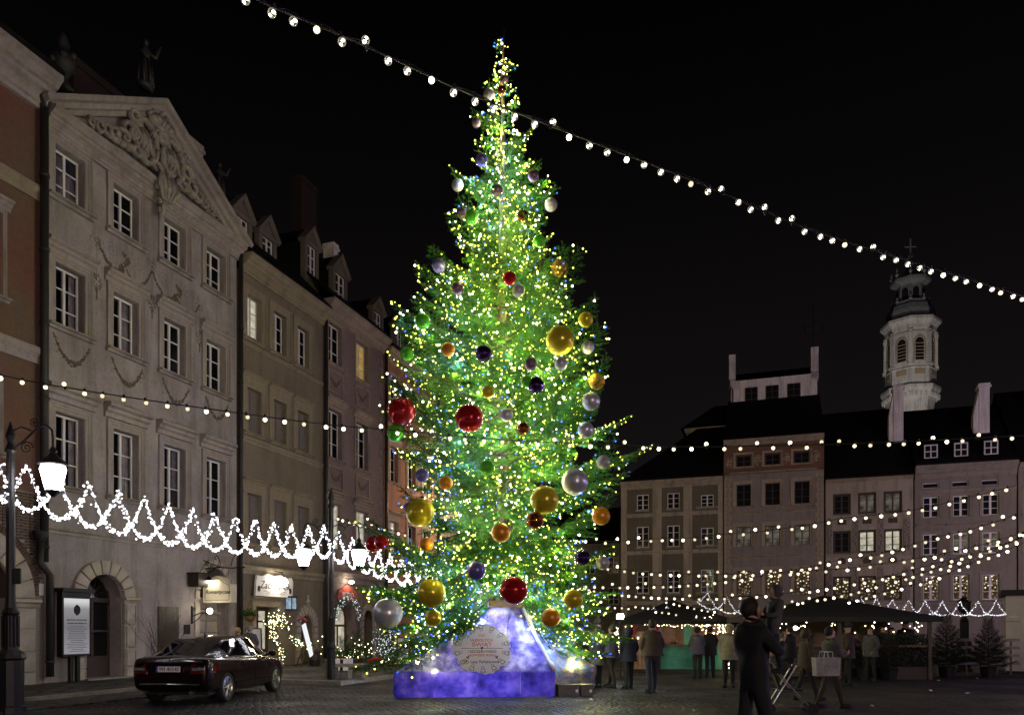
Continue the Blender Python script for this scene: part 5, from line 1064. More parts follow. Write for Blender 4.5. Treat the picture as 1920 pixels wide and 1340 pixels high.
for b, sz, mt, z in (('WESOŁYCH', .1, 'redink', .22), ('ŚWIĄT', .15, 'redink', .1), ('I SZCZĘŚLIWEGO', .085, 'ink', -.09), ('NOWEGO ROKU', .085, 'redink', -.19), ('Lasy Państwowe', .1, 'ink', -.37)): text(b, sz, M[mt], eb, (.05 if 'Lasy' in b else 0, -.016, z))
ic = MB(); ic.box((-.5, -.016, -.004), (.5, -.012, .004)); ic.prism([(.03 * math.cos(i), .035 * math.sin(i) + .01) for i in range(6)], -.018, -.013)
for sx_ in (-1, 1): ic.prism([(sx_ * .34 - .05, -.24), (sx_ * .34, -.22), (sx_ * .34 + .05, -.2), (sx_ * .34 + .01, -.25), (sx_ * .34 + .03, -.29), (sx_ * .34 - .02, -.26)], -.017, -.013)
ic.tube([(-.4 + .07 * math.cos(2 * PI * i / 14), -.015, -.37 + .05 * math.sin(2 * PI * i / 14)) for i in range(15)], .007, 4); ic.prism([(-.44, -.4), (-.41, -.38), (-.37, -.34), (-.36, -.37)], -.018, -.013)
ic.mat(1)
for sx_ in (-1, 1): ic.tube([(sx_ * .04 + .03 * math.cos(2 * PI * i / 10), -.015, .36 + .03 * math.sin(2 * PI * i / 10)) for i in range(11)], .006, 4)
ic.build('printed_icons', [M['ink'], M['redink']], eb)
for i, (u0, u1, lb) in enumerate(((1047, 1087, 'grey electric box on the cobbles at the corner of the tree base, wider one'), (1090, 1113, 'narrow grey electric box beside the wider one by the tree base'))):
    p = gnd((u0 + u1) / 2, 1305); w = (u1 - u0) / F * p.y
    t = thing('electric_box', lb, 'electric box', (p.x, p.y + .02, 0), BA, 'electric boxes by the tree base'); mb = MB(); mb.box((-w / 2, 0, .03), (w / 2, .3, .27)); mb.box((-w / 2 - .01, -.01, .25), (w / 2 + .01, .31, .28)); mb.box((-w / 2 + .02, .02, 0), (w / 2 - .02, .28, .03)); mb.build('housing', M['grey_box'], t)
    mb = MB(); mb.box((w / 2 - .09, -.018, .1), (w / 2 - .04, 0, .16)); mb.build('latch', M['steel'], t)
for x, y, z, w_ in ((-1.5, -.6, .3, .9), (-.6, -.55, .3, .9), (.3, -.4, .3, .9), (1.0, -.1, .3, .7), (-.5, -.1, .95, .4), (.3, 0, .95, .35), (0, .1, 1.6, .15)):  # unseen lamps assumed inside the base, added to make its cloth glow
    li = bpy.data.lights.new('assumed_base_lamp', 'POINT'); li.energy = BASE_W * w_; li.color = (.84, .76, 1); li.shadow_soft_size = .12; place(bpy.data.objects.new('assumed_base_lamp', li), (x, y, z), 0, base)
mb = MB(); mb.box((-.46, -.36, 1.98), (.4, .0, 2.13))
for i in range(4): mb.box((-.46 + i * .22, -.375, 1.98), (-.40 + i * .22, -.36, 2.16))
mb.build('timber_collar', M['wood'], base, (.12, -.03, .16))

# ------------------------------------------------------------------ bulb strings overhead
bulb_lit = MB(); bulb_lit.ball((0, 0, -.05), .046, 8, 6); M['bulb'] = emit('bulb_glow', (1.0, .84, .52), BULB_E); M['bulb_bright'] = emit('bulb_glow_bright', (1.0, .90, .66), BULB_E * 3); M['bulb_dim'] = emit('bulb_glow_soft', (1.0, .84, .56), BULB_E * .5)
BME = [bulb_lit.mesh('bulb', M[k], True) for k in ('bulb', 'bulb_bright', 'bulb_dim')]
sock = MB().lathe([(.022, -.012), (.03, .0), (.026, .06), (.012, .075)], 7).mesh('socket', M['iron'])
fil_me = MB().ball((0, 0, 0), .024, 7, 5, (1.1, 1, .7)).mesh('filament_glow', emit('filament', (1, .95, .8), BULB_E * 9))
m, N, L, P = nodes('clear_bulb_glass'); N.remove(P); e_ = N.new('ShaderNodeEmission'); e_.inputs['Color'].default_value = (1, .88, .6, 1); e_.inputs['Strength'].default_value = .35; t_ = N.new('ShaderNodeBsdfTransparent'); g_ = N.new('ShaderNodeBsdfGlossy'); g_.inputs['Roughness'].default_value = .1
lw2 = N.new('ShaderNodeLayerWeight'); lw2.inputs['Blend'].default_value = .35; a_ = N.new('ShaderNodeAddShader'); x_ = N.new('ShaderNodeMixShader'); L.new(e_.outputs[0], a_.inputs[0]); L.new(g_.outputs[0], a_.inputs[1]); L.new(lw2.outputs['Facing'], x_.inputs[0]); L.new(t_.outputs[0], x_.inputs[1]); L.new(a_.outputs[0], x_.inputs[2]); L.new(x_.outputs[0], N['Material Output'].inputs['Surface']); m.cycles.emission_sampling = 'NONE'; M['clear'] = m
clear_me = MB().ball((0, 0, -.055), .056, 12, 8).mesh('bulb', M['clear'], True)
def spline(P, n):
    out = []; m_ = len(P) - 1
    for i in range(m_):
        a, b, c, d = P[max(i - 1, 0)], P[i], P[i + 1], P[min(i + 2, m_)]
        for j in range(n): t = j / n; out.append(.5 * ((2 * b) + (-a + c) * t + (2 * a - 5 * b + 4 * c - d) * t * t + (-a + 3 * b - 3 * c + d) * t ** 3))
    return out + [P[-1]]
def festoon(label, pts, pitch, scale=1.0, big=False, cable=.012, seed=0):
    q = random.Random(seed); P = spline([at(*p) for p in pts], 14)
    t = thing('light_string', label, 'light string', P[0], 0, 'bulb strings hung over the square'); o = P[0]
    mb = MB(); mb.tube([p - o for p in P], cable, 5)
    if big: mb.tube([p - o + Vector((0, .02, .03 + .02 * math.sin(i * .7))) for i, p in enumerate(P)], cable * .6, 4)
    mb.build('cable', M['iron'], t)
    d = 0; nxt = pitch * .4
    for a, b in zip(P, P[1:]):
        l = (b - a).length
        while nxt <= d + l:
            p = a.lerp(b, (nxt - d) / l) - o; up = q.random() < (.16 if not big else .05); sw = (q.uniform(-.5, .5), (PI if up else 0) + q.uniform(-.45, .45), 0)
            me = clear_me if (big and q.random() < .72) else BME[0 if (x := q.random()) < .5 else 1 if x < .72 else 2]
            s_ = inst('socket', sock, t, p + Vector((0, 0, .02 if up else -.02)) * scale, sw, scale)
            bb = inst('bulb', me, s_)
            if me is clear_me:
                inst('filament', fil_me, s_, (.018, 0, -.04)); inst('filament', fil_me, s_, (-.016, 0, -.085), (0, .5, 0), .8)
            nxt += pitch * q.uniform(.88, 1.12)
        d += l
festoon('nearest bulb string crossing the black sky from upper left down to the right', [(440, -25, 7.3), (500, 8, 7.5), (600, 50, 7.9), (710, 98, 8.2), (885, 178, 8.9), (1100, 262, 9.6), (1310, 343, 10.4), (1510, 427, 11.3), (1700, 488, 12.2), (1920, 556, 13.2), (1990, 580, 13.6)], .27, .76, True, .011, 1)
festoon('long sagging bulb string across the houses and the tree at mid height', [(-60, 695, 14.2), (0, 703, 14.3), (80, 719, 14.5), (250, 746, 14.8), (440, 773, 15.1), (600, 794, 15.3), (730, 806, 15.5), (940, 824, 15.7), (1090, 831, 15.9), (1290, 837, 16.1), (1500, 834, 16.3), (1700, 827, 16.5), (1920, 816, 16.8), (1990, 812, 16.9)], .36, .85, False, .012, 2)
Z5 = lambda x, y, Y: (x / 3.8275 + 1140, y / 3.8275 + 800, Y)
Z6 = lambda x, y, Y: (x / 3.8275 + 1520, y / 3.8275 + 800, Y)
festoon('upper right bulb string rising past the frieze house windows', [(1090, 1010, 23.8), Z5(0, 820, 23.5), Z5(390, 800, 23), Z5(610, 795, 22.6), Z5(860, 765, 22.2), Z5(1090, 750, 22), Z5(1280, 725, 21.7), Z6(0, 700, 21.3), Z6(200, 660, 21), Z6(550, 620, 20.6), Z6(820, 580, 20.3), Z6(1130, 505, 20), Z6(1480, 418, 19.6)], .33, .92, False, .009, 3)
festoon('second right bulb string from beside the tree rising to the right edge', [(1080, 1050, 24.5), Z5(20, 1010, 24), Z5(330, 1045, 23.5), Z5(760, 1055, 23), Z5(1230, 1048, 22.5), Z6(0, 1030, 22), Z6(290, 1010, 21.7), Z6(640, 960, 21.4), Z6(920, 915, 21.1), Z6(1240, 840, 20.8), Z6(1530, 760, 20.5)], .27, .9, False, .009, 4)
festoon('bulb string under the second one crossing it near the frieze house', [(1060, 1095, 25), Z5(0, 1140, 24.6), Z5(250, 1138, 24.2), Z5(520, 1130, 23.8), Z5(850, 1100, 23.4), Z5(1150, 1060, 23), Z5(1400, 1010, 22.6), Z6(20, 1000, 22.4), Z6(250, 945, 22), Z6(410, 928, 21.8), Z6(650, 868, 21.4), Z6(900, 790, 21), Z6(1130, 740, 20.7), Z6(1480, 630, 20.2)], .27, .9, False, .009, 5)
festoon('bulb string passing low in front of the moss green house', [(1100, 1102, 25.5), Z5(0, 1185, 25), Z5(350, 1215, 24.5), Z5(770, 1222, 24), Z5(1170, 1200, 23.5), Z6(0, 1170, 23), Z6(300, 1120, 22.6), Z6(500, 1085, 22.3), Z6(710, 1030, 22), Z6(970, 960, 21.6), Z6(1280, 880, 21.2), Z6(1530, 780, 20.8)], .25, .88, False, .009, 6)
festoon('lower bulb string rising from the dark stall roof to the right edge', [Z5(1180, 1290, 24.5), Z5(1340, 1262, 24.2), Z6(0, 1240, 23.6), Z6(280, 1190, 23.2), Z6(680, 1080, 22.6), Z6(1000, 985, 22), Z6(1300, 880, 21.4), Z6(1530, 790, 21)], .25, .88, False, .009, 7)
festoon('lowest right bulb string above the white zigzag garland', [Z6(250, 1255, 23.8), Z6(500, 1190, 23.3), Z6(740, 1130, 22.8), Z6(900, 1085, 22.4), Z6(1165, 970, 21.9), Z6(1370, 895, 21.5), Z6(1530, 830, 21.1)], .26, .88, False, .009, 8)
festoon('short bulb string sloping down beside the tree towards the teal stall', [(1085, 1116, 26), Z5(0, 1280, 26), Z5(110, 1290, 26), Z5(250, 1310, 26), Z5(420, 1325, 26), Z5(520, 1345, 26)], .24, .76, False, .009, 9)
festoon('short bulb string above the teal stall roof', [Z5(400, 1245, 27), Z5(530, 1275, 27), Z5(700, 1310, 27), Z5(820, 1322, 27), Z5(960, 1325, 27)], .24, .76, False, .009, 10)
festoon('short bulb string in front of the mauve house ending in the tree', [(630, 968, 26), (660, 978, 25.5), (690, 985, 25), (720, 990, 24.5), (760, 1000, 24)], .3, .85, False, .009, 12)

# ------------------------------------------------------------------ white zigzag garlands
M['led_garland'] = emit('cold_white_led', (.92, .93, 1.0), GAR_E)
M['led_garland_far'] = emit('cold_white_led_far', (.92, .93, 1.0), GAR_E * .25)
def garland(label, A, B, unit, hp, ha, sag, per, r, jit, mat='led_garland', seed=0, wob=0.0):
    q = random.Random(seed); t = thing('zigzag_garland', label, 'light garland', A, 0, 'white zigzag garlands'); n = max(2, round((B - A).length / unit)); mb = MB(); wr = MB()
    def base_(s_): return A.lerp(B, s_) - Vector((0, 0, sag * 4 * s_ * (1 - s_))) - A
    ph = 0
    for i in range(n):
        for kind in (0, 1):
            pts = []
            for j in range(per):
                x = (j + .5) / per; p = base_((i + x) / n)
                if kind == 0: p.z += hp * (1 - abs(2 * x - 1)) ** 1.45
                else: p.z -= ha * (1 - (2 * x - 1) ** 2)
                pts.append(p)
                mb.octa(p + Vector((q.gauss(0, jit), q.gauss(0, jit), q.gauss(0, jit))), r * q.uniform(.6, 1.5))
            wr.tube(pts[::4] + [pts[-1]], .006, 3)
    wr.build('wire', M['paper'], t); prop(mb.build('garland_bulbs', M[mat], t), kind='stuff')
ga = at(-75, 855, 13.6); gb = Vector((p2.x, p2.y, 0)); mid1 = at(17, 922, p1.y); mid2 = at(622, 1028, p2.y)
garland('white zigzag light garland strung between the two left lamp posts', mid1, mid2, .62, .66, .25, .3, 50, .0165, .028, seed=1)
garland('end of white zigzag light garland at the left edge beyond the lamp post', ga, mid1, .62, .6, .24, .05, 50, .0165, .028, seed=2)
garland('white zigzag light garland running from the lamp post behind the tree', mid2, at(905, 1095, 30), .62, .62, .3, .35, 46, .018, .024, seed=3)
garland('far white zigzag garland in front of the fir trees at right', at(1600, 1140, 28.5), at(1886, 1150, 25.5), .56, .45, .05, .08, 26, .014, .012, mat='led_garland_far', seed=4)
garland('far white zigzag garland over the teal stall', at(1308, 1128, 30), at(1420, 1148, 29.5), .75, .5, .1, .12, 26, .014, .015, mat='led_garland_far', seed=5)
garland('scrap of white zigzag garland left of the teal stall roof', at(1214, 1152, 30), at(1262, 1148, 30), .5, .3, .05, .02, 20, .014, .014, mat='led_garland_far', seed=6)

# ------------------------------------------------------------------ parked car
m, N, L, P = nodes('dark_red_car_paint'); P.inputs['Base Color'].default_value = (.009, .0018, .0024, 1); P.inputs['Roughness'].default_value = .25; P.inputs['Metallic'].default_value = .2; P.inputs['Specular IOR Level'].default_value = .2; P.inputs['Coat Weight'].default_value = .8; P.inputs['Coat Roughness'].default_value = .03; M['car'] = m
m, N, L, P = nodes('tinted_car_glass'); P.inputs['Base Color'].default_value = (.006, .006, .008, 1); P.inputs['Roughness'].default_value = .03; P.inputs['Specular IOR Level'].default_value = .35; M['car_glass'] = m
m, N, L, P = nodes('tail_light_red'); P.inputs['Base Color'].default_value = (.10, .005, .006, 1); P.inputs['Roughness'].default_value = .1; P.inputs['Coat Weight'].default_value = 1; M['tail'] = m
m, N, L, P = nodes('clear_lamp'); P.inputs['Base Color'].default_value = (.45, .45, .47, 1); P.inputs['Roughness'].default_value = .1; P.inputs['Metallic'].default_value = .6; M['clearlamp'] = m
def evaluated(ob):
    dg = bpy.context.evaluated_depsgraph_get(); dg.update(); me = bpy.data.meshes.new_from_object(ob.evaluated_get(dg)); return me
cp = gnd(345, 1303)
car = thing('parked_car', 'dark red saloon car parked at the kerb before the pediment house', 'car', (-6.98, 18.35, .0), math.radians(-4.5))
ST = [(-2.29, .60, .46, .66, .68), (-2.27, .76, .38, .84, .86), (-2.2, .83, .30, .95, .98), (-2.1, .86, .26, .985, 1.03), (-1.9, .875, .24, .985, 1.045), (-1.6, .885, .22, .975, 1.03), (-1.2, .89, .2, .965, 1.0), (-.6, .89, .19, .945, .98), (0, .89, .19, .93, .965), (.6, .89, .19, .915, .96), (1.0, .887, .19, .90, .965), (1.4, .88, .2, .865, .93), (1.75, .865, .22, .80, .86), (2.0, .82, .25, .72, .775), (2.16, .74, .27, .64, .68), (2.25, .6, .32, .55, .58)]
mb = MB(); vs = []
for (y, w, zb, zs_, zd) in ST:
    half = [(0, zb), (w * .7, zb), (w * .92, zb + .03), (w * .985, zb + .13), (w, zb + (zs_ - zb) * .5), (w * .99, zb + (zs_ - zb) * .78), (w * .965, zs_ - .02), (w * .90, zs_ + .005), (w * .55, (zs_ + zd) / 2 + .01), (0, zd)]
    vs += [(x, y, z) for x, z in half] + [(-x, y, z) for x, z in half[-2:0:-1]]
n = 18; mb.add(vs, [(i * n + j, i * n + (j + 1) % n, (i + 1) * n + (j + 1) % n, (i + 1) * n + j) for i in range(len(ST) - 1) for j in range(n)] + [tuple(range(n))[::-1], tuple((len(ST) - 1) * n + j for j in range(n))])
tmp = mb.build('car_body', [M['car'], M['rubber']])
ss = tmp.modifiers.new('s', 'SUBSURF'); ss.levels = ss.render_levels = 2
cuts = []
for yy in (-1.38, 1.38):
    c = MB(); i0 = 0; c.lathe([(.345, -1.2), (.345, 1.2)], 28); c.xf(Matrix.Translation((0, yy, .33)) @ Matrix.Rotation(PI / 2, 4, 'Y')); c.mat(0)
    co = c.build('cutter', M['rubber']); cuts.append(co); bo = tmp.modifiers.new('b', 'BOOLEAN'); bo.object = co; bo.operation = 'DIFFERENCE'; bo.solver = 'EXACT'
me = evaluated(tmp)
for o in cuts + [tmp]: bpy.data.objects.remove(o)
smooth_by_angle(me, 40); inst('body', me, car)
MB().box((-.72, -2.0, .2), (.72, 2.0, .5)).build('underbody', M['rubber'], car)
# glasshouse: rows of cross sections
GS = [(-1.86, 1.01, .60, .78), (-1.62, 1.10, .60, .79), (-1.25, 1.27, .585, .79), (-.95, 1.375, .575, .79), (-.6, 1.425, .575, .795), (-.1, 1.44, .58, .80), (.25, 1.425, .58, .80), (.5, 1.365, .585, .80), (.8, 1.2, .60, .795), (1.08, 1.03, .63, .78), (1.22, .955, .66, .77)]
def belt(y): return .985 - .03 * (y + 1.6) / 2.6
sec = []
for (y, zt, wt, wb) in GS:
    b = min(belt(y), zt - .01); s5 = []
    for sg in (1, -1):
        s5.append([(sg * (wb + .03), y, b - .03), (sg * (wb + .005), y, b + .015), (sg * lerp(wb, wt, .5), y, lerp(b, zt, .52)), (sg * (wt + .012), y, zt - min(.055, (zt - b) * .3)), (sg * wt * .92, y, zt - .012 * min(1, (zt - b) * 8)), (0, y, zt + .015)])
    sec.append(s5)
G = {'roof': MB(), 'rear_window': MB(), 'windscreen': MB(), 'side_window': MB()}
for i in range(len(GS) - 1):
    for sg in (0, 1):
        a, b = sec[i][sg], sec[i + 1][sg]
        for j in range(5):
            f = [a[j], b[j], b[j + 1], a[j + 1]]
            side = j in (1, 2) and 2 <= i <= 7
            top = j == 4
            k = 'side_window' if side else 'rear_window' if top and i <= 2 else 'windscreen' if top and i >= 7 else 'roof'
            if side and i in (4,): pass
            G[k].quad(*(f if sg == 0 else f[::-1]))
for k, mt in (('roof', 'car'), ('rear_window', 'car_glass'), ('windscreen', 'car_glass')):
    bm = bmesh.new(); me = G[k].mesh(k, M[mt], True); bm.from_mesh(me); bmesh.ops.remove_doubles(bm, verts=bm.verts, dist=.001); bm.to_mesh(me); bm.free(); inst(k, me, car)
for sg in (1, -1):
    w = MB(); w.v = list(G['side_window'].v); w.f = [f for f in G['side_window'].f if w.v[f[0]][0] * sg > 0]; w.m = [0] * len(w.f)
    me = w.mesh('side_window', M['car_glass'], True); bm = bmesh.new(); bm.from_mesh(me); bmesh.ops.remove_doubles(bm, verts=bm.verts, dist=.001); bmesh.ops.delete(bm, geom=[v for v in bm.verts if not v.link_faces], context='VERTS'); bm.to_mesh(me); bm.free(); sw = inst('side_window', me, car)
    t_ = MB(); t_.tube([(sg * (.805 + .01), y, belt(y) + .01) for y in (-1.5, -.6, .2, .95)], .01, 5); t_.tube([(sg * lerp(.795, .58, .52) * 1.01, .0, 1.2), (sg * .83, -.02, .96)], .022, 4); t_.build('window_trim', M['iron'], sw)
    d = MB()
    for y in (-.95, .05, 1.0): d.tube([(sg * .893, y, .93), (sg * .899, y, .6), (sg * .88, y, .28)], .004, 4)
    for y in (-.55, .45): d.box((sg * .9 - .012, y - .1, .8), (sg * .9 + .022, y + .08, .835))
    d.box((min(sg * .885, sg * .915), -1.0, .38), (max(sg * .885, sg * .915), 1.0, .41)); d.build('door_trim', M['car'], car)
    mi = MB(); mi.ball((sg * .98, .82, 1.0), .1, 10, 7, (1, .7, .75)); mi.box((min(sg * .8, sg * .95), .8, .95), (max(sg * .8, sg * .95), .86, .99)); mi.build('mirror', M['car'], car, smooth=True)
    tl = MB(); pr = [(.47, -2.292, .66), (.76, -2.262, .66), (.888, -1.98, .70), (.885, -1.95, .87), (.765, -2.252, .875), (.50, -2.292, .87)]
    tl.add([(sg * x, y - .012, z) for x, y, z in pr] + [(sg * x, y + .1, z) for x, y, z in pr], [tuple(range(6)), (0, 1, 7, 6), (1, 2, 8, 7), (2, 3, 9, 8), (3, 4, 10, 9), (4, 5, 11, 10), (5, 0, 6, 11)]); tail = tl.build('tail_light', M['tail'], car)
    st_ = MB(); st_.quad((sg * .51, -2.309, .73), (sg * .75, -2.283, .73), (sg * .75, -2.283, .785), (sg * .51, -2.309, .785)); st_.build('reversing_lamp', M['clearlamp'], tail)
    hl = MB(); hl.ball((sg * .68, 2.03, .66), .14, 10, 6, (1, 1, .55)); hl.build('headlight', M['clearlamp'], car, smooth=True)
plate = MB().box((-.26, -2.315, .70), (.26, -2.29, .815)).build('licence_plate', simple('reflective_plate', (.82, .82, .84), .35, var=.03, bst=0), car)
MB().box((-.32, -2.30, .64), (.32, -2.2, .84)).build('plate_recess', M['car'], car)
text('WI 4054S', .115, M['ink'], plate, (.02, -2.318, .757), sx=.95); MB().box((-.26, -2.319, .70), (-.222, -2.312, .815)).build('country_band', M['fabric_blue'], plate)
MB().profx(-.42, .42, [(-2.31, .862), (-2.29, .85), (-2.22, .85), (-2.22, .885), (-2.30, .885)]).build('chrome_strip', M['chrome'], car)
em_ = MB(); em_.tube([(.05 * math.cos(2 * PI * i / 16), -2.255, .935 + .05 * math.sin(2 * PI * i / 16)) for i in range(17)], .007, 5)
for a in (90, 210, 330): em_.tube([(0, -2.26, .935), (.048 * math.cos(math.radians(a)), -2.255, .935 + .048 * math.sin(math.radians(a)))], [.008, .003], 4)
em_.build('star_emblem', M['chrome'], car)
MB().prism([(-.07, 0), (.07, 0), (0, .0)], 0, .01) if False else None
an = MB(); an.add([(0, -.75, 1.52), (-.02, -.7, 1.43), (.02, -.7, 1.43), (-.02, -.58, 1.43), (.02, -.58, 1.43)], [(0, 1, 2), (0, 2, 4), (0, 4, 3), (0, 3, 1)]); an.build('roof_antenna', M['iron'], car)
MB().tube([(-.83, -2.12, .46), (-.6, -2.29, .44), (0, -2.335, .44), (.6, -2.29, .44), (.83, -2.12, .46)], .018, 6).build('bumper_trim', M['chrome'], car)
MB().tube([(-.5, -2.2, .27), (-.5, -2.34, .27)], .04, 8).tube([(.5, -2.2, .27), (.5, -2.34, .27)], .04, 8).build('exhaust', M['steel'], car)
ty = MB(); ty.lathe([(.215, -.1), (.3, -.105), (.322, -.085), (.325, 0), (.322, .085), (.3, .105), (.235, .098), (.228, .06)], 32, caps=False); ty.xf(Matrix.Rotation(PI / 2, 4, 'Y')); ty_me = ty.mesh('tyre', M['rubber'], True)
rm = MB()
rm.lathe([(.225, -.09), (.236, .08), (.218, .088), (.205, .06), (.2, -.02), (.06, -.02)], 28); 
for i in range(5):
    for dd in (-.17, .17):
        a = 2 * PI * i / 5 + dd; rm.tube([(.05 * math.cos(2 * PI * i / 5), .05 * math.sin(2 * PI * i / 5), .075), (.13 * math.cos(a * 1), .13 * math.sin(a), .072), (.222 * math.cos(a), .222 * math.sin(a), .06)], [.024, .017, .016], 5)
rm.lathe([(.055, .0), (.06, .085), (.03, .095)], 12); rm.xf(Matrix.Rotation(PI / 2, 4, 'Y')); rm_me = rm.mesh('rim', M['steel'])
for yy in (-1.38, 1.38):
    for sg in (1, -1): t_ = inst('wheel', ty_me, car, (sg * .765, yy, .325), (0, 0, 0 if sg > 0 else PI)); inst('rim', rm_me, t_, (.015, 0, 0), (R.uniform(0, 6), 0, 0))

# ------------------------------------------------------------------ people
def cloth(nm, c, rough=.85): return simple(nm, c, rough, var=.3, scale=7, bst=.25)
CL = {k: cloth(k + '_cloth', c) for k, c in {'black': (.012, .012, .014), 'navy': (.012, .014, .03), 'brown': (.05, .037, .027), 'denim': (.018, .022, .04), 'cream': (.2, .175, .135), 'grey': (.06, .06, .063), 'lightgrey': (.3, .285, .29), 'violetgrey': (.06, .056, .085), 'darkbrown': (.04, .028, .02), 'red': (.2, .02, .025), 'white': (.62, .6, .6), 'tan': (.12, .09, .06)}.items()}
SK = simple('skin', (.42, .25, .18), .55, var=.1, bst=.05); HR = {k: simple(k + '_hair', c, .6, var=.4, scale=30, bst=.4) for k, c in {'dark': (.015, .011, .009), 'blonde': (.32, .22, .1), 'greyed': (.2, .19, .18)}.items()}
ARMS = {'down': ((.25, .0, 1.17), (.26, .05, .92)), 'hold': ((.26, .08, 1.16), (.14, .3, 1.2)), 'phone': ((.24, .16, 1.25), (.1, .34, 1.5)), 'pocket': ((.28, -.03, 1.17), (.19, .08, .98)), 'carry': ((.27, .12, 1.22), (.10, .32, 1.34))}
hand_mb = MB(); hand_mb.ball((0, 0, -.045), .045, 8, 6, (.45, .9, 1.1))
for i, l_ in enumerate((.07, .082, .076, .058)):
    y = .03 - .02 * i; hand_mb.tube([(0, y, -.08), (.005, y * 1.1, -.08 - l_ * .45), (.02, y * 1.1, -.08 - l_ * .75), (.036, y * 1.05, -.08 - l_)], [.0095, .009, .008, .006], 6)
hand_mb.tube([(.0, .035, -.03), (.015, .062, -.06), (.025, .068, -.09), (.03, .06, -.11)], [.012, .011, .009, .007], 6); HAND = hand_mb.mesh('hand', SK, True)
fm_ = MB(); fm_.tube([(0, .088, 1.70), (0, .112, 1.665), (0, .108, 1.655)], [.009, .016, .01], 6)
for sg in (-1, 1): fm_.ball((sg * .033, .085, 1.695), .012, 6, 5, (1.2, .6, .8)); fm_.ball((sg * .088, 0, 1.675), .028, 6, 5, (.4, .7, 1.1))
fm_.tube([(-.022, .09, 1.622), (0, .096, 1.62), (.022, .09, 1.622)], .006, 5); FACE = fm_.mesh('face', SK, True)
BODY = {}
sh_ = MB(); sh_.ball((0, .06, .045), .1, 12, 8, (.52, 1.45, .62)); sh_.v = [(x, y, max(z, .012) + (.03 * max(0, -y / .08) if z > .05 else 0)) for x, y, z in sh_.v]; sh_.box((-.05, -.08, 0), (.05, .19, .018)); SHOE = sh_.mesh('shoe', CL['black'], True)
def body_mesh(arm, stride, cols, hem, bulk, lean):
    key = (arm, stride, cols, hem, bulk, lean)
    if key in BODY: return BODY[key]
    V = [((0, 0, .96), .135 * bulk, .11 * bulk), ((0, .01, 1.14), .135 * bulk, .105 * bulk), ((0, .0, 1.36), .165 * bulk, .115 * bulk), ((0, -.01, 1.50), .07, .065), ((0, .01, 1.585), .072, .08), ((0, .015, 1.67), .082, .1), ((0, .0, 1.745), .065, .075)]
    E = [(0, 1), (1, 2), (2, 3), (3, 4), (4, 5), (5, 6)]
    for si, sg in enumerate((1, -1)):
        el, wr = ARMS[arm if not isinstance(arm, tuple) else arm[si]]; b = len(V)
        V += [((sg * .185, -.01, 1.435), .075 * bulk, .08 * bulk), ((sg * el[0], el[1], el[2]), .056 * bulk, .056 * bulk), ((sg * wr[0], wr[1], wr[2]), .04 * bulk, .04 * bulk)]
        E += [(2, b), (b, b + 1), (b + 1, b + 2)]
        fy = sg * stride; b = len(V)
        V += [((sg * .09, 0, .86), .098, .1), ((sg * .1, fy * .45 + .02, .49), .07, .075), ((sg * .105, fy - abs(fy) * .1, .1), .05, .055), ((sg * .12, fy + .16, .045), .045, .035)]
        E += [(0, b), (b, b + 1), (b + 1, b + 2), (b + 2, b + 3)]
    me = bpy.data.meshes.new('person_skeleton'); me.from_pydata([v_[0] for v_ in V], E, []); o = place(bpy.data.objects.new('person_skeleton', me))
    o.modifiers.new('skin', 'SKIN'); ly = me.skin_vertices[0].data
    for i, v_ in enumerate(V): ly[i].radius = (v_[1], v_[2]); ly[i].use_root = i == 0
    s_ = o.modifiers.new('sub', 'SUBSURF'); s_.levels = s_.render_levels = 1
    out = evaluated(o); bpy.data.objects.remove(o)
    out.materials.clear()
    for mt in (SK, CL[cols[0]], CL[cols[1]], CL['black']): out.materials.append(mt)
    for p in out.polygons:
        c = p.center; p.use_smooth = True
        p.material_index = 0 if c.z > 1.525 and abs(c.x) < .13 and c.y < .2 else 3 if c.z < .12 else 2 if c.z < hem and abs(c.x) < .21 else 1
    for v_ in out.vertices:
        v_.co.y += lean * max(0, v_.co.z - .9); r_ = mnoise.noise(v_.co * 9) * .012
        if v_.co.z < 1.5: v_.co += v_.normal * r_
    BODY[key] = out; return out
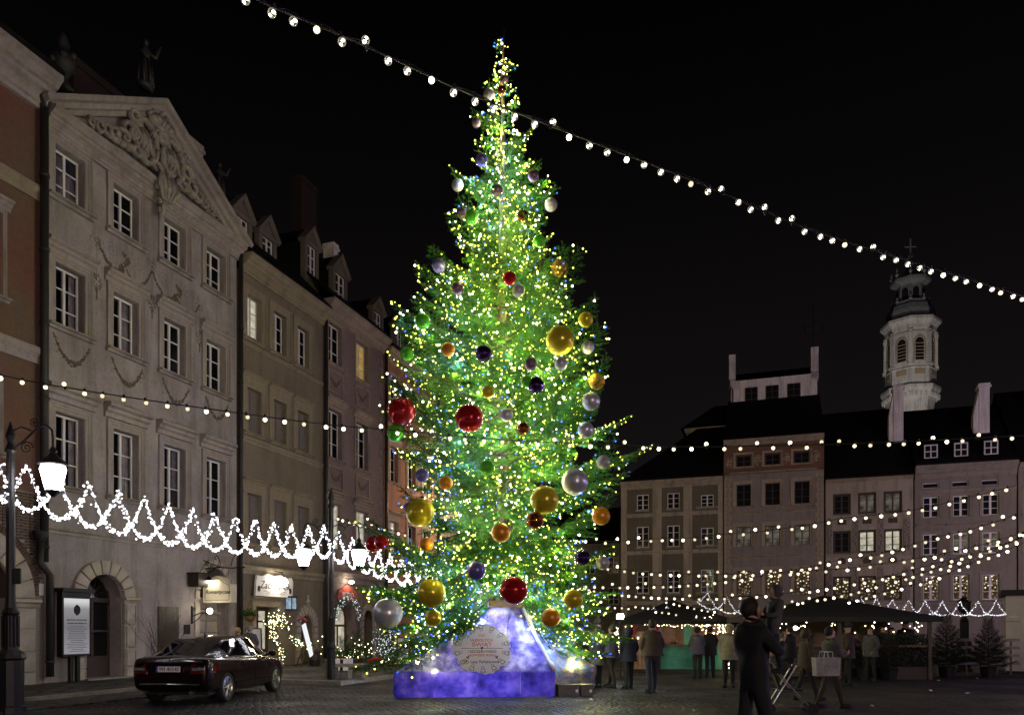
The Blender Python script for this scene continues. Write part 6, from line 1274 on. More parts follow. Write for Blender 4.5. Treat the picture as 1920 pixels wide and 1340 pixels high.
def person(label, x, y, rz, h=1.75, coat='black', legs='denim', hair='dark', arm='down', stride=.08, hem=.85, bulk=1.12, skirt=None, hat=None, hood=False, lean=0.0, group=None, z=0.0, child=False, long=False):
    t = thing('person', label, 'person', (x, y, z), rz, group); k = h / 1.82; t.scale = (k, k, k)
    b = inst('body', body_mesh(arm, stride, (coat, legs), hem, bulk, lean), t); lo = (0, lean * .75, 0)
    inst('face', FACE, t, lo)
    for sg, i in ((1, 0), (-1, 1)):
        a_ = arm[i] if isinstance(arm, tuple) else arm; el, wr = (Vector(p) for p in ARMS[a_])
        d = (wr - el).normalized(); e_ = Vector((0, 0, -1)).rotation_difference(Vector((sg * d.x, d.y, d.z))).to_euler()
        inst('hand', HAND, t, (sg * wr.x, wr.y + lean * .4, wr.z), e_, (1, 1, 1) if sg < 0 else (-1, 1, 1))
    for sg in (1, -1): inst('shoe', SHOE, t, (sg * .108, sg * stride * .95 + .02, 0), (0, 0, -sg * .12))
    hb = MB()
    if hat: hb.lathe([(.108, 1.70), (.118, 1.735), (.11, 1.78), (.075, 1.84), (.02, 1.862)], 12, (0, .005, 0)); hb.ball((0, 0, 1.875), .03, 7, 5); hb.xf(Matrix.Translation(lo)); hb.build('knit_hat', CL[hat], t, smooth=True)
    elif hood: hb.ball((0, -.02, 1.68), .135, 12, 9, (.95, .95, 1.12)); hb.v = [(a, b_ - max(0, b_ - .06) * .9, c) for a, b_, c in hb.v]; hb.xf(Matrix.Translation(lo)); hb.build('hood', CL[coat], t, smooth=True)
    else: hb.ball((0, -.022, 1.70), .112, 12, 9, (.92, .98, 1.05)); hb.v = [(a * (1 if c > 1.66 else 1.05), min(b_, .06 if c > 1.735 else .0), max(c, 1.50 if long else 1.585)) for a, b_, c in hb.v]; hb.v = [(a + .016 * mnoise.noise(Vector((a * 14, b_ * 14, c * 7 + x))), b_ + .014 * mnoise.noise(Vector((a * 15, b_ * 12 + 5, c * 9))), c + .016 * mnoise.noise(Vector((a * 16 + x, b_ * 16, c * 10 + 3)))) for a, b_, c in hb.v]; hb.xf(Matrix.Translation(lo)); hb.build('hair', HR[hair], t, smooth=True)
    sc_ = MB(); sc_.tube([(.085 * math.cos(2 * PI * i / 12), .08 * math.sin(2 * PI * i / 12), 1.525 + .015 * math.sin(i)) for i in range(13)], .032, 6); sc_.xf(Matrix.Translation((0, lean * .6, 0))); sc_.build('collar', CL[coat], t, smooth=True)
    if skirt:
        c = MB(); rows = []; q = random.Random(int(x * 100)); nz = 9
        for i in range(nz + 1):
            zz = lerp(1.44, skirt, i / nz); k5 = i / nz; rx = (.205 + .012 * k5 + .03 * k5 ** 2) * bulk / 1.1; ry = (.145 + .04 * k5) * bulk / 1.1; pf = (.012 if i % 2 else -.004)
            rows.append([((rx + pf + .012 * math.sin(j * 2.1 + zz * 5 + x) * k5 + q.uniform(-.006, .006)) * math.cos(2 * PI * j / 16) * (1 if zz < 1.4 else .85), (ry + pf) * math.sin(2 * PI * j / 16) + lean * max(0, zz - .9), zz) for j in range(16)])
        vs = sum(rows, []); c.add(vs, [(i * 16 + j, i * 16 + (j + 1) % 16, (i + 1) * 16 + (j + 1) % 16, (i + 1) * 16 + j) for i in range(nz) for j in range(16)]); c.build('coat', CL[coat], t, smooth=True)
    return t
FC = lambda u, Y: (u - CX) / F * Y
man = person('tall dark silhouetted man holding a child up on his arm at right', FC(1413, 8.8), 8.8, math.radians(-65), 1.97, 'black', 'black', 'dark', ('carry', 'hold'), .17, .98, 1.1, lean=-.04)
kid = person('small child in dark hooded coat carried on the tall man\'s arm', FC(1444, 8.8), 8.72, math.radians(100), 1.0, 'grey', 'navy', 'dark', 'hold', .12, .8, 1.35, hood=True, lean=-.1, z=1.1)
person('person in a bobble hat and pale coat facing the tree by the base', FC(1122, 21), 21, math.radians(40), 1.84, 'grey', 'black', 'dark', 'pocket', .06, .6, 1.1, skirt=.62, hat='black', group='')
person('person in violet grey jacket holding a phone up to the tree', FC(1147, 20.9), 20.9, math.radians(50), 1.72, 'violetgrey', 'black', 'dark', 'phone', .16, .88, 1.16, skirt=.88, long=True)
person('dark clad person standing behind the phone holder under the cold lamp', FC(1181, 20.4), 20.6, math.radians(20), 1.66, 'navy', 'black', 'dark', 'pocket', .05, .8, 1.12, skirt=.8, hood=True)
person('broad person in brown jacket and jeans in front of the teal stall', FC(1222, 19.2), 19.2, math.radians(10), 1.84, 'brown', 'denim', 'dark', 'pocket', .14, .9, 1.3, skirt=.92)
person('person in dark grey jacket at the teal stall counter, bowed head', FC(1308, 24.5), 24.5, 0, 1.66, 'violetgrey', 'black', 'dark', 'hold', .06, .9, 1.2, skirt=.88, lean=.12)
person('dark person beside the counter of the teal stall', FC(1331, 25), 25, math.radians(-15), 1.7, 'black', 'black', 'dark', 'hold', .06, .9, 1.1, skirt=.8)
person('person in cream quilted jacket next to the silhouetted man', FC(1367, 21), 21, math.radians(160), 1.74, 'cream', 'black', 'dark', 'pocket', .05, .8, 1.2, skirt=.80, hood=True)
bagm = person('passer-by in light grey coat carrying a big white paper bag', FC(1557, 15.5), 15.5, math.radians(-80), 1.66, 'grey', 'darkbrown', 'dark', 'hold', .24, .75, 1.15, skirt=.78)
person('walking person with dusky hooded coat ahead of the white bag carrier', FC(1512, 17.2), 17.2, math.radians(-85), 1.62, 'brown', 'black', 'dark', 'down', .24, .75, 1.15, skirt=.85, hood=True)
t = thing('paper_bag', 'large white paper bag held by the walking passer-by', 'bag', (FC(1545, 15.2), 15.1, .68), math.radians(8)); mb = MB(); mb.add([(-.24, -.08, 0), (.24, -.08, 0), (.24, .08, 0), (-.24, .08, 0), (-.26, -.09, .36), (.26, -.09, .36), (.26, .09, .36), (-.26, .09, .36)], [(0,3,2,1),(0,1,5,4),(1,2,6,5),(2,3,7,6),(3,0,4,7)]); mb.build('bag_body', CL['lightgrey'], t)
for y in (-.09, .09): MB().tube([(-.1, y, .35), (-.08, y, .47), (.08, y, .47), (.1, y, .35)], .008, 5).build('handle', M['paper'], t)
person('grey haired person in dark jacket seen from behind beyond the car', FC(468, 26.2), 26.2, math.radians(10), 1.72, 'grey', 'black', 'greyed', 'pocket', .05, .9, 1.25, skirt=.85)
person('blonde person beside the grey haired one beyond the car', FC(447, 26.6), 26.6, math.radians(-30), 1.66, 'tan', 'black', 'blonde', 'pocket', .05, .9, 1.15, skirt=.8, long=True)
for i, (u, Y, rz, c, hh, lb) in enumerate(((1655, 25.8, 200, 'black', 1.72, 'person in black behind the hedge, first at its left end'), (1672, 26.2, 170, 'darkbrown', 1.66, 'person in brown behind the hedge near its left end'), (1697, 25.9, 150, 'black', 1.9, 'tall person in dark cap behind the hedge beside the fir'), (1708, 26.5, 200, 'red', 1.6, 'person with red scarf and coat behind the hedge'), (1590, 21.5, 60, 'darkbrown', 1.75, 'person in brown standing under the dark stall roof'), (1480, 22.0, 30, 'black', 1.7, 'dark figure in the shade right of the silhouetted man'), (1632, 23.5, 120, 'grey', 1.68, 'grey coated person in front of the dark stall'))):
    person(lb, FC(u, Y), Y, math.radians(rz), hh, c, 'black', 'dark', 'hold' if i % 2 else 'pocket', .07, .85, 1.15, skirt=.82, hat='black' if i in (2, 4) else None)

# ------------------------------------------------------------------ pushchair
sp = gnd(1470, 1336); st = thing('pushchair', 'light framed folding pushchair with dark seat beside the silhouetted man', 'pushchair', (sp.x + .05, sp.y, 0), math.radians(-100))
fr = MB()
for sg in (-.22, .22):
    fr.tube([(sg, -.38, 1.02), (sg, -.3, .96), (sg, .05, .5), (sg * 1.05, .42, .1)], .014, 6); fr.tube([(sg, .14, .92), (sg, -.1, .5), (sg * 1.08, -.34, .1)], .014, 6); fr.tube([(sg, -.2, .45), (sg, .3, .42)], .011, 6)
fr.tube([(-.22, -.38, 1.02), (.22, -.38, 1.02)], .014, 6); fr.tube([(-.23, -.34, .12), (.23, .42, .12)], .01, 5); fr.tube([(.23, -.34, .12), (-.23, .42, .12)], .01, 5); fr.build('frame', M['steel'], st)
se = MB(); se.box((-.19, -.12, .42), (.19, .26, .46)); i0 = len(se.v); se.box((-.19, -.02, 0), (.19, .02, .52)); se.xf(Matrix.Translation((0, -.13, .45)) @ Matrix.Rotation(math.radians(22), 4, 'X'), i0); se.build('seat', CL['black'], st)
hd_ = MB()
for i in range(5): a = math.radians(20 + 28 * i); hd_.tube([(-.21, -.2 + .3 * math.cos(a), .75 + .3 * math.sin(a)), (0, -.2 + .32 * math.cos(a), .77 + .32 * math.sin(a)), (.21, -.2 + .3 * math.cos(a), .75 + .3 * math.sin(a))], .008, 4)
for i in range(4):
    a, b = math.radians(20 + 28 * i), math.radians(48 + 28 * i); hd_.quad((-.21, -.2 + .3 * math.cos(a), .75 + .3 * math.sin(a)), (.21, -.2 + .3 * math.cos(a), .75 + .3 * math.sin(a)), (.21, -.2 + .3 * math.cos(b), .75 + .3 * math.sin(b)), (-.21, -.2 + .3 * math.cos(b), .75 + .3 * math.sin(b)))
hd_.build('hood', CL['black'], st)
wm = MB(); wm.lathe([(.06, -.02), (.1, -.02), (.105, 0), (.1, .02), (.06, .02)], 18); wm.lathe([(.02, -.025), (.02, .025)], 8)
for i in range(5): wm.tube([(0, 0, 0), (.08 * math.cos(i * 1.2566), .08 * math.sin(i * 1.2566), 0)], .008, 4)
wm.xf(Matrix.Rotation(PI / 2, 4, 'Y')); wme = wm.mesh('wheel', M['rubber'])
for sx_ in (-.25, .25):
    for y in (-.34, .42):
        for o_ in (-.03, .03): inst('wheel', wme, st, (sx_ + o_, y, .105))
MB().tube([(-.22, -.37, 1.02), (-.12, -.42, 1.0), (.12, -.42, 1.0), (.22, -.37, 1.02)], .02, 6).build('grip', M['rubber'], st)

# ------------------------------------------------------------------ market stalls
M['led_stall'] = emit('stall_led', (1.0, .80, .45), STALL_E); M['teal'] = simple('teal_paint', (.06, .27, .21), .6, var=.2, scale=5, bst=.1); M['pinkwood'] = simple('pinkish_planks', (.40, .24, .17), .7, var=.25, scale=6, bst=.2); M['tarp'] = simple('black_tarpaulin', (.010, .010, .011), .75, scale=5, bst=.2); M['tinsel'] = simple('red_tinsel', (.4, .03, .06), .5, scale=30, bst=.6)
def tent(t, w, dpt, ze, za, name='tent_roof'):
    mb = MB(); w2, d2 = w / 2, dpt / 2; n = 6; rows = []
    for i in range(n + 1):
        k_ = i / n; r_ = (1 - k_); z = ze + (za - ze) * (k_ ** 1.12); rows.append([(-w2 * r_, -d2 * r_, z), (w2 * r_, -d2 * r_, z), (w2 * r_, d2 * r_, z), (-w2 * r_, d2 * r_, z)])
    mb.add(sum(rows, []), [(i * 4 + j, i * 4 + (j + 1) % 4, (i + 1) * 4 + (j + 1) % 4, (i + 1) * 4 + j) for i in range(n) for j in range(4)])
    for a, b in (((-w2, -d2), (w2, -d2)), ((w2, -d2), (w2, d2)), ((-w2, d2), (-w2, -d2))): mb.quad((*a, ze), (*b, ze), (*b, ze - .16), (*a, ze - .16))
    return mb.build(name, M['tarp'], t)
def fairy(t, pts, n, jit, r, seed=0, mat='led_stall', name='fairy_lights'):
    q = random.Random(seed); mb = MB(); P = spline([Vector(p) for p in pts], 12)
    for i in range(n): a = P[q.randrange(len(P) - 1)]; b = P[min(len(P) - 1, P.index(a) + 1)]; mb.octa(a.lerp(b, q.random()) + Vector((q.gauss(0, jit), q.gauss(0, jit * .6), q.gauss(0, jit))), r * q.uniform(.7, 1.3))
    return prop(mb.build(name, M[mat], t), kind='stuff')
YS = 29.5; s1 = thing('market_stall', 'teal and pink wooden market stall under a dark tent roof hung with fairy lights', 'market stall', (FC(1272, YS), YS + 1.2, 0), math.radians(-6))
tent(s1, 4.6, 3.6, 1.92, 2.75)
for x, y in ((-1.95, -1.3), (1.95, -1.3), (-1.95, 1.3), (1.95, 1.3)): MB().box((x - .05, y - .05, 0), (x + .05, y + .05, 1.95)).build('post', M['darkwood'], s1)
for i in range(7): MB().box((-.55, -1.25, .06 + i * .125), (1.75, -1.19, .18 + i * .125)).build('plank', M['teal'], s1)
for i in range(8): MB().box((-1.85 + i * .15, -1.26, .05), (-1.715 + i * .15, -1.2, 1.5)).build('plank', M['pinkwood'], s1)
MB().box((-.6, -1.5, .94), (1.85, -.95, 1.0)).build('counter', M['wood'], s1)
MB().box((-.62, -1.22, 1.0), (-.5, -1.12, 1.9)).build('shutter_frame', M['teal'], s1); MB().box((.35, -1.22, 1.0), (.62, -1.12, 1.9)).build('shutter_frame', M['teal'], s1)
MB().box((-.5, -.2, 1.0), (1.8, -.15, 1.9)).build('back_panel', M['pinkwood'], s1)
q = random.Random(4); mb = MB()
for i in range(14): mb.ball((-.4 + q.uniform(0, 2.1), -.6 + q.uniform(-.3, .3), 1.06), q.uniform(.05, .1), 7, 5)
mb.build('goods', M['tan' if 'tan' in M else 'wood'], s1)
for x in (-1.55, -.68): mb = MB(); [mb.ball((x + q.gauss(0, .05), -1.3 + q.gauss(0, .04), z), .05, 6, 4) for z in [.95 + .045 * i for i in range(20)]]; mb.build('tinsel_garland', M['tinsel'], s1)
fairy(s1, [(-2.0, -1.6, 1.8), (0, -1.75, 1.72), (2.0, -1.6, 1.8)], 70, .05, .016, 1); fairy(s1, [(.9, -1.6, 1.78), (2.1, -1.5, 1.5)], 110, .16, .017, 2); fairy(s1, [(1.95, -1.4, 1.75), (1.85, -1.4, 1.0), (1.95, -1.4, .15)], 75, .06, .017, 3); fairy(s1, [(-2.3, -1.4, 1.75), (-2.2, -1.4, .7)], 50, .07, .017, 4)
s2 = thing('market_stall', 'wide dark market stall with peaked black tarpaulin roof and few bright lamps', 'market stall', (FC(1556, 26), 26.5, 0), math.radians(-8)); tent(s2, 6.0, 4.4, 1.98, 2.75)
for x, y in ((-2.7, -1.9), (2.7, -1.9), (-2.7, 1.9), (2.7, 1.9), (0, -1.9)): MB().box((x - .05, y - .05, 0), (x + .05, y + .05, 2.0)).build('post', M['darkwood'], s2)
for i in range(7): MB().box((-2.6, -1.5, .05 + i * .14), (2.6, -1.44, .18 + i * .14)).build('plank', M['darkwood'], s2)
MB().box((-2.7, -1.9, 1.02), (2.7, -1.2, 1.08)).build('counter', M['wood'], s2)
MB().box((-2.6, 1.6, .1), (2.6, 1.66, 1.9)).build('back_panel', M['wood'], s2)
fairy(s2, [(-2.4, -1.9, 1.62), (0, -2.0, 1.7), (2.4, -1.9, 1.62)], 42, .07, .018, 6)
M['stall_lamp'] = emit('stall_lamp_glow', (1, .87, .62), STALL_E * 1.6)
for x in (-1.9, -1.2, 1.2): b = MB().ball((x, -1.2, 1.62), .07, 8, 6).build('hanging_lamp', M['stall_lamp'], s2, smooth=True); MB().tube([(x, -1.2, 1.68), (x, -1.2, 1.95)], .008, 4).build('lamp_cord', M['iron'], b)
# cold flood lamp on a stand
fl = at(1163, 1155, 24.5); t = thing('flood_lamp', 'cold white flood lamp on a pole left of the teal stall', 'flood lamp', (fl.x, fl.y, 0)); MB().tube([(0, .05, 0), (0, .05, fl.z + .05)], .025, 6).lathe([(.3, 0), (.05, .1)], 6, (0, .05, 0)).build('pole', M['iron'], t)
MB().box((-.13, 0, fl.z - .1), (.13, .06, fl.z + .1)).build('lamp_case', M['iron'], t); M['flood'] = emit('flood_lamp_glow', (.62, .95, 1.0), FLOOD_E); MB().box((-.1, -.02, fl.z - .075), (.1, -.003, fl.z + .075)).build('lamp_face', M['flood'], t)

# kiosk at the right edge
kp = gnd(1886, 1262); t = thing('kiosk', 'white flat roofed kiosk with a panelled door at the right edge', 'kiosk', (kp.x, kp.y, 0), math.radians(-31)); M['kiosk'] = simple('kiosk_panel', (.5, .46, .45), .6, var=.06, scale=3, bst=.05)
kb_ = MB().box((0, 0, .1), (3.2, 2.4, 2.78)).build('wall', M['kiosk'], t); MB().box((-.15, -.18, 2.78), (3.4, 2.5, 2.98)).build('roof', M['iron'], t); MB().box((.02, .02, 0), (3.2, 2.4, .1)).build('plinth', M['iron'], t)
d = MB().box((.46, -.03, .12), (1.35, 0, 2.3)).build('door', M['kiosk'], t); MB().tube([(.53, -.05, 1.08), (.62, -.06, 1.08)], .012, 5).build('handle', M['steel'], d)
for z in (.9, 1.85): MB().box((.0, -.006, z), (.44, 0, z + .015)).build('panel_joint', M['iron'], t)
MB().box((.1, -.02, 2.0), (.36, .0, 2.06)).build('white_label', M['paper'], t)
M['shaded_green'] = simple('shaded_evergreen', (.008, .018, .010), .7, var=.4, bst=0)  # firs in silhouette: their darkness is put into the colour, hedge shares it
# firs, hedge and low fence on the right
YB = {}
def shaded_branch(Lk, i):  # same fir branch, needles swapped for the darkened silhouette colour
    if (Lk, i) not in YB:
        me = BR[Lk][i][0].copy(); me.materials[1] = M['shaded_green']; YB[(Lk, i)] = me
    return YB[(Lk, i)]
def potted_fir(label, u, Y, h, rad, seed, group='potted fir trees on the right'):
    q = random.Random(seed); t = thing('potted_fir', label, 'fir tree', (FC(u, Y), Y, 0), q.uniform(0, 6), group); MB().lathe([(.2, 0), (.26, .32), (.28, .36), (.22, .36)], 10).build('pot', M['iron'], t); MB().tube([(0, 0, .3), (.01, 0, h)], [.04, .006], 6).build('trunk', M['bark'], t)
    n = 56
    for i in range(n):
        k_ = i / n; z = .38 + (h - .5) * k_; Lw = max(.22, rad * (1 - k_) ** .8 * q.uniform(.8, 1.15)); Lk = min(BR, key=lambda a: abs(a - Lw)); a = i * 2.4 + q.uniform(-.2, .2)
        inst('branch', shaded_branch(Lk, q.randrange(2)), t, (0, 0, z), (Matrix.Rotation(a, 4, 'Z') @ Matrix.Rotation(-math.radians(8 + 45 * k_), 4, 'Y')).to_euler(), Lw / Lk)
potted_fir('broad dark fir tree in a pot right of the hedge', 1775, 25.5, 2.15, .75, 1); potted_fir('ragged dark fir tree in a pot beside the kiosk', 1853, 25.3, 1.95, .72, 2); potted_fir('thin small fir with sparse lights behind the hedge', 1620, 24.5, 1.75, .5, 3); potted_fir('low dark fir left of the hedge end', 1668, 24.0, 1.35, .6, 4)
t = thing('hedge', 'clipped dark evergreen hedge in a planter on the right', 'hedge', (FC(1695, 24.6), 24.6, 0), -.05); MB().box((-.75, -.3, 0), (.75, .3, .4)).build('planter', M['darkwood'], t)
q = random.Random(8); mb = MB()
for i in range(2600):
    p = Vector((q.uniform(-.78, .78), q.uniform(-.32, .32), q.uniform(.38, 1.42))); d = Vector((q.gauss(0, 1), q.gauss(0, 1), q.gauss(0, 1))).normalized() * .06; e_ = d.cross(Vector((q.random(), q.random(), q.random()))).normalized() * .025; mb.quad(p - e_, p + e_, p + d)
prop(mb.build('foliage', M['shaded_green'], t), kind='stuff')
t = thing('low_fence', 'low pale board fence behind the firs and hedge', 'fence', (FC(1712, 27), 27, 0), -.05)
for i in range(8): MB().box((-.2 + i * .5, -.02, 0), (-.15 + i * .5, .04, 1.2)).build('post', M['wood'], t)
for z in (.35, .62, .89, 1.16): MB().box((-.25, -.04, z), (3.6, -.02, z + .1)).build('board', M['slab'], t)

# ------------------------------------------------------------------ things along the left frontage
def front(s, out, z=0.0): return left_pt(s, out, z)
M['lightbox'] = None; m, N, L, P = nodes('light_box_glow'); N.remove(P); v = coords(N, L); e = N.new('ShaderNodeEmission'); sx_ = N.new('ShaderNodeSeparateXYZ'); L.new(v, sx_.inputs[0]); mr = N.new('ShaderNodeMapRange'); mr.inputs[1].default_value = .9; mr.inputs[2].default_value = 2.35; L.new(sx_.outputs[2], mr.inputs[0])
L.new(ramp(N, L, mr.outputs[0], [(0, (.42, .40, .44)), (.45, (.28, .27, .29)), (.78, (.42, .41, .43)), (.92, (1, 1, 1))]), e.inputs['Color']); e.inputs['Strength'].default_value = .62; L.new(e.outputs[0], N['Material Output'].inputs['Surface']); M['lightbox'] = m
p = front(15.98, .42); t = thing('museum_light_box', 'tall lit museum notice box by the brick corner', 'notice board', (p.x, p.y, .12), ANG_L)
MB().box((0, .0, .72), (.92, .2, 2.5)).build('case', M['iron'], t); MB().box((-.06, -.1, 2.5), (.98, .24, 2.6)).build('hood', M['iron'], t); MB().box((.3, .05, 0), (.4, .15, .72)).box((.52, .05, 0), (.62, .15, .72)).build('stand', M['iron'], t)
pn = MB().box((.05, -.012, .78), (.87, 0, 2.32)).build('lit_panel', M['lightbox'], t)
text('MUZEUM LITERATURY', .066, M['ink'], pn, (.46, -.016, 1.72)); text('ADAMA MICKIEWICZA', .06, M['ink'], pn, (.46, -.016, 1.63))
ln = MB(); q = random.Random(1)
for i in range(15): w_ = q.uniform(.2, .36); ln.box((.46 - w_, -.015, 1.55 - .05 * i), (.46 + w_, -.0125, 1.562 - .05 * i))
ln.prism([(.46 + .11 * math.cos(a * .5236), 2.0 + .16 * math.sin(a * .5236) * (1 if a % 2 else .85)) for a in range(12)], -.016, -.0125); prop(ln.build('printed_lines', M['ink'], pn), kind='stuff')
# hanging box sign
p = front(21.95, .12); t = thing('hanging_sign', 'cream hanging box sign reading Romantyczna under a scrolled iron bracket', 'sign', (p.x, p.y, 0), ANG_L + PI / 2 + PI); t.rotation_euler.z = ANG_L - PI / 2
prf = [(0, 2.5), (1.18, 2.5), (1.18, 3.12), (.95, 3.2), (.78, 3.36), (.59, 3.42), (.40, 3.36), (.23, 3.2), (0, 3.12)]
M['sign_cream'] = simple('cream_sign_board', (.60, .54, .42), .6, var=.06, bst=.03)
sb = MB(); sb.prism(prf, -.14, .14); MX = sb.build('sign_board', M['sign_cream'], t)
o_ = MB(); o_.sweep([(x * .86 + .082, 2.98 + (z - 2.98) * .84) for x, z in prf], [(0, 0), (0, .008), (.012, .008), (.012, 0)], True); o_.v = [(x, y - .14, z) for x, y, z in o_.v]; o_.build('painted_border', M['ink'], t)
text('Romantyczna', .19, M['ink'], t, (.62, -.146, 2.86), shear=.25)
br = MB(); br.tube([(-.1, 0, 3.68), (.5, 0, 3.72), (1.1, 0, 3.68), (1.62, 0, 3.7)], .02, 6); br.tube([(-.1, 0, 3.3), (.05, 0, 3.5), (.4, 0, 3.66)], .016, 6); br.tube([(-.1, 0, 3.98), (.2, 0, 3.86), (.6, 0, 3.74)], .016, 6); br.tube([(1.5, 0, 3.64), (1.66, 0, 3.7), (1.5, 0, 3.76)], .012, 4)
for a_, sgn in (((.65, 3.74), 1), ((1.05, 3.74), -1)): br.tube([(a_[0], 0, a_[1]), (a_[0] - sgn * .08, 0, 4.0), (a_[0] - sgn * .2, 0, 4.14), (a_[0] - sgn * .28, 0, 4.06), (a_[0] - sgn * .22, 0, 3.98)], .014, 5)
for c_ in ((.12, 3.62, .11), (.05, 3.86, .1), (.24, 3.76, .08)): br.tube([(c_[0] + c_[2] * (1 - i / 22) * math.cos(i * .7), 0, c_[1] + c_[2] * (1 - i / 22) * math.sin(i * .7)) for i in range(20)], .011, 5)
for x in (.3, .95): br.tube([(x, 0, 3.7), (x, 0, 3.3)], .006, 4)
br.build('iron_bracket', M['iron'], t)
M['shop_lamp'] = emit('shop_lamp_glow', (1, .90, .68), SHOP_E); lb_ = MB().ball((.42, -.34, 3.22), .085, 10, 7, (1, 1, .8)).build('sign_lamp', M['shop_lamp'], t, smooth=True); MB().tube([(.42, -.34, 3.28), (.42, -.34, 3.6), (.42, 0, 3.7)], .012, 5).lathe([(.12, 3.24), (.05, 3.34), (.03, 3.4)], 8, (.42, -.34, 0)).build('lamp_shade', M['iron'], lb_)
def wall_lamp(label, s, out, z, arm=.55, mat='shop_lamp', r=.09):
    p = front(s, 0); t = thing('wall_lamp', label, 'wall lamp', (p.x, p.y, 0), ANG_L); b = MB(); b.box((-.04, -.03, z - .35), (.04, .0, z + .25)); b.tube([(0, -.02, z - .1), (0, -out * .5, z + .02), (0, -out, z + .0)], .018, 5); b.tube([(0, -.02, z - .32), (0, -out * .35, z - .2), (0, -out * .6, z)], .014, 5); b.tube([(0, -.1 - .07 * math.cos(i * .8) * (1 - i / 14), z + .14 + .07 * math.sin(i * .8) * (1 - i / 14)) for i in range(13)], .011, 4); b.build('bracket', M['iron'], t)
    g = MB().ball((0, -out, z + .08), r, 9, 7).build('lamp_globe', M[mat], t, smooth=True); return t
wall_lamp('lit lamp on iron wall bracket beside the side arch', 21.4, .75, 2.12)
p = front(21.4, 0); t = thing('wall_lantern', 'square dark lantern box on the wall left of the hanging sign', 'lantern', (p.x, p.y, 0), ANG_L); MB().box((-.25, -.5, 3.02), (.2, -.08, 3.45)).build('lantern_box', M['darkwood'], t); MB().box((-.02, -.3, 3.2), (.02, .0, 3.24)).build('bracket', M['iron'], t); MB().box((-.29, -.54, 3.45), (.24, -.04, 3.5)).build('lid', M['iron'], t)
# board sign over the pub door
p = front(24.5, .16); t = thing('shop_sign', 'white shaped board sign reading Zachcianek over the pub door', 'sign', (p.x, p.y, 0), ANG_L); prf = [(0, 2.86), (2.35, 2.86), (2.42, 3.5), (2.3, 3.66), (1.95, 3.62), (1.6, 3.72), (1.2, 3.66), (.75, 3.74), (.4, 3.62), (.1, 3.64), (.04, 3.4)]
MB().prism(prf, -.09, .0).build('sign_board', M['paper'], t); text('Zachcianek', .42, M['ink'], t, (1.2, -.096, 3.28), shear=.3); text('PUB CAFE RESTAURACJA', .1, M['ink'], t, (1.2, -.096, 2.98)) if False else None
q = random.Random(6); mb = MB()
for x in (.2, 2.2):
    for i in range(26): a_ = q.uniform(0, 6.28); mb.prism([(x + .08 * q.random() * math.cos(a_) + .03 * math.cos(k_ * 1.26), 3.12 + .2 * (q.random() - .5) + .035 * math.sin(k_ * 1.26)) for k_ in range(5)], -.098, -.09)
mb.tube([(.5 + i * .05, -.094, 3.04 + .03 * math.sin(i * .8)) for i in range(30)], .008, 4); mb.tube([(.6 + i * .05, -.094, 2.96 + .02 * math.sin(i * 1.1 + 1)) for i in range(26)], .006, 4); mb.build('painted_vine', M['ink'], t)
g = MB().ball((1.3, -.42, 3.42), .15, 10, 8, (1, 1, 1.2)).build('sign_lamp', M['shop_lamp'], t, smooth=True); MB().tube([(1.3, -.42, 3.56), (1.3, -.35, 3.82), (1.3, 0, 3.86)], .02, 6).build('lamp_arm', M['iron'], g)
p = front(26.75, 0); t = thing('wall_lantern', 'small glazed lantern between the pub sign and the arched door', 'lantern', (p.x, p.y, 0), ANG_L); MB().box((-.18, -.42, 2.35), (.18, -.1, 2.4)).box((-.2, -.44, 2.85), (.2, -.08, 2.92)).box((-.18, -.42, 2.4), (-.15, -.39, 2.85)).box((.15, -.42, 2.4), (.18, -.39, 2.85)).box((-.03, -.12, 2.5), (.03, .0, 2.56)).build('lantern_frame', M['iron'], t); MB().box((-.15, -.4, 2.4), (.15, -.12, 2.85)).build('lantern_pane', M['lit_blue'], t)
def light_plant(label, s, out, n, seed, shape, stuffmat='led_stall', green=True):
    q = random.Random(seed); p = front(s, out); t = thing('lit_plant', label, 'plant', (p.x, p.y, .12), ANG_L); mb = MB(); l_ = MB()
    for i in range(n):
        x, y, z = shape(q)
        if green:
            for _ in range(7): c = Vector((x, y, z)) + Vector((q.gauss(0, .06), q.gauss(0, .06), q.gauss(0, .06))); d = Vector((q.gauss(0, 1), q.gauss(0, 1), q.gauss(0, 1))).normalized(); e_ = d.orthogonal().normalized() * .02; mb.quad(c - e_, c + d * .05, c + e_, c - d * .05)
        l_.octa((x, y, z), .017 * q.uniform(.7, 1.3))
    if green: prop(mb.build('leaves', M['needle'], t), kind='stuff')
    prop(l_.build('fairy_lights', M[stuffmat], t), kind='stuff'); return t
light_plant('vine wound with warm fairy lights in front of the pub door', 25.1, .75, 150, 1, lambda q: ((z := q.random()), (z * 0 + q.gauss(0, .1) + .25 * math.sin(z * 7), q.gauss(0, .08), .1 + 1.9 * z))[1] if q.random() < .6 else (q.uniform(-.7, .8), q.gauss(0, .1), 1.7 + q.gauss(0, .18)))
light_plant('trailing shrub with warm fairy lights right of the pub door', 26.2, 1.0, 60, 2, lambda q: ((a := q.random()), (a * 1.9 - .5, q.gauss(0, .08), 1.15 - .7 * a + q.gauss(0, .06)))[1])
light_plant('low shrub with warm fairy lights under the leaning menu board', 26.9, 1.3, 34, 3, lambda q: (q.gauss(0, .22), q.gauss(0, .15), .2 + abs(q.gauss(0, .45))))
light_plant('evergreen planter with scattered fairy lights by the mauve house', 29.3, 1.6, 60, 4, lambda q: (q.uniform(-1.2, 1.6), q.gauss(0, .2), .15 + abs(q.gauss(0, .4))))
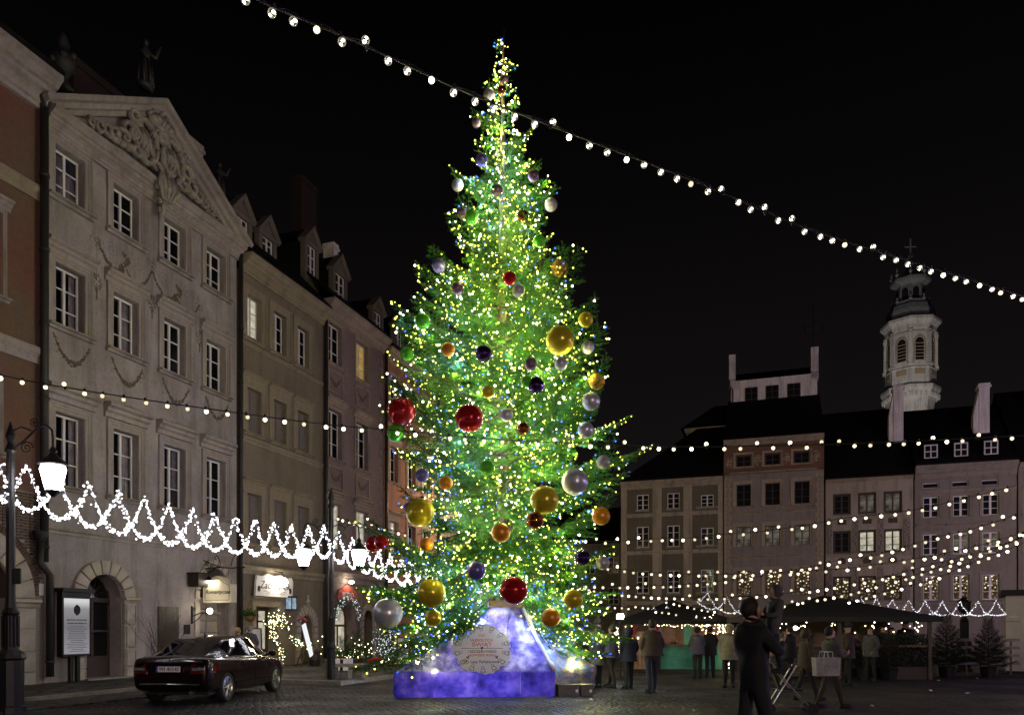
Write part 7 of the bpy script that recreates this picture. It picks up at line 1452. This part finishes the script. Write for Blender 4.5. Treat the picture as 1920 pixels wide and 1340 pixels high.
light_plant('dense bush of cold blue lights at the foot of the salmon house', 28.6, 3.6, 210, 5, lambda q: ((z := q.random()), (q.gauss(0, .38 * (1.15 - z)), q.gauss(0, .3), .1 + 1.45 * z))[1], 'led_garland_far')
light_plant('garland of fir and white lights around the shop arch', 31.2, .25, 110, 6, lambda q: ((a := q.uniform(0, PI)), (.95 * math.cos(a) + q.gauss(0, .07), q.gauss(0, .06), 1.9 + 1.0 * math.sin(a) + q.gauss(0, .08)))[1], 'led_garland_far')
# bench, boards, pots, cushions, barrel
p = gnd(651, 1279); t = thing('stone_bench', 'stone slab bench on three block legs beside the lamp post', 'bench', (p.x, p.y, .13), ANG_L * .0 - .04); t.rotation_euler.z = math.radians(-2)
MB().box((-.66, -.2, .34), (.66, .25, .43)).build('seat', M['slab'], t)
for x in (-.48, .12, .52): MB().box((x - (.16 if x < 0 else .06), -.14, 0), (x + (.16 if x < 0 else .06), .2, .34)).build('leg', M['slab'], t)
def board(label, u, v, w, h, lean, rz=0.0, mat='paper', legs=True, txt=()):
    p = gnd(u, v); t = thing('menu_board', label, 'menu board', (p.x, p.y, .13), rz); b = MB().box((-w / 2, -.02, .12), (w / 2, .02, .12 + h)).build('board', M[mat], t, rot=(lean, 0, 0))
    f = MB().sweep([(-w / 2, .12), (-w / 2, .12 + h), (w / 2, .12 + h), (w / 2, .12)], [(0, -.022), (0, .03), (.03, .03), (.03, -.022)], True).build('frame', M['darkwood'], t, rot=(lean, 0, 0))
    for i, (s_, sz) in enumerate(txt): text(s_, sz, M['ink'], b, (0, -.024, h - i * sz * 1.3))
    if legs: MB().box((-w / 2, .0, 0), (-w / 2 + .03, .03, h * .9)).box((w / 2 - .03, .0, 0), (w / 2, .03, h * .9)).build('leg', M['darkwood'], t, rot=(-lean - .25, 0, 0), loc=(0, .2, 0))
    return t
board('white menu board standing beyond the car left of the pub door', 478, 1264, .5, 1.35, .1)
M['lit_board'] = emit('lit_menu_glow', (.9, .92, .95), 1.0); p = front(25.9, 1.5, .12); t = thing('lit_menu_stand', 'slanted lit white menu on a trestle stand with red ribbon', 'menu stand', p, ANG_L)
MB().box((-.12, -.02, 0), (.12, .02, 1.35)).build('lit_menu', M['lit_board'], t, loc=(.25, -.12, .42), rot=(0, math.radians(-24), 0)); MB().tube([(-.25, 0, 0), (.0, 0, 1.1)], .03, 5).tube([(.45, .1, 0), (.15, 0, 1.1)], .03, 5).tube([(.1, .5, 0), (.05, 0, 1.0)], .03, 5).build('trestle', M['wood'], t); MB().tube([(-.5, -.03, 1.82), (-.3, -.05, 1.9), (-.1, -.03, 1.86), (.0, -.05, 1.78)], .045, 6).build('ribbon', M['tinsel'], t)
board('white notice board behind the bush of blue lights', 757, 1256, .42, 1.0, .08, legs=True)
for u, lb in ((628, 'grey square panel leaning by the bench, left one'), (652, 'grey square panel leaning by the bench, right one')):
    p = gnd(u, 1263); t = prop(MB().box((-.17, 0, 0), (.17, .03, .42)).build('leaning_panel', M['paper'], None, (p.x, p.y, .13), (-.12, 0, 0)), lb, 'panel')
for i, (u, v, rx, lb) in enumerate(((706, 1254, .34, 'red cushion heap left of the blue lights'), (738, 1252, .36, 'red cushion heap under the blue lights'))):
    p = gnd(u, v); mb = MB(); mb.ball((0, 0, .16), .3, 14, 9, (1.25, .8, .62)); mb.v = [(x + .03 * mnoise.noise(Vector((x * 5, y * 5, z * 5))), y, max(0, z + .05 * mnoise.noise(Vector((x * 4, y * 4, z * 4 + 3))))) for x, y, z in mb.v]; prop(mb.build('red_cushion', simple('red_cushion_cloth', (.5, .02, .02), .6, bst=.2), None, (p.x, p.y, .12), smooth=True), lb, 'cushion', 'red cushions by the blue lights')
p = front(33.6, .7, 2.55); t = thing('barrel_sign', 'small green and red barrel hung as a sign above the shop', 'barrel', p, ANG_L); mb = MB(); mb.lathe([(.19, -.28), (.235, -.14), (.25, 0), (.235, .14), (.19, .28)], 14); mb.xf(Matrix.Rotation(PI / 2, 4, 'Y')); mb.build('barrel', M['teal'], t, smooth=True)
for x in (-.2, 0, .2): h_ = MB(); h_.lathe([(.245 - .09 * abs(x) * 2, -.02), (.252 - .09 * abs(x) * 2, .02)], 14); h_.xf(Matrix.Translation((x, 0, 0)) @ Matrix.Rotation(PI / 2, 4, 'Y')); h_.build('hoop', M['tinsel' if x else 'steel'], t)
MB().tube([(-.15, 0, .22), (0, .4, .7)], .01, 4).tube([(.15, 0, .22), (0, .4, .7)], .01, 4).build('hanger', M['iron'], t)
p = front(31.3, .12, 3.02); t = thing('shop_sign', 'red and cream bistro board lit from above over the shop arch', 'sign', p, ANG_L); MB().prism([(-.9, -.1), (.9, -.1), (.75, .35), (0, .62), (-.75, .35)], -.06, 0).build('sign_board', simple('red_sign_paint', (.45, .08, .06), .6), t); text('BISTRO', .3, M['paper'], t, (0, -.066, .14)); g = MB().ball((-.1, -.3, .72), .1, 9, 7, (1.6, 1, .7)).build('sign_lamp', M['shop_lamp'], t, smooth=True); MB().tube([(-.1, -.3, .78), (-.1, 0, .9)], .015, 5).build('lamp_arm', M['iron'], g)
p = front(23.2, 1.0, 2.0); t = thing('hanging_basket', 'hanging flower basket beside the pub sign', 'hanging basket', p); mb = MB(); q = random.Random(3)
MB().lathe([(.05, -.16), (.2, -.05), (.24, .06)], 10).build('basket', M['wood'], t)
for i in range(160): c = Vector((q.gauss(0, .15), q.gauss(0, .15), .05 + abs(q.gauss(0, .1)))); d = Vector((q.gauss(0, 1), q.gauss(0, 1), q.gauss(0, 1))).normalized(); e_ = d.orthogonal().normalized() * .025; mb.quad(c - e_, c + d * .06, c + e_, c - d * .06)
prop(mb.build('leaves', M['needle'], t), kind='stuff'); MB().tube([(-.2, 0, .05), (0, 0, .62)], .006, 4).tube([(.2, 0, .05), (0, 0, .62)], .006, 4).tube([(0, 0, .6), (0, .5, .75), (0, 1.0, .75)], .01, 4).build('chain', M['iron'], t)
p = front(19.75, .14, .12); t = thing('bare_climber', 'leafless climbing plant tangled around the dark shutter', 'plant', p, ANG_L); mb = MB(); q = random.Random(12)
for i in range(26):
    x, z = q.uniform(-.2, .15), 0.0; pts = [(x, 0, 0)]; dx_ = q.uniform(-.06, .1)
    for j in range(12): x += dx_ + q.gauss(0, .05); z += q.uniform(.1, .24); dx_ += q.gauss(0, .03); pts.append((x, -abs(q.gauss(0, .06)), min(z, 2.6)))
    mb.tube(pts, [.012 * (1 - j / 15) for j in range(13)], 4)
mb.build('stems', M['bark'], t)
p = gnd(655, 1250)
for i, (u, v, hh, lb) in enumerate(((645, 1262, .7, 'dark evergreen shrub in trough left of the shop window'), (668, 1262, .95, 'taller cone shaped evergreen beside the shop window'))):
    p = gnd(u, v); t = thing('potted_shrub', lb, 'shrub', (p.x, p.y, .13), 0); MB().lathe([(.22, 0), (.28, .34), (.3, .38), (.24, .38)], 10).build('pot', M['darkwood'], t); q = random.Random(i)
    for k_ in range(14): Lk = .35; inst('branch', q.choice(BR[.35 if k_ > 5 else .6])[0], t, (0, 0, .3 + hh * k_ / 14), (0, -.5 - .04 * k_, k_ * 2.4), .9)
p = gnd(8, 1318); t = thing('litter_bin', 'dark rounded litter bin cut off at the left edge', 'litter bin', (p.x, p.y, .0)); MB().lathe([(.2, 0), (.24, .1), (.25, .75), (.24, .82), (.16, .95), (.05, 1.0)], 14).build('bin_body', M['iron'], t, smooth=True); MB().box((-.12, -.262, .62), (.12, -.22, .74)).build('bin_slot', M['rubber'], t)
p = front(26.4, 1.6, .12); t = thing('pumpkin', 'orange pumpkin on a barrel by the leaning menu board', 'pumpkin', p); mb = MB()
for i in range(9): mb.ball((.12 * math.cos(i * .698), .12 * math.sin(i * .698), .62), .12, 8, 6, (1, 1, 1.1))
mb.build('pumpkin_flesh', M['wood'], t, smooth=True); prop(MB().lathe([(.2, 0), (.25, .25), (.2, .5)], 10).build('barrel', M['darkwood'], None, p), 'small dark barrel under the pumpkin by the arched door', 'barrel')
# stray litter on the cobbles
for i, (u, v) in enumerate(((1107, 1312), (1745, 1295), (1815, 1300), (1832, 1272), (1635, 1324), (1760, 1276))):
    p = gnd(u, v); q = random.Random(i); mb = MB(); mb.add([(-.06, -.03, .0), (.05, -.04, .02), (.07, .03, .005), (-.04, .05, .03), (0, 0, .04)], [(0, 1, 4), (1, 2, 4), (2, 3, 4), (3, 0, 4)]); prop(mb.build('paper_scrap', M['paper'], None, (p.x, p.y, .004), q.uniform(0, 6)), ('white paper scrap beside the electric boxes', 'white paper scrap near the hedge foot', 'white paper scrap before the kiosk', 'white paper scrap close to the second potted fir', 'white paper scrap nearest the camera at bottom right', 'white paper scrap under the broad potted fir')[i], 'litter', 'paper scraps on the cobbles')
